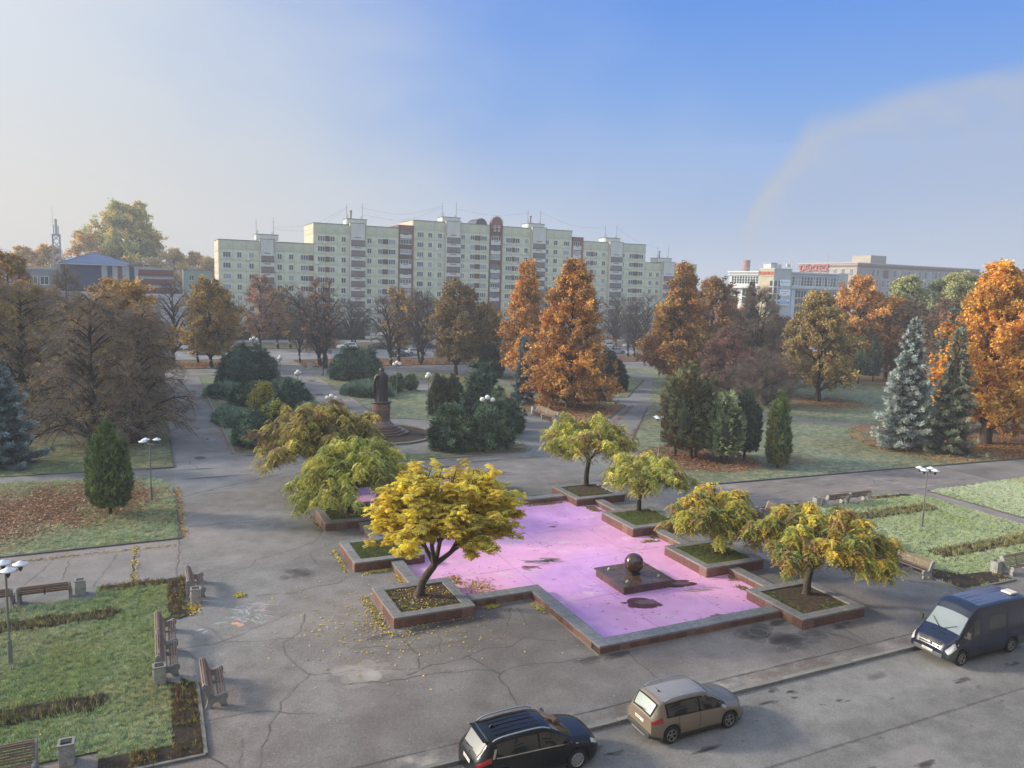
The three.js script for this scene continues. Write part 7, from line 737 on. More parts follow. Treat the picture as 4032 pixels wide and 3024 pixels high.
{ // blue van
  const s = SPEC.van, k = carSkin(s), t = thing('parked_van', 'parked dark blue high-roof van with frosted windscreen', 'van', [32.86, 20.86, -0.1], Math.PI), B = paint(0.006, 0.010, 0.032, 0.3, 0.8); carBase(t, s, k, B, { rim: M(0.36, 0.35, 0.32, 0.45, { metalness: 0.6 }), spokes: 6 });
  part('windscreen', k.patch(1.18, 1.76, 6.95, 9), MP(0.21, 0.255, 0.275, 0.35, { clearcoat: 0.6 }), t); part('side_window', k.patch(0.62, 1.02, 4.15, 5.3), GLASS, t); part('side_window', k.patch(1.07, 1.62, 4.1, 5.3), GLASS, t);
  part('side_window', k.patch(-1.12, -0.02, 4.25, 5.25), GLASS, t); part('side_window', k.patch(-2.5, -1.35, 4.25, 5.25), paint(0.01, 0.017, 0.055, 0.3), t);
  part('roof_panel', k.patch(-2.74, 0.5, 7.3, 9, [1, -1], 0.004, 16, 6), paint(0.09, 0.115, 0.2, 0.55, 0.3), t); part('roof_rib', [-0.45, -0.27, 0.05, 0.27].map((z) => rbox(2.9, 0.03, 0.05, 0.012, -1.05, 2.478 - Math.abs(z) * 0.06, z)), paint(0.03, 0.045, 0.12, 0.5, 0.4), t); part('roof_vent', [rbox(0.52, 0.09, 0.48, 0.04, -2.2, 2.53, -0.3)], M(0.7, 0.68, 0.6, 0.6), t);
  part('bumper', [k.patch(2.0, 2.555, 0.0, 2.6, [1, -1], 0.014, 10, 6), rbox(0.16, 0.2, 1.36, 0.05, 2.53, 0.47, 0)], PLASTICG, t); part('bumper', [k.patch(-2.84, -2.1, 0.0, 2.0, [1, -1], 0.014, 10, 6), rbox(0.1, 0.25, 1.6, 0.04, -2.84, 0.5, 0)], PLASTICG, t); part('side_moulding', k.patch(-1.26, 1.26, 0.1, 1.0, [1, -1], 0.008, 20, 3), PLASTIC, t); part('side_moulding', k.patch(-2.7, 1.2, 2.15, 2.3, [1, -1], 0.01, 30, 1), paint(0.02, 0.032, 0.09, 0.4), t);
  part('headlamp', k.patch(2.1, 2.5, 2.75, 4.8, [1, -1], 0.012), HEADLAMP, t); part('grille', [0, 1, 2, 3].map((i) => rbox(0.03, 0.045, 1.02 - 0.03 * i, 0.01, 2.475 + i * 0.026, 0.98 - i * 0.085, 0)), PLASTIC, t); part('grille_bar', [0, 1].map((i) => rbox(0.03, 0.02, 1.04, 0.008, 2.5 + i * 0.05, 0.94 - i * 0.16, 0)), M(0.07, 0.075, 0.09, 0.4), t); part('emblem', T(cyl(0.1, 0.1, 0.03, 0, 0, 0, 24).scale(0.5, 1, 1), 2.58, 0.87, 0, 0, 0, H2 - 0.25), M(0.8, 0.8, 0.78, 0.3), t);
  plate(t, 'A994EH60', 2.625, 0.56, H2, -0.05); part('bonnet_vent', [k.patch(1.98, 2.03, 8.2, 8.8, [1, -1], 0.01, 2, 3)], DARK, t); part('wiper', [bar(V3(1.82, 1.38, 0.1), V3(1.56, 1.64, 0.62), 0.014, 0.01, 4), bar(V3(1.82, 1.38, -0.1), V3(1.6, 1.62, -0.55), 0.014, 0.01, 4)], DARK, t);
  part('door_seam', [k.patch(0.5, 0.515, 0.9, 5.6, [1, -1], 0.007, 1, 10), k.patch(1.66, 1.675, 2, 4.1, [1, -1], 0.007, 1, 8), k.patch(-1.28, -1.265, 0.9, 5.8, [1, -1], 0.007, 1, 10)], SEAM, t); part('side_repeater', [1, -1].map((z) => { const p = k.at(1.98, 3.3, z); return rbox(0.06, 0.04, 0.02, 0.008, p.x, p.y, p.z + z * 0.006); }), HEADLAMP, t);
  for (const z of [1, -1]) part('wing_mirror', [rbox(0.1, 0.3, 0.2, 0.04, 1.6, 1.42, z * 1.14), T(box(0.06, 0.05, 0.2), 1.6, 1.3, z * 1.0)], PLASTIC, t); handles(t, k, [0.62, -0.1], 3.7, PLASTIC);
}
// far cars: two built, the rest copied with another paint
function farCar(kind, label, at, turn, B) {
  const s = { ...SPEC[kind], n: 34 }, k = carSkin(s), t = thing('parked_car', label, 'car', at, turn, 'cars along the far road and by the flats'); carBase(t, s, k, B, { spokes: 5, rim: ALLOYB });
  const a = kind === 'sedan' ? [0.5, 1.12, -1.5, -1.0] : [0.46, 1.15, -2.03, -1.8]; part('windscreen', k.patch(a[0], a[1], 7.05, 9), GLASS, t); part('rear_window', k.patch(a[2], a[3], 7.05, 9, [1, -1], 0.01), GLASS, t); part('side_window', k.patch(kind === 'sedan' ? -1.2 : -1.6, -0.08, 4.2, 5.85), GLASS, t); part('side_window', k.patch(0, 0.92, 4.2, 5.85), GLASS, t); part('tail_lamp', k.patch(s.x0 + 0.02, s.x0 + 0.3, 3.2, 4.2, [1, -1], 0.012), REDLAMP, t); part('headlamp', k.patch(s.x1 - 0.4, s.x1 - 0.06, 3.3, 4.6, [1, -1], 0.012), HEADLAMP, t); part('sill_cladding', k.patch(s.x0, s.x1, 0, 0.6, [1, -1], 0.008, 40, 2), PLASTIC, t); return t;
}
const WHITEP = paint(0.62, 0.63, 0.64, 0.3), SILVERP = paint(0.36, 0.38, 0.4, 0.3), BLACKP = paint(0.012, 0.013, 0.016, 0.25), BLUEP = paint(0.03, 0.05, 0.18, 0.3), SLATE = paint(0.045, 0.06, 0.08, 0.3), REDP = paint(0.2, 0.012, 0.016, 0.3);
const sedan0 = farCar('sedan', 'slate grey saloon with lit tail, stopped at the near edge of the far road', [46.4, 153], 0.02, SLATE), suv0 = farCar('suv', 'white estate partly behind the slate grey saloon on the far road', [50.8, 155.5], 0.02, WHITEP);
const copyCar = (src, at, turn, B, label) => { const o = dup(src, at, turn, label); o.children.find((c) => c.name === 'body').material = B; return o; };
copyCar(suv0, [53.3, 170.2], Math.PI + 0.25, SILVERP, 'silver sport utility car parked beyond the far road right of the statue'); copyCar(suv0, [39.6, 170.4], Math.PI + 0.05, WHITEP, 'white sport utility car parked behind the right pine mound'); copyCar(sedan0, [46.8, 170.6], 0.1, BLACKP, 'black saloon parked between two pale cars on the far road'); copyCar(sedan0, [58.4, 171], Math.PI, BLUEP, 'dark blue saloon parked right of the silver sport utility car'); copyCar(sedan0, [9.2, 161.5], Math.PI, BLACKP, 'black saloon driving on the far road seen at the left path mouth'); copyCar(suv0, [6.0, 171.5], Math.PI, WHITEP, 'white estate behind the black saloon at the left path mouth'); copyCar(sedan0, [1.6, 171], 0, BLACKP, 'dark saloon half hidden behind the left path trees');
copyCar(suv0, [99.4, 153.4], 0, SILVERP, 'silver estate on the far road right of the biggest rust tree'); copyCar(sedan0, [108, 170.5], 0, WHITEP, 'white saloon parked far right beyond the road'); copyCar(sedan0, [115, 170.5], Math.PI, SILVERP, 'silver saloon parked next to the far right white one'); copyCar(suv0, [68.5, 170.5], 0, REDP, 'dark red van-like car glimpsed between the orange pair'); copyCar(sedan0, [63.2, 169.8], 0, SILVERP, 'grey saloon behind the brown olive tree');
[[45.2, 214, 1.5, SLATE, 'grey blue'], [50, 212, 1.4, SILVERP, 'silver'], [54.6, 213, 1.6, SLATE, 'slate'], [59.5, 213, 1.5, WHITEP, 'white'], [63.4, 212.4, 1.7, BLACKP, 'black'], [67.2, 212, 1.5, SILVERP, 'silver grey'], [72.4, 208, 1.6, WHITEP, 'pale'], [77, 213, 1.5, BLUEP, 'blue']].forEach(([u, v, a, B, c], i) => copyCar(i % 2 ? sedan0 : suv0, [u, v], a, B, c + ' car, ' + ['first', 'second', 'third', 'fourth', 'fifth', 'sixth', 'seventh', 'eighth'][i] + ' from the left in the car park before the flats'));
// ================= BUILDINGS =================
const plasterTex = noiseTex(256, (x, y, i, j) => { const k = 222 + 34 * (tileF(x, y, 4, 4) - 0.5) + 26 * (hash2(i, j) - 0.5) - (tileF(x * 1, y, 9, 3) > 0.66 ? 8 : 0); return [k, k, k]; }, 1);
const plaster = (r, g, b, rough = 0.9) => new THREE.MeshStandardMaterial({ color: new THREE.Color().setRGB(r, g, b), roughness: rough, map: plasterTex });
const PVC = M(0.66, 0.68, 0.68, 0.5), PANES = [MP(0.06, 0.075, 0.085, 0.12), MP(0.03, 0.035, 0.04, 0.1), MP(0.24, 0.27, 0.30, 0.3), MP(0.14, 0.13, 0.12, 0.25)];
const winCache = new Map();
function winGeo(w, h, n, rows = 1, f = 0.09) { const k = [w.toFixed(1), h.toFixed(1), n, rows, f].join(); if (!winCache.has(k)) { const fr = [box(w, f, 0.1, 0, h / 2 - f / 2, 0), box(w, f, 0.1, 0, -h / 2 + f / 2, 0), T(box(w + 0.14, 0.05, 0.2), 0, -h / 2 - 0.03, 0.05)]; for (let i = 0; i <= n; i++) fr.push(box(f, h - 2 * f, 0.1, -w / 2 + f / 2 + (w - f) * i / n, 0, 0)); for (let j = 1; j < rows; j++) fr.push(box(w - 2 * f, f * 0.8, 0.085, 0, -h / 2 + h * j / rows, 0)); const strip = (g) => { const q = g.toNonIndexed(); q.clearGroups(); return q; }; winCache.set(k, mergeGeometries([mergeGeometries(fr.map(strip)), strip(box(w - f, h - f, 0.03, 0, 0, -0.005))], true)); } return winCache.get(k); }
const RB = rng(901);
function win(parent, x, y, z, w, h, n, ry = 0, rows = 1, frame = PVC, name = 'window') { const r = RB(), o = part(name, winGeo(w, h, n, rows), [frame, PANES[r < 0.42 ? 0 : r < 0.64 ? 1 : r < 0.86 ? 2 : 3]], parent); o.position.set(x, y, z); o.rotation.y = ry; return o; }
// ---- the long stepped apartment block, its front in the plane 244 m out
{
  const Z = -244, t = thing('apartment_block', 'long pale green panel apartment block with stepped roofline and red brick loggia bays', 'apartment block', [0, 0]), GREENS = [plaster(0.72, 0.78, 0.58), plaster(0.75, 0.80, 0.61), plaster(0.69, 0.77, 0.60), plaster(0.75, 0.78, 0.57)], ATTIC = [plaster(0.62, 0.67, 0.52), plaster(0.65, 0.69, 0.51)], PALE = plaster(0.74, 0.77, 0.72), SUNLITCREAM = plaster(0.70, 0.65, 0.50), INF = plaster(0.135, 0.075, 0.06), BRICK = plaster(0.26, 0.10, 0.07), ROOF = M(0.10, 0.10, 0.10, 0.9), JOIN = plaster(0.36, 0.40, 0.34), BAL = M(0.075, 0.06, 0.055, 0.5), SLOT = M(0.06, 0.045, 0.04, 0.8), ST = 3.18;
  const blocks = [
    { u0: 18.76, u1: 46.3, top: 25.95, y: 21.7, n: 7, tw: [30.3, 34.3], tt: 26.6, lg: 20.85, cols: [['w3', 19.85, 22.05], ['w', 23.75, 25.15], ['w', 27.15, 28.6], ['w', 35.35, 36.75], ['w', 38.75, 40.15], ['w3', 42.25, 44.6], ['i', 44.65, 46.2]] },
    { u0: 46.3, u1: 73.3, top: 32.35, y: 27.8, n: 9, tw: [57.3, 62.1], tt: 32.9, lg: 26.9, cols: [['w3', 47.4, 49.7], ['i', 49.75, 51.2], ['w', 51.25, 52.75], ['w', 54.75, 56.2], ['w', 62.95, 64.45], ['w', 66.4, 67.9], ['i', 67.95, 69.85], ['w3', 69.9, 72.3]] },
    { u0: 78.2, u1: 105.2, top: 35.15, y: 30.65, n: 10, tw: [89.1, 94.2], tt: 35.5, lg: 29.4, cols: [['w3', 79.5, 81.7], ['w', 83.2, 84.7], ['w', 86.6, 88.05], ['w', 94.8, 96.3], ['w', 98.15, 99.75], ['i', 99.8, 101.9], ['w3', 101.95, 104.25]] },
    { u0: 109.9, u1: 137.3, top: 35.0, y: 30.5, n: 10, tw: [120.8, 126.2], tt: 35.35, lg: 29.0, cols: [['w3', 111.3, 113.7], ['i', 113.75, 114.85], ['w', 114.9, 116.6], ['w', 118.3, 119.8], ['w', 126.5, 128], ['w', 129.95, 131.5], ['w3', 133.9, 136.2]] },
    { u0: 141.7, u1: 169.2, top: 31.7, y: 27.3, n: 9, tw: [152.7, 158.2], tt: 32.05, lg: 25.8, cols: [['w', 143.3, 145], ['i', 145.05, 146.5], ['w', 146.55, 148.1], ['w', 150, 151.6], ['w', 158.4, 159.9], ['w', 161.9, 163.8], ['i', 163.85, 166.1], ['w', 166.15, 168.2]] },
    { u0: 169.2, u1: 193.4, top: 25.2, y: 20.85, n: 7, tw: [176.6, 182], tt: 25.7, lg: 19.6, cols: [['w', 171, 172.4], ['w', 174.2, 175.6], ['w', 183, 184.5], ['w', 187, 188.5], ['w', 190.3, 192.2]] },
  ];
  blocks.forEach((b, bi) => {
    const wing = part('wing', [box(b.u1 - b.u0, b.top, 16, (b.u0 + b.u1) / 2, b.top / 2, Z - 8.12)], JOIN, t);
    // roof edge, and an end wall with sunlight put into its cream colour
    part('roof_edge', [box(b.u1 - b.u0 + 0.3, 0.16, 0.4, (b.u0 + b.u1) / 2, b.top + 0.08, Z - 0.1), box(0.4, 0.16, 15.6, b.u0 + 0.05, b.top + 0.081, Z - 8.1)], ROOF, wing);
    const prev = blocks[bi - 1], y0 = bi === 0 ? 0 : prev.top; if (bi === 0 || b.top > y0) { const rows = Math.max(1, Math.round((b.top - y0) / ST)); for (let r = 0; r < rows; r++) for (let k = 0; k < 3; k++) { const o = part('sunlit_end_panel', box(0.1, (b.top - y0) / rows - 0.05, 5.2), SUNLITCREAM, wing); o.position.set(b.u0 - 0.06, y0 + (r + 0.5) * (b.top - y0) / rows, Z - 2.8 - k * 5.3); } }
    // front panels, cut at the window bays
    const cut = (a, e) => { const L = e - a, n = Math.max(1, Math.round(L / 3.3)); return Array.from({ length: n }, (_, i) => [a + L * i / n, a + L * (i + 1) / n]); }, spans = [...cut(b.u0 + 0.02, b.tw[0]), ...cut(b.tw[1], b.u1 - 0.02)];
    for (const [a, e] of spans) { const x = (a + e) / 2, w = e - a - 0.05; for (let r = 0; r < b.n; r++) { const y = b.y - r * ST, lo = Math.max(0, y - ST / 2), hi = y + ST / 2; if (hi < 0.5) continue; part('wall_panel', slab(w, hi - lo - 0.045, 0.12), GREENS[Math.floor(RB() * 4)], wing).position.set(x, (lo + hi) / 2, Z - 0.06); } const lo = b.y + ST / 2; part('attic_panel', slab(w, b.top - lo - 0.05, 0.14), ATTIC[Math.floor(RB() * 2)], wing).position.set(x, (lo + b.top) / 2, Z - 0.06); }
    for (let r = 0; r < b.n; r++) { const y = b.y - r * ST; if (y < 1.2) continue; for (const [k, a, e] of b.cols) { const x = (a + e) / 2; if (k === 'i') part('infill_panel', slab(e - a, 1.62, 0.14), INF, wing).position.set(x, y, Z + 0.02); else win(wing, x, y, Z + 0.04, e - a, 1.66, k === 'w3' ? 3 : 2); } }
    for (let k = 0; k < 5; k++) { const c = b.cols[Math.floor(RB() * b.cols.length)], r = Math.floor(RB() * b.n); part('air_conditioner', rbox(0.9, 0.6, 0.35, 0.04, c[1] - 0.1, b.y - r * ST - 1.25, Z + 0.2), PVC, wing); }
    // stair tower with its stack of glazed balconies
    const tw = b.tw[1] - b.tw[0], tx = (b.tw[0] + b.tw[1]) / 2, tower = part('stair_tower', [box(tw, b.tt, 1.5, tx, b.tt / 2, Z + 0.6)], PALE, t);
    part('sunlit_cheek', [box(0.06, b.tt - 0.2, 1.36, b.tw[0] - 0.032, b.tt / 2, Z + 0.64)], SUNLITCREAM, tower); part('roof_edge', [box(tw + 0.16, 0.12, 1.7, tx, b.tt + 0.06, Z + 0.6)], ROOF, tower); part('panel_frame', [box(0.1, b.tt - b.lg - 1.2, 0.05, b.tw[0] + 0.08, (b.tt + b.lg + 1.2) / 2, Z + 1.37), box(0.1, b.tt - b.lg - 1.2, 0.05, b.tw[1] - 0.08, (b.tt + b.lg + 1.2) / 2, Z + 1.37)], BAL, tower);  // left cheek coloured a warmer cream, standing for sun on that face
    for (let r = 0; r * ST < b.lg - 1; r++) { const y = b.lg - r * ST, o = part('glazed_balcony', winGeo(tw * 0.92, 1.75, 4, 1, 0.12), [BAL, PANES[3]], tower); o.position.set(tx + tw * 0.02, y, Z + 1.42); part('air_slot', [box(tw * 0.42, 0.24, 0.04, tx, y + ST * 0.5 + 0.05, Z + 1.36)], SLOT, tower); part('balcony_floor', box(tw * 0.96, 0.12, 0.3, tx + tw * 0.02, y - 0.95, Z + 1.42), SLOT, tower); }
    // machine room, masts
    const mr = part('machine_room', [box(6.4, 1.6, 5, tx + 0.6, b.tt + 0.75, Z - 5)], PALE, t); part('roof_edge', box(6.7, 0.15, 5.3, tx + 0.6, b.tt + 1.62, Z - 5), ROOF, mr);
    for (const [d, h] of [[-2.6, 6.2], [-2.2, 3], [2.4, 6.8], [2.0, 2.6]]) part('mast', [bar(V3(tx + d, b.tt, Z - 3), V3(tx + d, b.tt + h, Z - 3), 0.09, 0.05, 5), bar(V3(tx + d - 0.4, b.tt + h * 0.8, Z - 3), V3(tx + d + 0.4, b.tt + h * 0.8, Z - 3), 0.03, 0.03, 4)], M(0.13, 0.13, 0.14, 0.7), t);
    if (bi % 2 === 1) part('vent_pipe', [cyl(0.25, 0.25, 2.4, tx - 1, b.tt + 1.6, Z - 4, 10), cyl(0.4, 0.4, 0.5, tx - 1, b.tt + 3.8, Z - 4, 10)], M(0.2, 0.12, 0.1, 0.8), t);
    part('entrance', [box(tw + 1, 0.25, 2.4, tx, 2.9, Z + 2.2), box(0.25, 2.8, 0.25, tx + tw / 2, 1.4, Z + 3.2), box(1.7, 2.4, 0.1, tx, 1.2, Z + 1.42)], SLOT, t);
  });
  // red brick loggia bays between the wings
  for (const [a, e, top, arch, y] of [[73.35, 78.15, 33.4, false, 31.3], [105.3, 109.8, 35.4, true, 30.8], [137.35, 141.65, 33.0, false, 30.6]]) {
    const w = e - a, x = (a + e) / 2, bay = part('loggia_bay', [box(w, top, 12, x, top / 2, Z - 6.6)], BRICK, t); part('brick_pier', [box(0.55, top - 9.4, 1.2, e - 0.28, (top + 9.4) / 2, Z + 0.1), box(0.22, top - 9.4, 1.0, a + 0.11, (top + 9.4) / 2, Z), box(w, 1.4, 1.1, x, top - 0.7, Z + 0.06)], BRICK, bay);
    for (let r = 0; r < 7; r++) { const yy = y - r * ST; if (yy > top - 1.5) continue; const o = part('loggia_glazing', winGeo(w - 0.95, 1.55, 4, 1, 0.1), [RB() < 0.3 ? BAL : PVC, PANES[Math.floor(RB() * 4)]], bay); o.position.set(x - 0.1, yy, Z + 0.3); part('parapet', slab(w - 0.8, 1.35, 0.14), RB() < 0.2 ? INF : PALE, bay).position.set(x - 0.1, yy - 1.5, Z + 0.34); part('air_slot', box(w * 0.35, 0.2, 0.05, x - 0.1, yy - 0.95, Z + 0.44), SLOT, bay); }
    const s = new THREE.Shape(); s.moveTo(-w / 2, 0); s.lineTo(w / 2, 0); s.lineTo(w / 2, 9.4); s.lineTo(-w / 2, 9.4); const hole = new THREE.Path(); hole.moveTo(-w / 2 + 0.7, 0.01); hole.lineTo(-w / 2 + 0.7, 5.8); hole.absarc(0, 5.8, w / 2 - 0.7, Math.PI, 0, true); hole.lineTo(w / 2 - 0.7, 0.01); s.holes.push(hole); part('gateway', new THREE.ExtrudeGeometry(s, { depth: 0.6, bevelEnabled: false }).translate(x, 0, Z), plaster(0.15, 0.075, 0.055), bay); part('passage', box(w - 1.5, 8.2, 0.1, x, 4.1, Z - 0.5), SLOT, bay);
    if (arch) { const q = new THREE.Shape(); q.moveTo(-w / 2, 0); q.lineTo(w / 2, 0); q.lineTo(w / 2, 0.6); q.absarc(0, 0.6, w / 2, 0, Math.PI, false); part('round_gable', new THREE.ExtrudeGeometry(q, { depth: 1.0, bevelEnabled: false, curveSegments: 16 }).translate(x, top, Z - 0.6), BRICK, bay); const ring = new THREE.Shape(); ring.absarc(0, 0.6, w / 2 + 0.12, 0, Math.PI, false); ring.absarc(0, 0.6, w / 2 - 0.25, Math.PI, 0, true); part('gable_trim', new THREE.ExtrudeGeometry(ring, { depth: 0.2, bevelEnabled: false, curveSegments: 16 }).translate(x, top, Z + 0.42), GREENS[0], bay); for (const [dx, dy] of [[-0.75, -0.4], [0.75, -0.4], [-0.75, -1.6], [0.75, -1.6]]) win(bay, x + dx, top + dy - 0.2, Z + 0.68, 0.8, 0.8, 2); }
  }
  { const q = new THREE.Shape(); q.absarc(0, 0, 2.1, 0, Math.PI, false); part('roof_vault', new THREE.ExtrudeGeometry(q, { depth: 8, bevelEnabled: false, curveSegments: 18 }).translate(102.5, 35.25, Z - 9), M(0.05, 0.055, 0.07, 0.6), t); }
  // sagging cables between the masts
  const sag = (a, b, s) => tube([V3(...a), V3((a[0] + b[0]) / 2, (a[1] + b[1]) / 2 - s, (a[2] + b[2]) / 2), V3(...b)], 0.022, 4, 6), z = Z - 3;
  part('cable', [sag([34.7, 30.5, z], [57.1, 38, z], 2.4), sag([34.7, 30, z], [57.1, 37.5, z], 3.4), sag([62, 38, z], [89, 40.5, z], 2.2), sag([62, 36, z], [89, 40, z], 2.8), sag([94, 40, z], [121, 40.5, z], 1.5), sag([126, 41, z], [153, 37, z], 1.8), sag([158, 37.5, z], [177, 31, z], 1.4)], M(0.12, 0.12, 0.13, 0.8), t);
}
// ---- glazed office with the red signs
const strokes = (lines, w, d) => { const out = []; for (const l of lines) for (let i = 0; i < l.length - 1; i++) { const [a, b] = [l[i], l[i + 1]], L = Math.hypot(b[0] - a[0], b[1] - a[1]); out.push(T(box(L + w, w, d), 0, 0, 0, 0, 0, Math.atan2(b[1] - a[1], b[0] - a[0])).translate((a[0] + b[0]) / 2, (a[1] + b[1]) / 2, i * 0.0015)); } return out; };
const DEXTER = [[[0.1, 0.1], [0.1, 1.9], [1.0, 1.9], [1.5, 1.2], [1.5, 0.7], [1.0, 0.1], [0.1, 0.1]], [[3.4, 1.9], [2.3, 1.9], [1.9, 1.4], [1.9, 0.6], [2.3, 0.1], [3.4, 0.1]], [[1.9, 1], [3.0, 1]], [[3.4, 1.9], [5.2, 0.1]], [[3.5, 0.1], [5.2, 1.9], [6.9, 1.9]], [[6.0, 1.9], [6.0, 0.1]], [[9.9, 1.9], [7.4, 1.9], [7.0, 1.4], [7.0, 0.6], [7.4, 0.1], [9.4, 0.1]], [[7.1, 1.0], [9.6, 1.0], [9.9, 1.3], [9.9, 1.9]], [[8.6, 1.0], [9.9, 0.1]]];
function letters(parent, m, W, H, depth, w) { const g = merge(strokes(DEXTER, w, depth)); g.scale(W / 10, H / 2, 1); return part('sign_letters', g, m, parent); }
{
  const t = thing('office_building', 'pale blue glazed office with a corner tower, its side coloured sunlit cream, and red sign letters', 'office building', [0, 0]), SUNLITCREAM = plaster(0.60, 0.54, 0.38), GREYG = plaster(0.56, 0.62, 0.62), BLUEW = plaster(0.54, 0.63, 0.78), LIGHT = plaster(0.74, 0.77, 0.80), TRIM = plaster(0.60, 0.66, 0.72), u0 = 172.1, Z = -180, u1 = 179;
  const tower = part('corner_tower', [box(u1 - u0, 22.7, 6.35, (u0 + u1) / 2, 11.35, Z - 3.17)], GREYG, t); part('sunlit_tower_side', box(0.1, 22.7, 6.3, u0 - 0.055, 11.35, Z - 3.17), SUNLITCREAM, tower); part('roof_edge', [box(7.1, 0.25, 0.3, (u0 + u1) / 2, 22.8, Z), box(0.3, 0.25, 6.6, u0, 22.801, Z - 3.3)], TRIM, tower);  // side slab has the sunlight put into its cream colour
  for (let i = 0; i < 7; i++) for (const [x, w] of [[170.9 + 1.3, 1.5], [173.95, 1.5]]) { const o = win(tower, x + 0.55, 18.3 - i * 2.05, Z + 0.06, w, 1.95, 1); }
  for (let i = 0; i < 7; i++) win(tower, u0 - 0.13, 18.3 - i * 2.05, Z - 0.9, 1.5, 1.95, 1, -H2);
  const sg = letters(tower, M(0.62, 0.06, 0.04, 0.5), 5.4, 0.9, 0.2, 0.36); sg.position.set(u0 - 0.22, 20.95, -185.75); sg.rotation.y = -H2; part('sign_strip', [box(0.06, 0.24, 3, u0 - 0.15, 20.4, -184), box(0.06, 0.22, 2, u0 - 0.15, 20.4, -181.3)], M(0.25, 0.24, 0.2, 0.7), tower);
  const poster = (text, bg, x, y, w, h, draw) => part('sign_board', box(w, h, 0.12, x, y, Z + 0.1), [0, 0, 0, 0, 1, 0].map((k) => k ? new THREE.MeshStandardMaterial({ color: 0xffffff, map: canvasTex(256, 160, (g, W, H) => { g.fillStyle = bg; g.fillRect(0, 0, W, H); draw(g, W, H); }), roughness: 0.6 }) : M(0.2, 0.22, 0.25, 0.7)), tower);
  poster('', '#dfe9f4', 176.5, 18.6, 4.1, 1.9, (g, W, H) => { g.strokeStyle = '#2b6fae'; g.lineWidth = 12; g.beginPath(); g.arc(52, 48, 20, 0.5, 4.4); g.stroke(); g.beginPath(); g.arc(52, 86, 20, 3.6, 7.6); g.stroke(); g.fillStyle = '#2b6fae'; g.font = 'bold 38px sans-serif'; g.fillText('SMATEX', 92, 76); g.font = '20px sans-serif'; g.fillText('business', 96, 132); g.fillRect(80, 118, 12, 12); });
  poster('', '#e6ecf4', 176.6, 15.6, 4.2, 1.85, (g, W, H) => { g.textAlign = 'center'; g.fillStyle = '#c0286a'; g.font = 'bold 54px sans-serif'; g.fillText('Romeo', W / 2, 66); g.fillStyle = '#444a55'; g.font = 'bold 38px sans-serif'; g.fillText('sushi', W / 2, 118); g.fillRect(16, 138, 60, 10); g.fillRect(190, 138, 46, 8); });
  poster('', '#cfe0ee', 176.6, 12.65, 4.2, 1.85, (g, W, H) => { g.fillStyle = '#2c66b4'; g.fillRect(0, 62, W, 44); g.font = 'bold 42px sans-serif'; g.fillText('АРТЕВАА', 24, 50); g.fillStyle = '#dbe8f4'; g.fillRect(24, 78, 200, 10); g.fillStyle = '#8a9a70'; g.fillRect(20, 118, 210, 14); });
  // right wing, facing the square
  const rw = part('wing', [box(20.4, 22, 14, u1 + 10.25, 11, Z - 7.1)], BLUEW, t); part('cornice', [box(20.7, 0.5, 0.9, u1 + 10.2, 21.8, Z + 0.1), box(20.5, 0.35, 0.6, u1 + 10.2, 21.0, Z + 0.05), box(20.9, 0.8, 1.2, u1 + 10.3, 17.35, Z + 0.2)], TRIM, rw); part('railing', [bar(V3(179, 22.9, Z), V3(199, 22.9, Z), 0.04, 0.04, 4), ...[0, 1, 2, 3, 4, 5, 6].map((i) => bar(V3(179.3 + i * 3.2, 22, Z), V3(179.3 + i * 3.2, 22.9, Z), 0.03, 0.03, 4))], TRIM, rw);
  for (let i = 0; i < 16; i++) win(rw, u1 + 0.9 + i * 1.245, 19.2, Z + 0.03, 1.2, 2.8, 1, 0, 3);
  for (const x of [183.3, 189.9, 196.6]) for (let r = 0; r < 4; r++) win(rw, x, 15.3 - r * 2.45, Z + 0.02, 4.7, 2.4, 4);
  part('pilaster', [180.1, 186.6, 193.25, 199.2].map((x) => box(1.3, 16.6, 0.3, x, 8.3, Z + 0.03)), plaster(0.60, 0.69, 0.82), rw);
  part('stair_wing', box(4.4, 22.3, 8, 201.6, 11.15, Z - 4.5), GREYG, t); part('sign_board', box(3.2, 1.8, 0.12, 201.0, 18.75, Z - 0.42), M(0.60, 0.24, 0.11, 0.6), t); part('sign_board', box(3.2, 0.4, 0.14, 201.0, 17.8, Z - 0.40), M(0.5, 0.08, 0.05, 0.6), t);
  // left wing, its long face turned to the left
  const lw = part('wing', [box(9, 22, 14, u0 + 4.6, 11, -193.3)], LIGHT, t); part('cornice', [box(0.9, 0.5, 14.3, u0 - 0.2, 21.8, -193.3), box(0.6, 0.4, 14.1, u0 - 0.1, 21.0, -193.3), box(1.2, 0.9, 14.4, u0 - 0.4, 17.1, -193.3)], LIGHT, lw); part('railing', bar(V3(u0 - 0.3, 22.8, -186.4), V3(u0 - 0.3, 22.8, -200), 0.04, 0.04, 4), TRIM, lw);
  for (let i = 0; i < 10; i++) win(lw, u0 + 0.06, 19.25, -187.3 - i * 1.24, 1.2, 2.5, 1, -H2, 3); for (const z of [-191.4, -197.8]) for (let r = 0; r < 3; r++) win(lw, u0 + 0.04, 15.3 - r * 2.45, z, 4.6, 2.4, 3, -H2);
  const pr = part('roof_room', [box(2.4, 1.7, 3.2, 173.4, 23.6, -183.4)], LIGHT, t); part('roof_slab', box(2.9, 0.14, 3.8, 173.4, 24.5, -183.4), TRIM, pr); part('roof_vent', [box(1.2, 1.3, 1.2, 174.6, 23.4, -181.2)], GREYG, t); part('chimney', [cyl(1.15, 1.15, 3.4, 173.6, 22, -194.2, 18), cyl(1.2, 1.2, 0.3, 173.6, 25.2, -194.2, 18)], plaster(0.50, 0.32, 0.29), t);
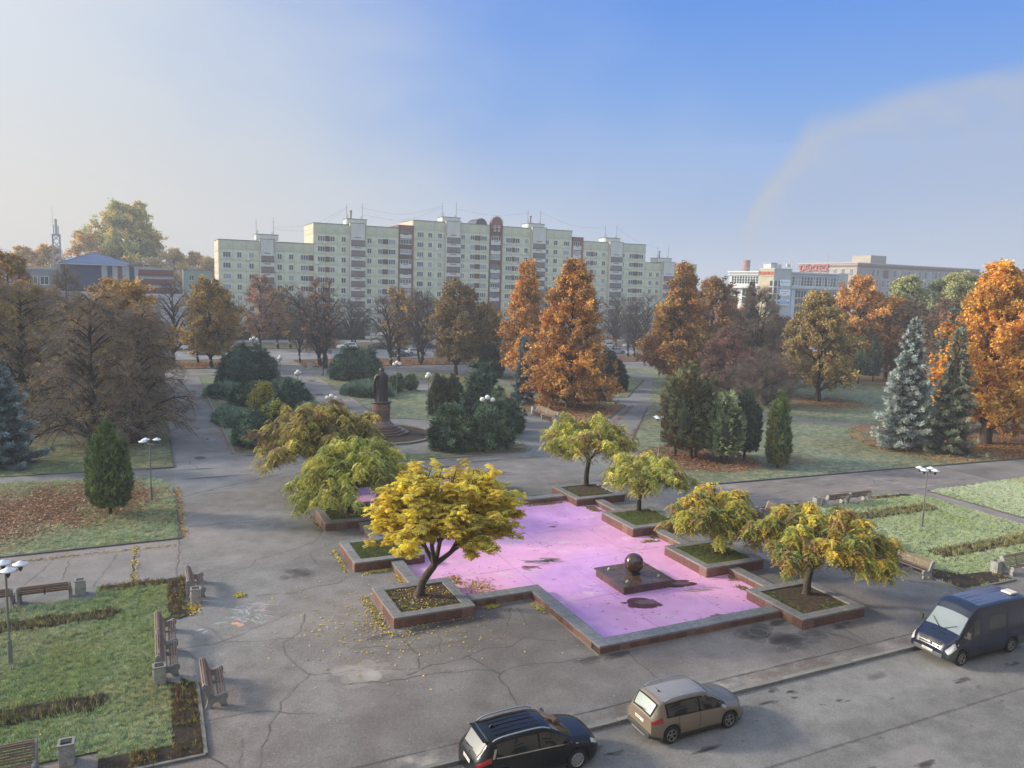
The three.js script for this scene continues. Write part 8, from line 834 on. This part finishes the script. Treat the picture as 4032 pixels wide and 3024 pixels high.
  part('antenna', [cyl(0.16, 0.16, 3.6, 179.0, 22.6, -180.9, 8), cyl(0.1, 0.1, 2.8, 179.8, 22.6, -180.9, 8), cyl(0.1, 0.1, 2.6, 180.6, 22.6, -180.9, 8), box(0.9, 0.9, 0.5, 178.3, 24, -181.2)], M(0.5, 0.52, 0.55, 0.6), t);
}
// ---- long grey brick block behind it
{
  const t = thing('brick_building', 'long grey brick block with white windows and large dull red sign letters', 'brick building', [0, 0]), SUNLITSIDE = plaster(0.52, 0.46, 0.40), SHADEDFRONT = plaster(0.40, 0.385, 0.39), Z = -213.6, u0 = 245.8, body = part('wall', [box(72, 27.6, 29.8, u0 + 36, 13.8, Z - 15)], SHADEDFRONT, t); part('sunlit_end_wall', box(0.12, 27.6, 29.7, u0 - 0.065, 13.8, Z - 15), SUNLITSIDE, t);  // end wall and front differ by sun and shade put into their plaster
  part('roof_edge', [box(72.6, 0.35, 0.6, u0 + 36, 27.8, Z + 0.05), box(0.6, 0.35, 30.3, u0 - 0.1, 27.801, Z - 15)], plaster(0.62, 0.58, 0.5), t); part('frieze', [box(72, 0.7, 0.12, u0 + 36, 26.6, Z + 0.03), box(0.12, 0.7, 29.7, u0 - 0.14, 26.6, Z - 15)], plaster(0.26, 0.17, 0.14), t);
  for (const y of [24.2, 20.2, 16.2]) for (let i = 0; i < 19; i++) { const x = u0 + 8.5 + Math.floor(i / 2) * 6.0 + (i % 2) * 2.5; if (Math.floor(i / 2) === 1 && y > 23) { if (i % 2) continue; part('recess', box(2.8, 3, 0.1, u0 + 15.6, 23.9, Z + 0.03), plaster(0.17, 0.15, 0.14), t); continue; } win(t, x, y, Z + 0.05, 1.5, 2.9, 2, 0, 1); }
  for (const y of [24.2, 20.2]) for (const z of [-216.3, -220.3, -224.2, -228, -232, -236]) win(t, u0 - 0.16, y, z, 1.7, 2.9, 3, -H2, 1);
  const sg = letters(t, M(0.36, 0.09, 0.085, 0.6), 14.6, 2.5, 0.3, 0.40); sg.position.set(u0 - 0.5, 24.7, -242.2); sg.rotation.y = -H2;
  part('roof_house', [box(8.4, 3.2, 9, 257.8, 29.4, -219)], SHADEDFRONT, t); part('sunlit_roof_house_end', box(0.1, 3.2, 8.9, 253.55, 29.4, -219), SUNLITSIDE, t); part('mast', bar(V3(246.5, 27.6, -229), V3(246.5, 31.5, -229), 0.08, 0.05, 5), M(0.2, 0.2, 0.22, 0.7), t);
}
// ---- left: the hall with the blue hipped roof, its piers, the striped wing and the low white block
{
  const t = thing('concert_hall', 'hall with pale blue hipped roof and dark blue windowless wall', 'hall', [0, 0]), Z = -215, NAVY = plaster(0.045, 0.065, 0.14, 0.5), PIER = plaster(0.46, 0.47, 0.47), ROOFB = plaster(0.16, 0.22, 0.38, 0.5);
  part('wall', box(17.2, 17.1, 13, -10.9, 8.55, Z - 6.6), NAVY, t); part('left_pier', box(0.5, 17.1, 0.4, -19.4, 8.55, Z + 0.1), PIER, t);
  const A = [-12.1, 20.2, Z - 5], e = [[-19.8, 17.25, Z + 0.6], [-4.8, 17.25, Z + 0.6], [-2.6, 17.25, Z - 13], [-19.8, 17.25, Z - 13]]; part('hip_roof', [0, 1, 2, 3].map((k) => { const g = quads([[e[k], e[(k + 1) % 4], A, A]]); return g; }), ROOFB, t); part('eaves', [box(15.2, 0.28, 0.4, -12.3, 17.12, Z + 0.55)], PIER, t); part('roof_seam', [bar(V3(-19.6, 17.32, Z + 0.5), V3(A[0], A[1] + 0.06, A[2]), 0.07, 0.07, 4), bar(V3(-4.9, 17.32, Z + 0.5), V3(A[0], A[1] + 0.06, A[2]), 0.07, 0.07, 4)], ROOFB, t);
  for (const [a, b, m] of [[-10.5, -9.25, PIER], [-9.25, -8.1, NAVY], [-8.1, -6.95, PIER], [-6.95, -5.95, plaster(0.2, 0.12, 0.11)], [-5.95, -4.4, PIER], [-4.4, -3.25, NAVY], [-3.25, -2.35, PIER]]) part('pier', box(b - a - 0.02, 17, 0.5, (a + b) / 2, 8.5, Z + 0.12), m, t);
  part('lower_roof', box(9, 0.3, 10, -2.2, 17.4, Z - 8), plaster(0.2, 0.24, 0.3), t); part('roof_dish', [new THREE.SphereGeometry(0.7, 14, 8, 0, 6.3, 0, 1.4).rotateZ(-0.9).translate(-1.2, 17.9, Z - 2), bar(V3(-1.2, 16.8, Z - 2), V3(-1.2, 17.6, Z - 2), 0.08, 0.08, 5)], PIER, t); part('floodlight', [bar(V3(4.7, 16.8, Z - 1), V3(4.7, 18.1, Z - 1), 0.07, 0.07, 5), box(0.6, 0.5, 0.4, 4.5, 18.2, Z - 1)], PIER, t);
  const s = part('striped_wing', box(8, 16.9, 12, 1.68, 8.45, Z - 5.9), PIER, t); for (const [a, b] of [[14.8, 16.35], [12.6, 14.1], [10.5, 11.95], [8.3, 9.8]]) part('red_band', slab(8.05, b - a, 0.3), plaster(0.20, 0.09, 0.075), s).position.set(1.68, (a + b) / 2, Z + 0.2);
  const f = thing('low_building', 'low white panelled block before the striped wing, beyond the far road', 'low building', [0, 0]), lz = -197; part('wall', box(9.0, 10.5, 14, 4.6, 5.25, lz - 7.05), plaster(0.56, 0.59, 0.63), f); for (let i = 0; i < 5; i++) for (let r = 0; r < 7; r++) part('wall_panel', slab(1.78, 1.46, 0.1), plaster(0.58 + 0.03 * RB(), 0.61, 0.65), f).position.set(1.0 + i * 1.8, 0.75 + r * 1.5, lz - 0.02); part('parapet', [box(9.3, 0.35, 0.5, 4.6, 10.6, lz - 0.1), box(0.4, 0.35, 14, 9.1, 10.601, lz - 7)], plaster(0.66, 0.68, 0.7), f); part('dark_glazing', box(8.4, 2.2, 0.1, -4.2, 9.3, lz - 0.5), NAVY, f); part('side_wing', box(9, 10.4, 10, -4.4, 5.2, lz - 5.6), plaster(0.42, 0.44, 0.47), f); part('side_wing', box(9.5, 10.7, 10, -14, 5.35, lz - 6), plaster(0.40, 0.42, 0.45), f);
  const g = thing('grey_building', 'long grey two-storey building behind the left trees', 'building', [0, 0]); part('wall', box(34, 15.6, 12, -37, 7.8, Z - 6), plaster(0.30, 0.31, 0.33), g); part('roof_edge', box(34.4, 0.5, 12.4, -37, 15.85, Z - 6), plaster(0.5, 0.5, 0.5), g); for (let i = 0; i < 14; i++) for (const y of [13, 9.4]) win(g, -52.5 + i * 2.3, y, Z + 0.05, 1.8, 2, 2); part('roof_room', box(5, 2, 5, -32, 17, Z - 6), plaster(0.28, 0.29, 0.3), g);
  const q = thing('green_building', 'small dull green building between hall and flats in the mist', 'building', [0, 0]); part('wall', box(9.6, 16.9, 12, 15.9, 8.45, -306), plaster(0.27, 0.37, 0.34), q); part('roof_edge', box(9.9, 0.3, 12.3, 15.9, 17.05, -306), plaster(0.2, 0.22, 0.22), q); for (const x of [13.8, 17.3]) for (const y of [14.3, 11.1, 7.9]) win(q, x, y, -299.93, 1.7, 1.9, 2); part('roof_vent', [box(1.6, 1.3, 1.6, 14, 17.8, -304)], plaster(0.3, 0.32, 0.33), q);
  const h = thing('misty_block', 'beige block fading in the mist at the far left', 'building', [0, 0]); part('wall', box(12, 18.5, 12, -62, 9.25, -392), plaster(0.5, 0.42, 0.34), h); for (let i = 0; i < 4; i++) for (const y of [16.4, 13]) win(h, -66 + i * 2.6, y, -385.9, 1.6, 1.7, 2); part('roof_vent', [box(1.2, 1.4, 1.2, -60, 19.1, -390)], plaster(0.4, 0.36, 0.3), h);
  const m = thing('lattice_mast', 'steel lattice mast with antennas left of the blue hipped roof', 'mast', [-20.15, 219]), S = M(0.32, 0.33, 0.36, 0.6), x = 0.75, l = []; for (const [a, b] of [[-x, -x], [x, -x], [x, x], [-x, x]]) l.push(box(0.2, 24, 0.2, a, 12, b)); part('leg', l, S, m); const br = []; for (let k = 0; k < 8; k++) { const y = 12 + k * 1.5; for (const zz of [-x, x]) br.push(bar(V3(-x, y, zz), V3(x, y + 1.5, zz), 0.06, 0.06, 4), bar(V3(x, y, zz), V3(-x, y + 1.5, zz), 0.06, 0.06, 4)); } for (const y of [17, 20.6, 24]) br.push(box(1.8, 0.3, 1.8, 0, y, 0)); part('brace', br, S, m); part('antenna', [cyl(0.28, 0.28, 3.8, 0, 24, 0, 10), cyl(0.13, 0.13, 2.4, -0.5, 24, 0.2, 8), cyl(0.13, 0.13, 2.2, 0.5, 24, 0.2, 8), cyl(0.05, 0.04, 6.8, -0.65, 24, -0.3, 6)], M(0.4, 0.4, 0.42, 0.5), m);
}
// the building that the view is taken from: it stands behind the camera, over the near street, and darkens the car and wall faces turned to it
{
  const t = thing('street_building', 'long plastered building behind the viewpoint along the near street', 'building', [0, 0]); part('wall', box(190, 23, 12, 15, 11.4, 7.2), plaster(0.36, 0.33, 0.28), t); part('roof_edge', box(190.6, 0.4, 12.6, 15, 23.1, 7.2), plaster(0.2, 0.2, 0.2), t);
  for (let r = 0; r < 6; r++) part('window_row', Array.from({ length: 48 }, (_, i) => box(1.7, 1.9, 0.08, -76 + i * 3.8, 2.6 + r * 3.6, 1.18)), PANES[1], t);
}
// street lamps of the far road
const CURVE = (label, at, turn, h) => { const t = thing('street_lamp', label, 'street lamp', at, turn, 'street lamps of the far road'); part('post', tube([V3(0, 0, 0), V3(0, h * 0.6, 0), V3(0, h - 0.7, 0), V3(0.35, h - 0.1, 0), V3(1.2, h, 0)], (q) => 0.11 - 0.05 * q, 8, 5), M(0.3, 0.32, 0.33, 0.6), t); part('lamp_head', rbox(0.8, 0.14, 0.3, 0.05, 1.4, h - 0.03, 0), M(0.5, 0.52, 0.54, 0.5), t); return t; };
CURVE('curved street lamp beyond the far road in front of the flats', [46.4, 175.4], Math.PI, 12.4); CURVE('curved street lamp hidden among bare trees right of the biggest rust tree', [104, 174.5], Math.PI, 11);
renderer.render(scene, camera);
